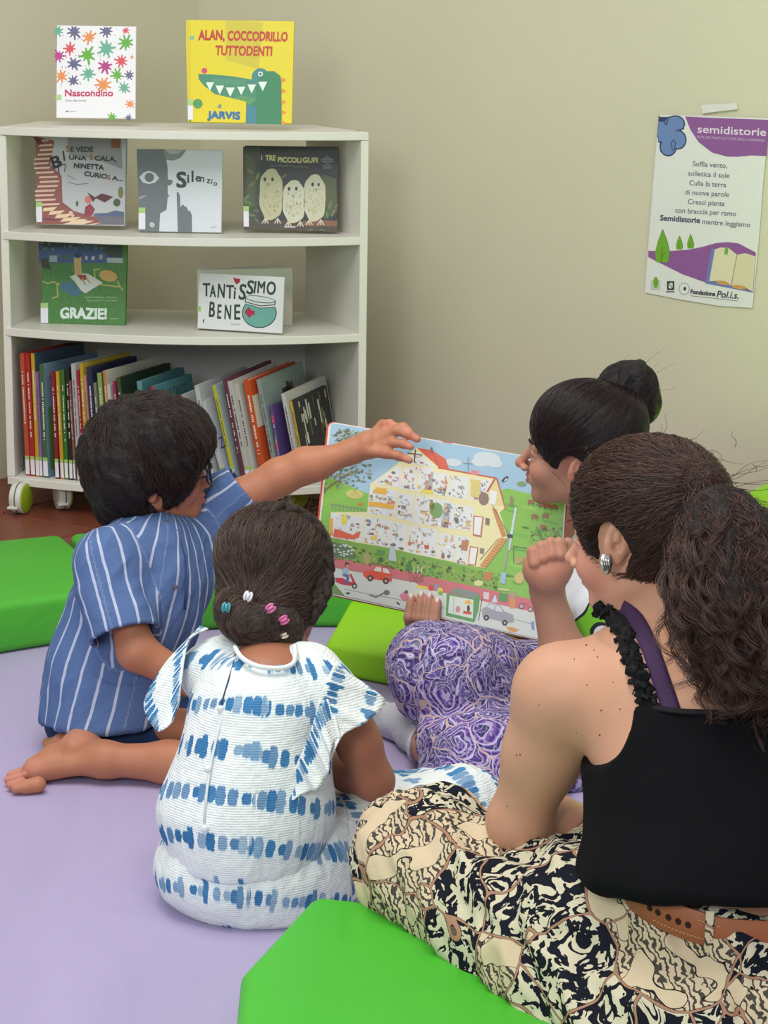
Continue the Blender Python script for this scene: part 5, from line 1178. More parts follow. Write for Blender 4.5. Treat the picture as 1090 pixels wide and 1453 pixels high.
# tree, meadow left
A.layer(4); A.line([(110, 640), (180, 560), (300, 470), (380, 430)], 14, (130, 110, 84)); A.line([(170, 590), (150, 470)], 9, (120, 104, 80))
for i in range(260):
    a_ = rr.random() * 6.28; k = rr.random() ** .5; x, y = 330 + 200 * k * math.cos(a_), 400 + 150 * k * math.sin(a_) + rr.uniform(-30, 30)
    if i % 3 == 0: x, y = 330 + 110 * k * math.cos(a_), 160 + 60 * k * math.sin(a_)
    if x < 150 + (y - 380) * -.1: continue
    A.ell(x, y, rr.uniform(6, 20), rr.uniform(4, 10), rr.choice([(96, 116, 92), (118, 134, 108), (140, 152, 124), (90, 104, 80), (160, 168, 146)]), rr.uniform(-40, 40), 6)
A.layer(5); A.ell(395, 600, 68, 36, (196, 186, 104), 5, 10); [A.line([(395, 566), (395 + k, 632)], 3, (160, 150, 84)) for k in (-50, -25, 0, 25, 50)]
for k in range(9): A.line([(225 + k * 28, 670 + k * 5), (222 + k * 28, 715 + k * 5)], 7, (120, 140, 108))
A.line([(215, 675), (480, 715)], 7, (120, 140, 108)); A.ell(440, 675, 22, 12, (206, 110, 50), 0, 7)
# house body
wallc = (222, 214, 160)
A.layer(6); A.poly([(870, 245), (1045, 400)] + [RC(500, 283), RC(575, 480), RC(530, 520), RC(585, 690), RC(430, 905)] + [(200, 925), (215, 735), (490, 735), (515, 520), (640, 430)], wallc)
A.poly(RP([(500, 283), (450, 370), (470, 470), (575, 480)]), (214, 200, 140))
A.layer(7); A.poly([(870, 245), (985, 262), (1090, 330)] + RP([(180, 220), (110, 212)]) + [(1045, 400)], (204, 92, 66)); A.line([(1045, 400)] + RP([(110, 212), (500, 283)]), 12, (190, 84, 60)); A.line(RP([(500, 283), (445, 375)]), 14, (184, 84, 56)); A.line(RP([(510, 285), (570, 495)]), 12, (176, 104, 60))
A.poly(RP([(333, 228), (385, 232), (385, 262), (333, 258)]), (210, 130, 126)); A.line(RP([(60, 75), (66, 108)]), 14, (110, 90, 84)); A.line(RP([(312, 140), (312, 235)]), 6, (110, 130, 130)); A.line(RP([(280, 180), (345, 185)]), 5, (110, 130, 130))
rooms = []  # (x0,y0,x1,y1) in left-crop coords along book tilt
def room(pts, c=(214, 216, 212)): A.layer(7); A.poly(pts, c); rooms.append(pts)
for p in ([(880, 275), (1010, 390), (760, 360)], [(640, 440), (755, 370), (735, 550), (535, 515)], [(765, 400), (880, 385), (860, 575), (740, 555)], [(890, 390), (1000, 400), (985, 595), (868, 578)],
          [(520, 545), (725, 575), (700, 775), (490, 745)], [(735, 590), (850, 605), (830, 805), (712, 785)], [(862, 605), (1130, 650), (1110, 860), (838, 820)],
          [(215, 740), (465, 775), (445, 965), (200, 925)], [(480, 770), (685, 800), (660, 1005), (455, 970)], [(692, 812), (800, 830), (780, 1035), (668, 1005)], [(812, 835), (1035, 870), (1010, 1080), (790, 1040)]): room(p)
for p in ([(60, 240), (180, 255), (165, 410), (0, 380)], [(190, 262), (320, 275), (305, 430), (170, 410)], [(330, 285), (480, 300), (440, 370), (400, 440), (318, 430)], [(150, 455), (355, 480), (335, 650), (125, 620)], [(120, 660), (240, 680), (215, 850), (95, 830)], [(245, 680), (325, 690), (300, 885), (222, 865)]): room(RP(p))
def inpoly(x, y, P):
    c = False
    for i in range(len(P)):
        (x1, y1), (x2, y2) = P[i], P[i - 1]
        if (y1 > y) != (y2 > y) and x < (x2 - x1) * (y - y1) / (y2 - y1) + x1: c = not c
    return c
palette = [(176, 136, 110), (206, 170, 100), (206, 124, 104), (172, 180, 180), (130, 120, 114), (200, 156, 148), (150, 164, 130), (210, 194, 130), (150, 158, 172), (226, 226, 220), (210, 150, 104), (184, 192, 200), (110, 104, 104), (204, 180, 156)]
for P in rooms:
    xs, ys = [p[0] for p in P], [p[1] for p in P]; x0, x1, y0, y1 = min(xs), max(xs), min(ys), max(ys); n_ = int((x1 - x0) * (y1 - y0) / 900) + 8
    sk = .17
    for i in range(n_):
        x = rr.uniform(x0 + 8, x1 - 8); y = rr.choice([rr.uniform(y0, y1), y1 - rr.uniform(10, 60), rr.uniform(y0, y1)]); w_, h_ = rr.uniform(7, 36), rr.uniform(6, 30)
        if not all(inpoly(a, b, P) for a, b in ((x, y), (x + w_, y + sk * w_), (x, y + h_), (x + w_, y + h_ + sk * w_))): continue
        c = rr.choice(palette); A.layer(8); k = rr.random()
        if k < .55: A.poly([(x, y), (x + w_, y + sk * w_), (x + w_ - 2, y + h_ + sk * w_), (x - 2, y + h_)], c)
        elif k < .8: A.ell(x + w_ / 2, y + h_ / 2, w_ / 2, h_ / 2, c, 8, 8)
        else: A.line([(x, y), (x + w_ * .6, y + h_)], 3.5, (80, 66, 60))
A.layer(9)
A.poly([(555, 545), (640, 557), (636, 605), (550, 592)], (222, 168, 50)); A.poly([(505, 650), (700, 680), (694, 715), (500, 690)], (222, 168, 50)); A.poly([(205, 780), (232, 785), (228, 920), (200, 915)], (220, 166, 60)); A.poly([(240, 860), (290, 875), (380, 910), (440, 880), (430, 930), (380, 945), (235, 925)], (214, 84, 48)); A.ell(315, 795, 22, 42, (216, 206, 60), 8)
A.poly([(1000, 680), (1062, 690), (1052, 775), (990, 765)], (110, 150, 90)); A.ell(985, 690, 20, 40, (140, 130, 70)); A.poly([(905, 560), (1000, 572), (995, 598), (900, 585)], (224, 206, 70)); A.line([(800, 285), (910, 300)], 8, (100, 70, 60)); A.line([(860, 260), (850, 355)], 10, (100, 70, 60))
A.poly([(540, 920), (570, 900), (560, 955), (505, 940)], (222, 190, 70)); A.poly([(885, 900), (905, 930), (900, 980), (875, 975)], (224, 224, 220)); A.poly([(925, 985), (965, 990), (960, 1020), (930, 1015)], (200, 70, 60))
A.poly(RP([(350, 540), (420, 548), (405, 690), (345, 680)]), (176, 110, 76)); A.layer(10).poly(RP([(358, 548), (410, 554), (396, 676), (352, 668)]), (222, 222, 218)); A.layer(9).poly(RP([(325, 750), (385, 760), (365, 885), (312, 880)]), (176, 100, 70)); A.layer(10).poly(RP([(330, 758), (376, 766), (358, 878), (318, 872)]), (222, 222, 218))
A.layer(9); A.poly(RP([(432, 555), (463, 562), (458, 610), (430, 603)]), (120, 110, 96)); A.poly(RP([(395, 763), (424, 768), (420, 806), (392, 800)]), (130, 120, 104)); A.poly(RP([(270, 708), (320, 715), (305, 785), (262, 778)]), (176, 120, 76)); A.poly(RP([(330, 290), (400, 300), (390, 420), (330, 410)]), (206, 190, 110)); A.ell(*RC(420, 425), 40, 52, (132, 110, 92), 0, 10)
A.poly(RP([(460, 368), (515, 375), (500, 470), (462, 460)]), (220, 220, 216)); A.ell(*RC(95, 505), 50, 60, (112, 156, 84), 0, 10)
# stairs
A.poly(RP([(475, 490), (505, 495), (578, 680), (545, 690)]), (200, 142, 78)); A.poly(RP([(535, 690), (585, 700), (430, 905), (388, 890)]), (204, 148, 84)); A.layer(10)
for k in range(12): A.line(RP([(480 + k * 6, 500 + k * 16), (512 + k * 6, 505 + k * 16)]), 3, (150, 96, 50)); A.line(RP([(540 - k * 12, 705 + k * 16), (578 - k * 12, 715 + k * 16)]), 3, (150, 96, 50))
A.line(RP([(480, 470), (585, 665)]), 4, (80, 96, 60)); A.line(RP([(520, 700), (395, 845)]), 4, (90, 100, 60)); A.poly(RP([(635, 485), (650, 485), (600, 780), (580, 780)]), (190, 208, 210)); A.line(RP([(600, 670), (560, 910)]), 14, (150, 160, 140))
# cows, trees at right
for x, y in ((770, 545), (845, 540), (830, 618), (860, 470), (820, 465), (745, 445), (905, 480)): A.ell(*RC(x, y), 28, 17, (150, 90, 58), 5, 8); A.line(RP([(x - 18, y + 8), (x - 18, y + 26)]), 5, (130, 76, 50)); A.line(RP([(x + 16, y + 10), (x + 16, y + 28)]), 5, (130, 76, 50))
for i in range(60): A.ell(*RC(rr.uniform(740, 960), rr.uniform(620, 720)), 10, 7, rr.choice([(110, 140, 70), (90, 120, 60), (140, 150, 90)]), 0, 6)
A.ell(*RC(680, 322), 36, 18, (110, 150, 84)); A.line(RP([(625, 750), (625, 870)]), 5, (60, 90, 50)); A.line(RP([(625, 752), (715, 765)]), 5, (60, 90, 50)); A.poly(RP([(600, 400), (625, 420), (620, 480), (600, 470)]), (140, 120, 90))
A.layer(11).ell(*RC(566, 290), 34, 12, (40, 46, 50), -40, 8); A.layer(12).ell(*RC(572, 294), 16, 5, (220, 220, 214), -40, 8); A.layer(11).ell(*RC(600, 682), 24, 17, (50, 60, 66), 10, 8)
# garden strip, bushes
A.layer(8); A.poly([(200, 935), (640, 1005), (1076, 1110)] + RP([(300, 895), (520, 960), (500, 1060), (0, 950)]) + [(860, 1195), (220, 1085)], (116, 160, 54))
for i in range(340):
    x = rr.uniform(215, 1500); y = 960 + (x - 200) * .185 + rr.uniform(10, 125)
    A.layer(9); A.ell(x, y, rr.uniform(6, 20), rr.uniform(5, 12), rr.choice([(86, 130, 50), (124, 156, 66), (148, 160, 84), (98, 118, 60), (150, 176, 70)]), rr.uniform(0, 90), 6)
A.layer(10); A.poly([(210, 960), (330, 985), (410, 1060), (400, 1095), (240, 1075)], (84, 110, 70))
for i in range(26): A.ell(rr.uniform(225, 395), rr.uniform(985, 1075), 10, 6, (206, 212, 200), 0, 6)
A.poly([(565, 1020), (630, 1030), (620, 1070), (565, 1060)], (70, 140, 60)); A.ell(595, 1100, 18, 22, (60, 90, 50)); A.poly([(665, 990), (700, 985), (715, 1110), (655, 1105)], (176, 190, 196)); A.ell(690, 985, 22, 12, (120, 100, 90)); A.poly([(810, 1095), (840, 1180), (780, 1185)], (64, 120, 50)); A.ell(490, 1090, 28, 45, (166, 150, 96)); A.ell(978, 1185, 20, 20, (80, 150, 60))
for x in (850, 880, 910): A.line([(x, 1150), (x - 4, 1200)], 6, (206, 206, 180))
A.poly(RP([(420, 930), (480, 930), (470, 990), (415, 980)]), (180, 120, 60)); A.poly(RP([(540, 930), (575, 935), (565, 1015), (535, 1005)]), (150, 180, 206)); A.ell(*RC(385, 1005), 34, 22, (206, 206, 140))
# street: pink wall, road
A.layer(9); A.poly([(235, 1085), (860, 1195)] + RP([(0, 950), (500, 1060), (760, 1120), (770, 1215), (0, 1040)]) + [(860, 1275), (230, 1155)], (196, 104, 108))
U([(.0, .845), (1.0, .80), (.996, .97), (.97, .996), (.03, .996), (.004, .96)], (196, 200, 192)) if False else None
A.layer(10); A.poly([(230, 1158), (860, 1275)] + RP([(0, 1040), (765, 1205)]) + [bp(.975, .92), bp(.975, .97), bp(.95, .992), bp(.05, .994), bp(.03, .97), bp(.04, .86)], (200, 204, 196))
A.poly([(195, 1240), (250, 1290), (330, 1385), (200, 1365)], (104, 140, 70))
A.layer(11); A.line([(320, 1325), (1090, 1470)], 4, (130, 134, 130)); A.line([(640, 1225), (1080, 1305)], 4, (140, 140, 136)); A.line(RP([(390, 1190), (765, 1290)]), 4, (130, 134, 130))
# scooter rider
A.poly([(245, 1235), (310, 1240), (345, 1265), (380, 1270), (355, 1210), (370, 1205), (410, 1290), (385, 1300), (300, 1290), (255, 1270)], (186, 40, 66)); A.ell(395, 1300, 20, 22, (50, 50, 56)); A.poly([(300, 1170), (345, 1160), (350, 1210), (300, 1220)], (150, 180, 184)); A.line([(315, 1215), (345, 1225), (335, 1280)], 22, (90, 96, 150)); A.layer(12).ell(337, 1135, 16, 18, (60, 44, 40)); A.ell(340, 1145, 9, 10, (206, 160, 130)); A.ell(395, 1300, 10, 11, (190, 180, 180))
# red car
A.layer(11); A.poly([(455, 1210), (480, 1185), (530, 1180), (555, 1145), (650, 1160), (680, 1215), (680, 1268), (480, 1240)], (208, 70, 44)); A.layer(12); A.poly([(540, 1182), (560, 1152), (600, 1160), (600, 1192)], (206, 206, 196)); A.poly([(612, 1162), (648, 1168), (668, 1206), (612, 1196)], (206, 206, 196)); A.line([(525, 1125), (680, 1155)], 8, (130, 60, 44))
for x, y in ((515, 1240), (635, 1262)): A.layer(12).ell(x, y, 24, 24, (50, 42, 44)); A.layer(13).ell(x, y, 11, 11, (206, 150, 130))
A.layer(12); A.ell(640, 1350, 24, 20, (110, 110, 110)); A.line([(510, 1370), (560, 1385), (615, 1355)], 9, (90, 92, 90)); A.poly([(735, 1370), (800, 1330), (805, 1410), (765, 1415)], (206, 120, 140)); A.ell(790, 1345, 14, 14, (110, 70, 60)); A.ell(345, 1355, 16, 9, (60, 90, 60)); A.line([(720, 1425), (735, 1440)], 12, (50, 56, 60))
A.poly([(870, 1290), (955, 1305), (955, 1325), (870, 1312)], (216, 200, 60)); A.poly([(830, 1360), (875, 1330), (880, 1400), (850, 1420)], (214, 206, 180)); A.ell(880, 1410, 16, 18, (222, 196, 60)); A.ell(980, 1315, 20, 22, (200, 60, 56)); A.ell(1020, 1310, 16, 28, (130, 140, 170), 10); A.ell(1048, 1335, 22, 24, (216, 196, 60)); A.ell(1052, 1355, 18, 16, (110, 170, 60))
for k in range(12): A.line([(800 + k * 12, 1215 + rr.uniform(-10, 10)), (860 + rr.uniform(-50, 60), 1270)], 4, (140, 90, 76))
# kiosk
A.layer(11); A.poly(RP([(175, 1070), (375, 1115), (390, 1075), (230, 1035)]), (126, 132, 124)); A.poly(RP([(165, 1075), (350, 1110), (395, 1085), (385, 1190), (355, 1275), (160, 1230)]), (84, 148, 82)); A.layer(12).poly(RP([(185, 1090), (350, 1120), (345, 1250), (175, 1210)]), (206, 212, 200)); A.layer(13); A.poly(RP([(290, 1130), (320, 1120), (345, 1150), (290, 1145)]), (222, 170, 50)); A.poly(RP([(280, 1195), (340, 1205), (336, 1222), (278, 1214)]), (200, 70, 50)); A.ell(*RC(315, 1180), 12, 28, (70, 60, 60)); A.ell(*RC(243, 1185), 18, 26, (196, 130, 130)); A.line(RP([(215, 1090), (212, 1215)]), 3, (110, 150, 104))
# grey car
A.layer(12); A.poly(RP([(410, 1180), (440, 1165), (455, 1145), (530, 1155), (565, 1200), (625, 1225), (628, 1275), (585, 1280), (410, 1235)]), (150, 150, 158)); A.layer(13); A.poly(RP([(440, 1168), (460, 1150), (495, 1155), (490, 1190)]), (196, 202, 206)); A.poly(RP([(500, 1158), (530, 1162), (555, 1205), (500, 1196)]), (196, 202, 206)); 
for x, y in ((438, 1243), (565, 1278)): A.layer(13).ell(*RC(x, y), 22, 22, (44, 42, 46)); A.layer(14).ell(*RC(x, y), 9, 9, (170, 170, 174))
A.layer(12); A.poly(RP([(525, 1073), (585, 1080), (580, 1135), (522, 1125)]), (66, 140, 70)); A.poly(RP([(420, 1065), (458, 1070), (455, 1120), (418, 1112)]), (216, 190, 190)); A.line(RP([(410, 1100), (385, 1260)]), 5, (80, 80, 80)); A.poly(RP([(490, 1100), (500, 1085), (515, 1140), (475, 1135)]), (196, 206, 220)); A.poly(RP([(600, 1110), (640, 1110), (635, 1180), (600, 1180)]), (200, 140, 80)); A.ell(*RC(620, 1090), 22, 30, (170, 140, 110))
for x, y in ((680, 1165), (740, 1185)): A.ell(*RC(x, y), 20, 22, (84, 76, 90)); A.layer(13).ell(*RC(x, y), 13, 15, (196, 160, 160)); A.layer(12)
A.line(RP([(680, 1165), (705, 1140), (740, 1185)]), 5, (170, 50, 90)); A.poly(RP([(570, 1305), (620, 1310), (665, 1325), (630, 1345), (600, 1335)]), (206, 140, 60)); A.poly(RP([(745, 1275), (765, 1265), (770, 1330), (750, 1325)]), (110, 140, 180)); A.ell(*RC(665, 970), 38, 46, (196, 176, 110), 0, 10); A.ell(*RC(660, 845), 28, 30, (176, 150, 100)); A.line(RP([(520, 1045), (590, 1055)]), 14, (206, 190, 150))
A.build('page_print', big)
# ================================================================ READER (woman with a bun)
rd = empty('person', onz(800, 1010, .013), 'woman with a dark hair bun and purple paisley trousers, sitting and holding the big book', 'person')
hw = Head(at(824, 634, 3.72), (-.94, .26, .03), (.04, -.22, 1), .97)
f = Fld(); hw.add(f)
nb = at(866, 762, 3.80)
f.chain([hw.p(0, -.025, -.04), hw.p(0, -.035, -.10), nb], [.052, .050, .058], .02)
f.chain([nb, at(890, 860, 3.85), at(900, 1000, 3.88)], [.055, .075, .085], .03)
# arm with the fist (her left), elbow on the thigh
sL, eL, wL = at(842, 815, 3.66), at(812, 985, 3.46), at(776, 838, 3.47)
f.chain([sL, eL], [.052, .040], .02); f.chain([eL, at(800, 930, 3.465), wL], [.041, .040, .0275], .02)
kc = at(777, 797, 3.45)      # fist: back of hand towards the camera
f.cone(wL, at(778, 820, 3.455), .027, .033, .015)
f.cone(at(761, 808, 3.452), at(795, 802, 3.452), .023, .024, .02); f.cone(at(760, 797, 3.456), at(793, 788, 3.456), .018, .019, .012)
for i, (x, y, ex, ey) in enumerate(((757, 783, 754, 806), (769, 776, 767, 800), (782, 771, 781, 797), (794, 771, 795, 798))):
    a_ = at(x + 2, y + 16, 3.435); b_ = at(x, y, 3.445); c_ = at(x + 1, y + 3, 3.485); d_ = at(ex, ey, 3.495)
    f.chain([a_, b_, c_, d_], [.0110, .0110, .0098, .0092], .0022)
f.chain([at(800, 815, 3.47), at(812, 790, 3.475), at(806, 770, 3.48)], [.013, .011, .0095], .006)
# other arm behind the book, fingers curl over the lower edge
sR, eR, wR = at(905, 830, 3.98), at(770, 945, 4.02), at(625, 892, 3.88)
f.chain([sR, eR, wR], [.042, .038, .027], .02)
bottom_y = lambda px: 838 + (px - 443) * (914 - 838) / (792 - 443)
tipsR = []
f.ell(at(604, 888, 3.855), (.038, .03, .03), None, .02); f.cone(wR, at(606, 888, 3.86), .027, .028, .02)
for i, (x, yb, yt) in enumerate(((582, 874, 849), (596, 875, 846), (608, 877, 848), (619, 880, 855))):
    pb = onp(x, yb, mid, bn); pt_ = onp(x + 3, yt, mid, bn)
    f.chain([pb - bn * .028 + Vector((0, 0, -.012)), pb - bn * .002 + Vector((0, 0, -.0135)), pb + bn * .014 + Vector((0, 0, -.004)), pt_ + bn * .0095], [.0105, .0102, .0098, .0078], .004); tipsR.append((pt_ + bn * .0095, (pt_ - pb).normalized()))
# legs: raised near-left knee, folded shin with sock
hipc = at(905, 1010, 3.84); K1 = at(632, 948, 3.58)
an = onz(608, 1060, .055); toe = onz(533, 1008, .040); hl = onz(612, 1040, .045)
f.cone(onz(700, 1085, .075), an, .045, .033, .02)
V, Q = regions(f, [(hw.p(0, 0, 0) - Vector((.14, .14, .15)), hw.p(0, 0, 0) + Vector((.14, .14, .12)), .0028), (kc - Vector((.06, .05, .06)), kc + Vector((.06, .07, .06)), .0019), (at(602, 868, 3.82) - Vector((.06, .09, .045)), at(602, 868, 3.82) + Vector((.05, .1, .045)), .0022)], .0052)
npmesh('body', V, Q, SKIN, rd, {'Col': tint(V, (176, 129, 106), hw.blobs((170, 98, 96)) + [(p, .018, (206, 140, 124), .5) for p, d in tipsR] + [(kc, .05, (196, 128, 104), .6)])}); hw.extras(rd, flat('eyelid_fair', (170, 124, 104), .5))
NAIL = flat('pale_nail', (226, 214, 212), .25, .5, var=.01)
for p, d in tipsR:
    bm = bmesh.new(); bmesh.ops.create_uvsphere(bm, u_segments=12, v_segments=8, radius=1); sd = d.cross(bn).normalized()
    M = Matrix((sd * .0040, d * .0055, bn * .0018)).transposed().to_4x4(); M.translation = p + bn * .0065 + d * .003; bmesh.ops.transform(bm, matrix=M, verts=bm.verts); bm_to('fingernail', bm, NAIL, rd, True)
# t-shirt
f = Fld(); f.chain([at(872, 800, 3.82), at(886, 880, 3.86), at(900, 1010, 3.88)], [.09, .126, .138], .03); f.cone(at(850, 812, 3.70), at(905, 815, 3.98), .062, .062, .03); f.cone(sR, sR.lerp(eR, .4), .06, .06, .02); f.cone(sL, sL.lerp(eL, .45), .064, .066, .02)
f.subcone(nb + Vector((.0, 0, .07)), nb + Vector((0, 0, -.015)), .074, .058)
garment('tshirt', f, .006, TEE, rd, None, lambda V, N: ridged(V, 14, (0, 0, 1), 21, .006))
# paisley trousers
f = Fld(); f.chain([hipc + Vector((0, 0, -.02)), at(760, 1000, 3.70), at(655, 970, 3.60)], [.13, .108, .088], .04); f.ell(at(642, 960, 3.60), (.108, .10, .094), None, .04); f.ell(at(612, 936, 3.62), (.07, .07, .062), None, .03)
f.chain([hipc, at(810, 1085, 3.56), onz(668, 1076, .08)], [.13, .105, .072], .05); f.chain([onz(700, 1082, .07), onz(628, 1062, .06)], [.07, .058], .03); f.ell(onz(700, 1110, .05), (.12, .08, .045), None, .04)
f.subcone(an + Vector((.03, 0, .01)), an + Vector((-.09, -.02, -.01)), .040, .046); f.cut(Vector((0, 0, .016)), (0, 0, -1))
garment('trousers', f, .0052, PAIS, rd, None, lambda V, N: ridged(V, 11, (.7, .3, .6), 31, .008) + ridged(V, 24, (.5, .5, .6), 33, .003))
# sock foot
f = Fld(); f.chain([onz(632, 1064, .055), an, onz(590, 1040, .046), onz(560, 1024, .042), toe], [.034, .034, .034, .030, .023], .02); f.cone(hl, onz(595, 1040, .04), .026, .026, .02); f.cut(onz(604, 1052, .05), Vector((.85, -.42, .1)), .003); f.cut(Vector((0, 0, .0135)), (0, 0, -1))
garment('sock', f, .004, SOCK, rd, None, lambda V, N: ridged(V, 40, (1, .3, 0), 35, .0012))
# hair swept into bun
hair = Fld(); hw.skull(hair, .012, .02)
hair.ell(hw.p(0, -.01, .058), (.076, .09, .066), hw.R, .03)
hair.sub(hw.p(0, .125, -.052), (.09, .062, .105), hw.R, .006); hair.sub(hw.p(.084, .005, -.030), (.03, .034, .043), hw.R, .006); hair.sub(hw.p(-.084, .005, -.030), (.03, .034, .043), hw.R, .006); hair.cut(hw.p(0, -.01, -.062), hw.u * -1 + hw.f * .75, .01)
bunc = at(889, 561, 3.76); hair2 = Fld(); hair2.p = list(hair.p)
hair.cone(hw.p(0, -.075, .055), bunc, .045, .034, .025)
bun = Fld(); bun.ell(bunc, (.053, .050, .053), None, .01); bun.ell(bunc + Vector((.014, 0, .028)), (.036, .036, .028), None, .02); bun.ell(bunc + Vector((.02, 0, -.018)), (.036, .036, .034), None, .02)
DK = capmat('near_black_hair', (11, 8, 9), (24, 17, 17))
hc_ = npv(hw.p(0, -.10, .07))
def sweep(V, N): return ridged(V, 60, hw.f * .8 - hw.u * .5, 41, .0012)
ho, V, Q = garment('hair', hair, .0038, DK, rd, None, sweep)
rg = np.random.default_rng(8); hm = hairmat('bun_strands', (12, 8, 9), (54, 38, 36), .3)
def toward(P): D = npv(bunc) - P; return D / np.maximum(np.linalg.norm(D, axis=1, keepdims=True), 1e-6)
strands('hair_strands', flow(uncut(hair), seeds(hair, V, Q, 6500, rg), toward, 10, .007, .0012, .06, rg, 0, hair), .0004, hm, ho)
bo_, V, Q = garment('hair_bun', bun, .004, DK, rd, None, lambda V, N: ridged(V, 30, (.3, 0, 1), 43, .010))
def swirl(P): r = P - npv(bunc); return np.cross(r, np.array([.35, -.7, .55])) / .04
cs = flow(bun, surface_pts(V, Q, 4200, rg), swirl, 12, .006, .0022, .3, rg)
for i in range(18):
    a_ = rg.normal(size=3); a_ /= np.linalg.norm(a_); s0 = npv(bunc) + a_ * .045; d_ = a_ * .4 + rg.normal(size=3) * .5; cs.append(np.stack([s0 + d_ * .003 * k + np.array([.002, 0, .0006]) * k * k * .3 for k in range(9)]))
strands('bun_strands', cs, .00042, hm, bo_)

def interp(P, n):
    out = []
    for i in range(n):
        x = i / (n - 1) * (len(P) - 1); j = min(int(x), len(P) - 2); fr_ = x - j; p0, p1, p2, p3 = P[max(j - 1, 0)], P[j], P[j + 1], P[min(j + 2, len(P) - 1)]
        out.append(tuple(.5 * (2 * p1[k] + (p2[k] - p0[k]) * fr_ + (2 * p0[k] - 5 * p1[k] + 4 * p2[k] - p3[k]) * fr_ ** 2 + (3 * p1[k] - p0[k] - 3 * p2[k] + p3[k]) * fr_ ** 3) for k in (0, 1)))
    return out
# ================================================================ GIRL (back to the camera)
gr_ = empty('person', onz(370, 1270, .013), 'small girl with braided hair in a white and blue tie-dye outfit, seen from behind', 'person')
hg = Head(at(393, 820, 3.14), (.52, .83, -.22), (0, .1, 1), .89, True)
f = Fld(); hg.add(f); ng = at(392, 925, 3.05)
f.chain([hg.p(0, -.03, -.04), hg.p(0, -.035, -.09), ng, at(380, 975, 3.0)], [.048, .044, .047, .07], .02)
f.cone(at(300, 948, 3.08), at(470, 985, 2.98), .04, .04, .03); f.cone(at(380, 1000, 2.98), at(360, 1200, 2.93), .085, .10, .03)
sR, eR, wR = at(487, 1000, 2.98), at(531, 1108, 2.99), at(440, 1078, 3.14)
f.chain([sR, sR.lerp(eR, .5), eR], [.036, .033, .030], .015); f.chain([eR, eR.lerp(wR, .4), wR], [.030, .029, .021], .012)
hand(f, wR, wR - eR, Vector((0, -.2, 1)), .125, thumb=1, curls=[(.4, .5, .3)] * 4)
sL, eL, wL = at(300, 962, 3.10), at(300, 1050, 3.22), at(360, 1060, 3.32)
f.chain([sL, eL, wL], [.038, .031, .022], .015); hand(f, wL, wL - eL, Vector((0, -.2, 1)), .125, thumb=-1)
V, Q = regions(f, [(hg.p(0, 0, 0) - Vector((.13, .13, .14)), hg.p(0, 0, 0) + Vector((.13, .13, .11)), .0028)], .0046)
npmesh('body', V, Q, SKIN, gr_, {'Col': tint(V, (164, 108, 82), hg.blobs() + [(eR, .05, (150, 92, 70), .35)])}); hg.extras(gr_, flat('eyelid_tan', (176, 118, 92), .5))
# top
P1, P2 = at(388, 945, 3.02), at(358, 1185, 2.93)
f = Fld(); f.ell(at(378, 1010, 2.985), (.108, .088, .085), None, .04); f.chain([at(372, 1030, 2.97), at(356, 1110, 2.95), at(350, 1190, 2.93)], [.102, .108, .117], .04); f.ell(at(345, 1150, 2.93), (.125, .10, .07), None, .04)
f.cone(at(300, 955, 3.07), at(465, 985, 2.985), .049, .049, .03); f.cone(at(330, 945, 3.06), at(435, 955, 3.01), .045, .045, .03)
f.subcone(ng + Vector((.012, .035, .10)), ng + Vector((-.008, .004, .002)), .080, .057, .009)
def dress_uv(V): return axis_uv(V, [(P1, P2, .11, (0, 1, 0), .028)])
f.cut(at(350, 1212, 2.93), (0.02, 0, -1), .004)
garment('top', f, .0040, DRESS, gr_, dress_uv, lambda V, N: ridged(V, 13, (.15, 0, 1), 51, .0035) + ridged(V, 60, (.1, 0, 1), 52, .0012) * np.clip((at(350, 1100, 2.93).z - V[:, 2]) / .1 + .3, 0, 1.6))
topf = f
# trousers part of the outfit: seat plus legs
f = Fld(); wz = at(350, 1195, 2.93).z
f.ell(at(352, 1228, 2.94), (.143, .125, .085), None, .04); f.ell(at(385, 1262, 2.96), (.125, .12, .055), None, .04); f.ell(at(352, 1190, 2.935), (.112, .10, .03), None, .02)
f.chain([at(420, 1230, 2.98), at(540, 1180, 3.10), at(655, 1150, 3.14)], [.095, .078, .064], .04); f.chain([at(655, 1150, 3.14), at(560, 1135, 3.30)], [.062, .05], .03)
f.chain([at(340, 1230, 3.0), at(310, 1205, 3.15)], [.09, .065], .04)
f.cut(Vector((0, 0, .0135)), (0, 0, -1), .006)
Ls, Le = at(430, 1235, 2.98), at(660, 1150, 3.14)
def pant_uv(V): return axis_uv(V, [(P1, at(358, 1260, 2.93), .13, (0, 1, 0), .028), (Ls, Le, .08, (0, 1, 0), .01)])
garment('trousers', f, .0048, DRESS, gr_, pant_uv, lambda V, N: ridged(V, 12, (.6, .3, .5), 55, .004) + ridged(V, 55, (.1, 0, 1), 56, .0022) * np.clip((V[:, 2] - wz + .07) / .07, 0, 1))
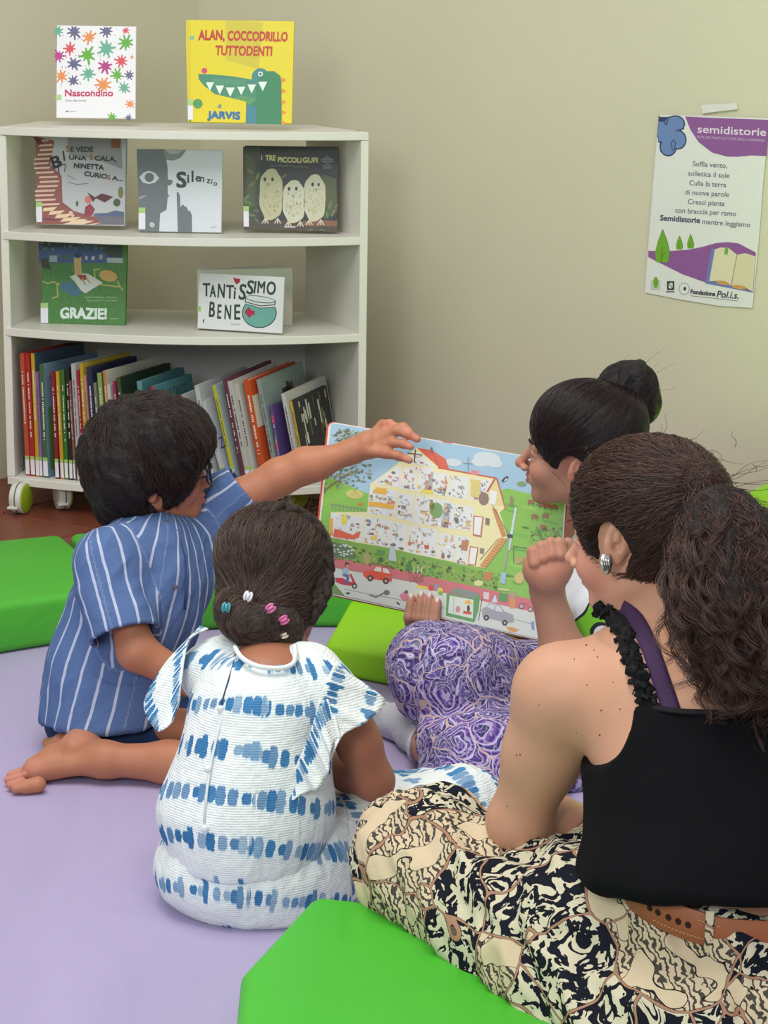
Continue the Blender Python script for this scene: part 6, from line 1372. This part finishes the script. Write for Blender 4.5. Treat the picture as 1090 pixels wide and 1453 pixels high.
# waist seam
def ruffle(name, A_, B_, mat, root, amp=.008, wv=5, uvs=(0, 0), nu=60, nv=12, ph=0, thick=.0016, puff=0.0, outn=Vector((0, -1, 0))):
    """sheet between base polyline A_ and outer polyline B_, waves growing outwards"""
    def samp(P, t):
        n = len(P) - 1; x = min(max(t, 0), .9999) * n; i = int(x); fr_ = x - i
        p0, p1, p2, p3 = P[max(i - 1, 0)], P[i], P[i + 1], P[min(i + 2, n)]
        return .5 * ((2 * p1) + (p2 - p0) * fr_ + (2 * p0 - 5 * p1 + 4 * p2 - p3) * fr_ ** 2 + (3 * p1 - p0 - 3 * p2 + p3) * fr_ ** 3)
    V, uv = [], []
    for i in range(nu + 1):
        t_ = i / nu; a_, b_ = samp(A_, t_), samp(B_, t_)
        for j in range(nv + 1):
            s_ = j / nv; p = a_.lerp(b_, s_); p = p + outn * (math.sin(t_ * wv * 2 * math.pi + ph) * amp * s_ ** 1.2 + puff * math.sin(s_ * math.pi) + math.sin(t_ * wv * 5.1 * math.pi) * amp * .25 * s_)
            V.append(p); uv.append((t_ * .3 + uvs[0], s_ * (b_ - a_).length + uvs[1], 9))
    Fc = [(i * (nv + 1) + j, i * (nv + 1) + j + 1, (i + 1) * (nv + 1) + j + 1, (i + 1) * (nv + 1) + j) for i in range(nu) for j in range(nv)]
    o = mk(name, V, Fc, mat, root, True); a_ = o.data.attributes.new('uvw', 'FLOAT_VECTOR', 'POINT'); a_.data.foreach_set('vector', np.array(uv, dtype=np.float32).ravel())
    md = o.modifiers.new('s', 'SOLIDIFY'); md.thickness = thick; md.offset = 0; return o
Y0 = 2.93
ruffle('sleeve_ruffle', [at(474, 944, 2.93), at(462, 968, 2.90), at(450, 1000, 2.885), at(444, 1040, 2.88), at(432, 1085, 2.875), at(414, 1122, 2.88)],
       [at(490, 950, 2.96), at(546, 994, 2.95), at(518, 1024, 2.90), at(484, 1048, 2.87), at(462, 1090, 2.86), at(428, 1134, 2.865)], DRESS, gr_, .006, 3.2, (0, .014))
ruffle('sleeve_ruffle', [at(470, 985, 2.90), at(450, 1010, 2.875), at(440, 1040, 2.865), at(425, 1075, 2.862), at(412, 1105, 2.87)],
       [at(484, 1046, 2.88), at(470, 1062, 2.85), at(466, 1094, 2.845), at(450, 1118, 2.845), at(414, 1134, 2.85)], DRESS, gr_, .006, 4.2, (.5, .02), ph=1)
ruffle('sleeve_ruffle', [at(296, 892, 3.06), at(270, 905, 3.04), at(262, 935, 3.02), at(258, 965, 3.0), at(254, 1000, 2.99)],
       [at(284, 888, 3.08), at(236, 940, 3.05), at(205, 996, 3.02), at(220, 1036, 2.98), at(244, 1026, 2.97)], DRESS, gr_, .006, 2.6, (.9, .016))
# centre-back opening, buttons, neck binding
pts = [onfield(topf, at(x, y, 2.93), lift=.003) for x, y in ((338, 938), (330, 965), (318, 1005), (308, 1045), (300, 1080), (294, 1120), (290, 1168))]
V_, F_ = tube(pts, .0022, 6); mk('back_placket', V_, F_, flat('white_trim', (222, 228, 226), .8), gr_, True)
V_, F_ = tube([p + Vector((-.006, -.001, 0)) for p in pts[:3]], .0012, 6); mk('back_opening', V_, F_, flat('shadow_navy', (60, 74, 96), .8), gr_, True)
npts = [at(x, y, onfield(topf, at(x + (4 if x > 430 else -4 if x < 345 else 0), y + 14, 2.98), lift=.0).y + .001) for x, y in interp([(333, 918), (343, 933), (362, 944), (384, 948), (405, 947), (418, 938), (418, 916)], 26)]
V_, F_ = tube(npts, .0038, 8); mk('neck_binding', V_, F_, flat('white_trim', (222, 228, 226), .8), gr_, True)
for (x, y) in ((340, 932), (313, 1006), (295, 1092), (291, 1176)):
    c = onfield(topf, at(x, y, 2.9), lift=.006); bm = bmesh.new(); bmesh.ops.create_uvsphere(bm, u_segments=16, v_segments=10, radius=.0058); M = Matrix.Translation(c) @ Matrix.Diagonal((1, .6, 1, 1)); bmesh.ops.transform(bm, matrix=M, verts=bm.verts); bm_to('button', bm, flat('white_button', (224, 228, 230), .3, .5), gr_, True)
# hair
hair = Fld(); hg.skull(hair, .014, .02)
hair.ell(hg.p(0, -.02, .05), (.080, .094, .066), hg.R, .03); hair.sub(hg.p(0, .12, -.05), (.088, .066, .105), hg.R, .006); hair.sub(hg.p(.083, .004, -.034), (.03, .024, .036), hg.R, .006)
bc = at(362, 890, 3.03); hair.ell(hg.p(0, -.06, -.045), (.062, .045, .045), hg.R, .03); hair.ell(at(388, 862, 3.06), (.06, .045, .045), None, .03)
def gdir(P): D = npv(at(352, 868, 3.02)) - P; return D / np.linalg.norm(D, axis=1, keepdims=True)
BR2 = capmat('brown_hair', (26, 18, 16), (54, 40, 34))
ho, V, Q = garment('hair', hair, .004, BR2, gr_, None, lambda V, N: ridged(V, 50, (.3, -.1, 1), 61, .0018))
rg = np.random.default_rng(12); hm = hairmat('girl_strands', (24, 16, 14), (98, 76, 64))
cs = flow(uncut(hair), seeds(hair, V, Q, 7000, rg), gdir, 9, .006, .0016, .14, rg, 0, hair)
for i in range(160):
    s0 = surface_pts(V, Q, 1, rg)[0]
    if s0[2] > hg.O.z + .02: d_ = (s0 - npv(hg.O)); d_ /= np.linalg.norm(d_); cs.append(np.stack([s0 + (d_ * .35 + np.array([.3, 0, .1])) * .005 * k + rg.normal(size=3) * .0006 * k for k in range(7)]))
strands('hair_strands', cs, .0004, hm, ho)
bun = Fld()
bun.ell(at(362, 886, 3.02), (.048, .035, .030), None, .02); bun.ell(at(335, 872, 3.04), (.028, .028, .026), None, .02); bun.ell(at(398, 884, 3.03), (.032, .03, .028), None, .02); bun.cone(at(330, 855, 3.05), at(400, 905, 3.03), .02, .02, .03)
bo_, V, Q = garment('hair_bun', bun, .0036, BR2, gr_, None, lambda V, N: ridged(V, 45, (1, 0, .3), 63, .004))
bcv = npv(at(362, 886, 3.03))
cs = flow(bun, surface_pts(V, Q, 2600, rg), lambda P: np.cross(P - bcv, np.array([.1, -1, .3])) / .04, 10, .005, .0015, .2, rg)
strands('bun_strands', cs, .0004, hm, bo_)
# braid along the right side of the head
pb = [(372, 735, 3.10), (400, 724, 3.12), (428, 733, 3.13), (448, 753, 3.13), (458, 780, 3.12), (463, 808, 3.11), (461, 832, 3.09), (452, 856, 3.07), (438, 876, 3.06), (416, 890, 3.04)]
cl = []
for i, p in enumerate(pb[:-1]):
    for k in range(3): cl.append(at(*[p[j] + (pb[i + 1][j] - p[j]) * k / 3 for j in range(3)]))
V, Fc = [], []; store = ([], [])
for s_ in range(3):
    P = []
    for i, c in enumerate(cl):
        a_ = i * .9 + s_ * 2 * math.pi / 3; t_ = (cl[min(i + 1, len(cl) - 1)] - cl[max(i - 1, 0)]).normalized(); n_ = (CAM - c).normalized(); b_ = t_.cross(n_).normalized()
        P.append(c + b_ * (.0085 * math.sin(a_) + .001) + n_ * (.0045 * math.sin(2 * a_) + .007))
    Vt, Ft = tube(P, [.0082] * len(P), 10); add_vf(store, Vt, Ft)
mk('braid', store[0], store[1], BR2, gr_, True)
# hair clips: small claw clips, each a thing
def clip(px, py, Y, col, label, ang_=0, kind_=0):
    c = at(px, py, Y); n_ = (CAM - c).normalized(); c = c + n_ * .002; b_ = RT * math.cos(ang_) + UP * math.sin(ang_); u_ = n_.cross(b_).normalized(); st = ([], [])
    m_ = flat('clip_plastic', col, .3, .5)
    for s_ in (-1, 1):
        P = [c + b_ * (.0062 * math.cos(a)) * 1.0 + u_ * (s_ * .0022 + .0028 * math.sin(a) * s_) + n_ * (.003 * math.sin(a)) for a in [math.pi * i / 8 for i in range(9)]]
        Vt, Ft = tube(P, .0021, 8); add_vf(st, Vt, Ft)
        for k in (-1, 0, 1): Vt, Ft = tube([c + b_ * (.0035 * k) + u_ * (s_ * .0042) + n_ * .002, c + b_ * (.0035 * k) + u_ * (s_ * .006) - n_ * .005], .0014, 6); add_vf(st, Vt, Ft)
    root = empty('hair_clip', c, label, 'hair clip', 'small claw clips in the girl\'s hair')
    mk('claw', st[0], st[1], m_, root, True)
    Vt, Ft = tube([c - b_ * .0055 + n_ * .0035, c + b_ * .0055 + n_ * .0035], .0028, 8); mk('hinge', Vt, Ft, m_, root, True)
clip(352, 846, 2.985, (222, 222, 226), 'white claw clip in the girl\'s brown hair', 1.2); clip(321, 862, 3.005, (70, 150, 160), 'teal claw clip at the left of the girl\'s bun', 1.4)
clip(384, 863, 2.99, (206, 110, 160), 'pink claw clip in the girl\'s hair, the upper pink one', .6); clip(403, 880, 2.995, (200, 100, 150), 'pink claw clip in the girl\'s hair, the lower pink one', .5); clip(402, 900, 3.0, (214, 204, 186), 'cream claw clip below the pink ones at the girl\'s nape', .2)

# ================================================================ FRONT WOMAN
fwm = empty('person', onz(1010, 1430, .125), 'woman with a curly dark ponytail in a black top and patterned skirt, seated in front', 'person')
hf = Head(at(915, 752, 2.62), (-.84, .52, -.10), (.0, -.14, 1), .96, ear=(.012, .026))
f = Fld(); hf.add(f); nf = at(968, 915, 2.60)
f.chain([hf.p(0, -.025, -.04), hf.p(0, -.035, -.10), nf], [.056, .054, .064], .02)
f.cone(nf, at(880, 945, 2.58), .055, .05, .05); f.cone(nf, at(1090, 950, 2.54), .06, .055, .05)
SL, SR = at(800, 985, 2.56), at(1200, 1005, 2.50)
f.chain([SL, at(900, 985, 2.53), at(1050, 985, 2.50), SR], [.062, .066, .072, .062], .035)
f.chain([at(960, 1010, 2.54), at(985, 1120, 2.46), at(1010, 1240, 2.38)], [.105, .112, .09], .04); f.chain([at(1060, 1010, 2.52), at(1050, 1120, 2.46), at(1040, 1240, 2.38)], [.105, .112, .09], .04)
f.ell(at(905, 1020, 2.50), (.055, .05, .075), None, .04)
EL, WL_ = at(737, 1166, 2.60), at(852, 1172, 2.72)
f.chain([SL, SL.lerp(EL, .45), EL], [.060, .0485, .039], .03); f.cone(EL, EL + Vector((.0, -.004, -.008)), .036, .034, .02); f.chain([EL, EL.lerp(WL_, .4), WL_], [.038, .037, .026], .02)
hand(f, WL_, WL_ - EL, Vector((0, 0, 1)), .17, thumb=1)
ER, WR_ = at(1260, 1180, 2.55), at(1150, 1220, 2.75)
f.chain([SR, ER, WR_], [.058, .04, .027], .03); hand(f, WR_, WR_ - ER, Vector((0, 0, 1)), .17, thumb=-1)
V, Q = regions(f, [(hf.p(0, 0, 0) - Vector((.14, .14, .128)), hf.p(0, 0, 0) + Vector((.14, .14, .12)), .0028)], .0052)
npmesh('body', V, Q, SKIN, fwm, {'Col': tint(V, (200, 150, 121), hf.blobs((176, 100, 96), (206, 134, 120)) + [(hf.p(-.05, .065, -.04), .05, (200, 128, 114), .4), (EL, .06, (186, 132, 108), .5)])}); hf.extras(fwm, flat('eyelid_light', (196, 146, 122), .5))
bodyf = Fld(); bodyf.p = list(f.p)
# moles, each a small raised spot
MOLE = flat('mole', (96, 58, 44), .6)
for (x, y, r) in ((832, 915, 1.3), (848, 932, 1.0), (880, 1006, 1.0), (815, 935, .9), (833, 972, .9), (853, 1008, 1.2), (851, 1043, 1.4), (733, 1071, 1.2), (738, 1071, 1.2), (971, 939, 2.0), (1010, 920, 1.8), (993, 967, 1.6), (1005, 960, 2.0), (1006, 966, 1.5), (870, 968, .8), (720, 1144, 1.0), (800, 905, .9), (970, 908, .9), (765, 1000, .8), (818, 1040, .7), (843, 862 + 60, .8)):
    c = onfield(bodyf, at(x, y, 2.5), lift=.0); bm = bmesh.new(); bmesh.ops.create_uvsphere(bm, u_segments=8, v_segments=5, radius=r * 8.5e-4); bmesh.ops.transform(bm, matrix=Matrix.Translation(c), verts=bm.verts); bm_to('mole', bm, MOLE, fwm, True)
# black top
f = Fld(); f.chain([at(985, 1030, 2.50), at(995, 1130, 2.455), at(1010, 1262, 2.375)], [.118, .134, .138], .04); f.chain([at(1085, 1030, 2.49), at(1060, 1130, 2.45), at(1050, 1262, 2.375)], [.118, .134, .138], .04); f.ell(at(985, 1235, 2.38), (.135, .125, .07), None, .04)
f.ell(at(905, 1075, 2.50), (.066, .07, .075), None, .03)
pa, pb_ = at(905, 1003, 2.40), at(1090, 1012, 2.40)
f.sub(at(805, 998, 2.50), (.088, .16, .080), None, .004); f.sub(at(1010, 925, 2.42), (.22, .16, .067), None, .006); f.sub(at(1010, 905, 2.55), (.26, .2, .080), None, .006)
f.cut(at(960, 1271, 2.30), Vector((-.02, -.25, -1)), .012)
garment('black_top', f, .0048, BLACK, fwm, None, lambda V, N: ridged(V, 10, (.3, 0, 1), 71, .004) + ridged(V, 11, (1, 0, .25), 73, .007) * np.clip((at(1000, 1180, 2.4).z - V[:, 2]) / .05, 0, 1))
topf = f
# straps: purple one beneath, black scrunched ruffle above
allf = Fld(); allf.p = list(bodyf.p)
def strip(name, P, wd, mat, root, lift=.002, up=None):
    V, Fc = [], []
    for i, p in enumerate(P):
        t_ = (P[min(i + 1, len(P) - 1)] - P[max(i - 1, 0)]).normalized(); n_ = Vector(allf.grad(npv(p)[None, :])[0]); s_ = t_.cross(n_).normalized()
        for a_, l_ in ((-1, 0), (-.5, .0012), (.5, .0012), (1, 0)): V.append(p + s_ * (wd * a_ / 2) + n_ * (lift + l_))
    Fc = [(i * 4 + j, i * 4 + j + 1, (i + 1) * 4 + j + 1, (i + 1) * 4 + j) for i in range(len(P) - 1) for j in range(3)]
    o = mk(name, V, Fc, mat, root, True); md = o.modifiers.new('s', 'SOLIDIFY'); md.thickness = .0016; md.offset = 1; return o
PU = flat('purple_strap', (66, 44, 76), .7, .2)
strip('under_strap', [onfield(bodyf, at(x, y, 2.5), lift=0) for x, y in interp([(884, 862), (903, 882), (922, 920), (938, 965), (952, 1005), (960, 1030)], 22)], .022, PU, fwm, .001)
BK2 = flat('black_ruffle', (20, 20, 23), .75, .25)
pts = interp([(852, 862), (868, 872), (884, 896), (893, 925), (905, 955), (915, 985), (924, 1010)], 70); st = ([], []); rr = random.Random(3)
base_ = [onfield(bodyf, at(x, y, 2.5), lift=0) for x, y in pts]
V, uv = [], []
for i, p in enumerate(base_):
    t_ = (base_[min(i + 1, 69)] - base_[max(i - 1, 0)]).normalized(); n_ = Vector(bodyf.grad(npv(p)[None, :])[0]); s_ = t_.cross(n_).normalized()
    for j in range(11):
        a_ = (j / 10 - .5) * 2; ph = i * .85
        V.append(p + s_ * (.0125 * a_ + .003 * math.sin(ph * 1.3 + j)) + t_ * (.003 * math.sin(ph * .7 + j * 1.9)) + n_ * (.009 * (1 - a_ * a_) + .0045 * math.sin(ph + a_ * 2.5) * (1 - .3 * abs(a_)) + .003 * math.sin(ph * 2.3 - a_ * 4)))
Fc = [(i * 11 + j, i * 11 + j + 1, (i + 1) * 11 + j + 1, (i + 1) * 11 + j) for i in range(69) for j in range(10)]
o = mk('ruffled_strap', V, Fc, BK2, fwm, True); md = o.modifiers.new('s', 'SOLIDIFY'); md.thickness = .003
strip('neckline_edge', [onfield(topf, at(x, y, 2.4), lift=.004) for x, y in interp([(908, 1002), (960, 1010), (1010, 1012), (1085, 1014)], 20)], .006, BK2, fwm, .001)
# skirt
t_seat = at(1020, 1400, 2.36)
f = Fld(); f.chain([at(1045, 1385, 2.37), at(1040, 1450, 2.34)], [.118, .15], .04); f.chain([at(1000, 1390, 2.38), at(985, 1450, 2.36)], [.108, .14], .04)
f.ell(at(1035, 1300, 2.378), (.125, .116, .046), None, .02)
f.chain([at(985, 1400, 2.38), at(860, 1345, 2.46), at(735, 1305, 2.58), at(612, 1215, 2.70)], [.14, .115, .092, .070], .05)
f.ell(at(606, 1196, 2.72), (.078, .085, .062), None, .03); f.ell(at(572, 1238, 2.72), (.06, .07, .05), None, .03)
f.ell(at(600, 1150, 2.74), (.05, .05, .022), None, .03)
f.chain([at(600, 1230, 2.68), at(720, 1310, 2.54), at(850, 1390, 2.42)], [.058, .06, .07], .05); f.chain([at(870, 1225, 2.62), at(760, 1235, 2.66)], [.05, .045], .05)
f.ell(at(800, 1370, 2.46), (.08, .08, .06), None, .05); f.ell(at(910, 1440, 2.35), (.12, .10, .08), None, .05); f.ell(at(1100, 1440, 2.38), (.2, .12, .1), None, .05)
f.chain([at(1150, 1380, 2.5), at(1120, 1280, 2.8)], [.12, .08], .05)
f.subcone(EL + Vector((0, 0, .004)), SL, .040, .066, .01); f.subcone(EL + Vector((0, 0, .004)), WL_, .040, .028, .01)
f.cut(Vector((0, 0, .014)), (0, 0, -1), .006)
def sk_disp(V, N):
    folds = ridged(V, 12, (-.7, .5, .4), 81, .014) + ridged(V, 24, (-.5, .4, .7), 83, .008)
    pleat = ridged(V, 34, (0, 0, 1), 85, .006) * np.clip((V[:, 0] - at(900, 1300, 2.4).x) / .06, 0, 1)
    return folds + pleat
garment('skirt', f, .0050, SKIRT, fwm, None, sk_disp)
skf = f
# belt
LE = leather('brown_belt_leather', (146, 84, 54), (160, 94, 60))
wc = at(1035, 1263, 2.378); V, Fc = [], []; nb_ = 64
for i in range(nb_):
    a_ = 2 * math.pi * i / nb_; ca, sa = math.cos(a_), math.sin(a_); x = .136 * math.copysign(abs(ca) ** .85, ca); y = .128 * sa
    zc = -.004 + .012 * math.cos(a_ * 1.0) * -1 * 0 + (.010 if ca < -.2 else .0) * abs(ca)
    for dz, of in ((-.0205, 0), (.0205, 0), (.0205, -.004), (-.0205, -.004)): V.append(wc + Vector((x * (1 + of / .15), y * (1 + of / .15), dz + zc + .010 * -ca)))
Fc = [(i * 4 + j, i * 4 + (j + 1) % 4, ((i + 1) % nb_) * 4 + (j + 1) % 4, ((i + 1) % nb_) * 4 + j) for i in range(nb_) for j in range(4)]
belt = mk('belt', V, Fc, LE, fwm, True); md = belt.modifiers.new('b', 'BEVEL'); md.width = .001
def onbelt(px, off=.001):
    for i in range(400):
        a_ = math.pi + math.pi * i / 400; ca, sa = math.cos(a_), math.sin(a_); p = wc + Vector((.136 * math.copysign(abs(ca) ** .85, ca), .128 * sa, -.004 + .010 * -ca + (.010 * abs(ca) if ca < -.2 else 0)))
        d = p - CAM; x = 545 + F * d.dot(RT) / d.dot(fw)
        if x >= px: n_ = Vector((ca, sa, 0)).normalized(); return p + n_ * off, n_
    return p, Vector((0, -1, 0))
for x in (922, 934, 948, 962, 976):
    p, n_ = onbelt(x); bm = bmesh.new(); bmesh.ops.create_cone(bm, cap_ends=True, segments=14, radius1=.0034, radius2=.0034, depth=.0012); M = Matrix.Translation(p) @ Vector((0, 0, 1)).rotation_difference(n_).to_matrix().to_4x4() @ Matrix.Diagonal((1, 1.2, 1, 1)); bmesh.ops.transform(bm, matrix=M, verts=bm.verts); bm_to('belt_hole', bm, flat('hole', (46, 28, 22), .9), belt)
for k in range(18):
    p, n_ = onbelt(930 + k * 5.2, .0012)
    for dz in (-.012,) if k < 12 else (-.012, .010):
        bm = bmesh.new(); obox(bm, p + Vector((-.0015, 0, dz)), Vector((.003, 0, 0)), Vector((0, 0, .0009)), n_ * .0006); bm_to('stitch', bm, flat('stitch', (206, 160, 96), .8), belt)
p, n_ = onbelt(1006, .002); bm = bmesh.new(); obox(bm, p + Vector((-.005, 0, -.026)), Vector((.010, 0, 0)), Vector((0, 0, .052)), n_ * .003); bevel(bm, .001, 1); bm_to('belt_loop', bm, SKIRT, fwm)
# earring
ec = hf.p(-.084, -.004, -.055)
ec = at(860, 801, 2.54)
sv = flat('silver', (190, 186, 178), .22, .6, .95); bm = bmesh.new()
pr = [(-.006, .013), (.006, .013), (.0085, .001), (.006, -.011), (.0, -.0135), (-.006, -.006), (-.0085, .003)]
n_ = (CAM - ec).normalized(); fr = [bm.verts.new(ec + RT * x * .95 + UP * y + n_ * (.0035 - abs(x) * .25)) for x, y in pr]; bk_ = [bm.verts.new(ec + RT * x + UP * y - n_ * .003) for x, y in pr]
bm.faces.new(fr); bm.faces.new(bk_[::-1]); [bm.faces.new([fr[i], bk_[i], bk_[(i + 1) % 7], fr[(i + 1) % 7]]) for i in range(7)]; bmesh.ops.recalc_face_normals(bm, faces=bm.faces); bevel(bm, .0015, 2)
er_ = tag(bm_to('earring', bm, sv, origin=ec, smooth=True), 'chunky silver grooved earring on the front woman\'s ear', 'earring')
for k in range(4):
    Vt, Ft = tube([ec + n_ * .004 + RT * (-.006 + k * .003) + UP * (.009 - k * .001), ec + n_ * .0045 + RT * (-.002 + k * .0022) + UP * (-.009 + k * .001)], .0011, 6); mk('ridge', Vt, Ft, sv, er_, True)
# bracelet
bcn = WL_.lerp(EL, .06); ax_ = (EL - WL_).normalized(); br_ = empty('bracelet', bcn, 'beaded silver and brown bracelet on the front woman\'s left wrist', 'bracelet')
for k in range(22):
    a_ = 2 * math.pi * k / 22; o1 = ax_.orthogonal().normalized(); o2 = ax_.cross(o1); bm = bmesh.new(); bmesh.ops.create_uvsphere(bm, u_segments=8, v_segments=6, radius=.0042); bmesh.ops.transform(bm, matrix=Matrix.Translation(bcn + (o1 * math.cos(a_) + o2 * math.sin(a_)) * .0305), verts=bm.verts); bm_to('bead', bm, sv if k % 2 else flat('bead', (80, 54, 44), .4), br_, True)
# hair: pulled-back cap and curly ponytail
hair = Fld(); hf.skull(hair, .013, .02); hair.ell(hf.p(0, -.015, .052), (.078, .092, .064), hf.R, .03)
hair.sub(hf.p(0, .122, -.050), (.094, .066, .108), hf.R, .006)
for q in (-1, 1): hair.sub(hf.p(.088 * q, .018, -.006), (.036, .034, .046), hf.R, .006)
hair.ell(hf.p(0, -.075, -.055), (.05, .03, .045), hf.R, .03); hair.cut(hf.p(0, -.01, -.078), hf.u * -1 + hf.f * .7, .01)
tie = at(1002, 690, 2.52); hair.cone(hf.p(0, -.07, .02), tie, .05, .024, .03)
CB = capmat('curly_dark_brown_hair', (16, 10, 9), (38, 26, 22))
ho, V, Q = garment('hair', hair, .0038, CB, fwm, None, lambda V, N: ridged(V, 50, hf.f, 91, .0028))
rg = np.random.default_rng(21); hm = hairmat('curly_strands', (20, 12, 11), (96, 66, 54), .33)
def tt(P): D = npv(tie) - P; return D / np.maximum(np.linalg.norm(D, axis=1, keepdims=True), 1e-6)
def wavy(cs, amp, fr, rg_):
    out = []
    for c in cs:
        n = len(c); t_ = np.arange(n); a_ = rg_.normal(size=3); b_ = rg_.normal(size=3); ph = rg_.random() * 6
        out.append(c + (np.sin(t_ * fr + ph)[:, None] * a_ + np.cos(t_ * fr * 1.1 + ph)[:, None] * b_) * amp)
    return out
cs = wavy(flow(uncut(hair), seeds(hair, V, Q, 9000, rg), tt, 12, .006, .0028, .12, rg, 0, hair), .0009, 1.1, rg)
strands('hair_strands', cs, .00040, hm, ho)
# ponytail core
core = [at(1000, 700, 2.52), at(1030, 765, 2.47), at(1042, 825, 2.44), at(1055, 880, 2.41), at(1078, 935, 2.39)]
pony = Fld(); pony.chain(core, [.022, .044, .056, .044, .018], .03); pony.ell(at(990, 820, 2.48), (.035, .04, .06), None, .03); pony.ell(at(1085, 820, 2.45), (.04, .04, .065), None, .03)
po_, V, Q = garment('ponytail', pony, .005, CB, fwm, None, lambda V, N: ridged(V, 28, (0, 0, 1), 95, .012))
def bez(cp, n):
    out = []
    for i in range(n):
        x = i / (n - 1) * (len(cp) - 1); j = min(int(x), len(cp) - 2); fr_ = x - j; p0, p1, p2, p3 = cp[max(j - 1, 0)], cp[j], cp[j + 1], cp[min(j + 2, len(cp) - 1)]
        out.append(.5 * (2 * p1 + (p2 - p0) * fr_ + (2 * p0 - 5 * p1 + 4 * p2 - p3) * fr_ ** 2 + (3 * p1 - p0 - 3 * p2 + p3) * fr_ ** 3))
    return np.array(out)
coren = [npv(c) for c in core]; ax_p = npv(core[-1] - core[0])
cv = wavy(flow(pony, surface_pts(V, Q, 4200, rg), lambda P: np.tile(ax_p / .25, (len(P), 1)), 14, .006, .004, .25, rg), .0022, .75, rg)
for lock in range(560):
    # a lock: bundle of strands sharing one helix
    L0 = rg.random(); off_ = rg.normal(size=3); off_ /= np.linalg.norm(off_); k_ = rg.random() ** .35
    rads = [.012, .055, .082, .085, .075, .06]; endp = coren[-1] + np.array([np.clip(rg.normal(), -1.6, 1.6) * .03, np.clip(rg.normal(), -1.5, 1.5) * .02, -.02 - abs(rg.normal()) * .045])
    cp = [c + off_ * k_ * r for c, r in zip(coren, rads)] + [endp + off_ * .04]
    cut_ = int(24 + 40 * rg.random() ** .8); base_c = bez(cp, 64)[:cut_]
    if rg.random() < .28: base_c = base_c + np.linspace(0, 1, len(base_c))[:, None] ** 1.5 * np.clip(rg.normal(size=3), -1.3, 1.3) * np.array([.04, .02, .03])
    n = len(base_c); t_ = np.arange(n); fr_ = rg.uniform(.32, .62) * rg.choice([-1, 1]); am = rg.uniform(.004, .0115) * np.clip(t_ / 12, 0, 1); ph = rg.random() * 6
    e1_ = rg.normal(size=3); e1_ /= np.linalg.norm(e1_); e2_ = np.cross(e1_, [0, 0, 1]); e2_ /= np.linalg.norm(e2_)
    hx = base_c + (np.sin(t_ * fr_ + ph) * am)[:, None] * np.array([1, 0, 0]) + (np.cos(t_ * fr_ + ph) * am)[:, None] * np.array([0, 1, .2])
    for s_ in range(16):
        o_ = rg.normal(size=3) * .0022; cv.append(hx + o_ * np.clip(t_ / 8, .2, 1)[:, None] + np.cumsum(rg.normal(size=(n, 3)) * .00022, 0))
for i in range(60):   # flyaways
    s0 = surface_pts(V, Q, 1, rg)[0] if i % 2 else npv(hf.p(0, -.02, .06)) + np.array([rg.normal() * .06, 0, .055 - abs(rg.normal()) * .02]); n = 14; t_ = np.arange(n); d_ = np.array([rg.uniform(-.1, .9), rg.normal() * .3, rg.normal() * .45]); a_ = rg.uniform(.002, .007)
    cv.append(s0 + d_ * .0035 * t_[:, None] + np.stack([np.sin(t_ * .5 + i) * a_, np.cos(t_ * .5 + i) * a_, np.sin(t_ * .4) * a_], 1))
for i in range(16):    # long wisps blown to the right of the tie
    n = 26; t_ = np.arange(n); cv.append(npv(tie) + np.array([.004, 0, .004]) * t_[:, None] * np.array([rg.uniform(.8, 1.3), 1, rg.uniform(-.6, .5)]) + np.stack([np.sin(t_ * .3 + i) * .003, t_ * 0, np.sin(t_ * .25 + i * .3) * .004], 1))
strands('ponytail_curls', cv, .00042, hm, po_)
V_, F_ = tube(circle_pts(at(1000, 692, 2.52), core[1] - core[0], .024, 20), .005, 8, True); mk('hair_tie', V_, F_, flat('black_band', (24, 20, 20), .8), fwm, True)
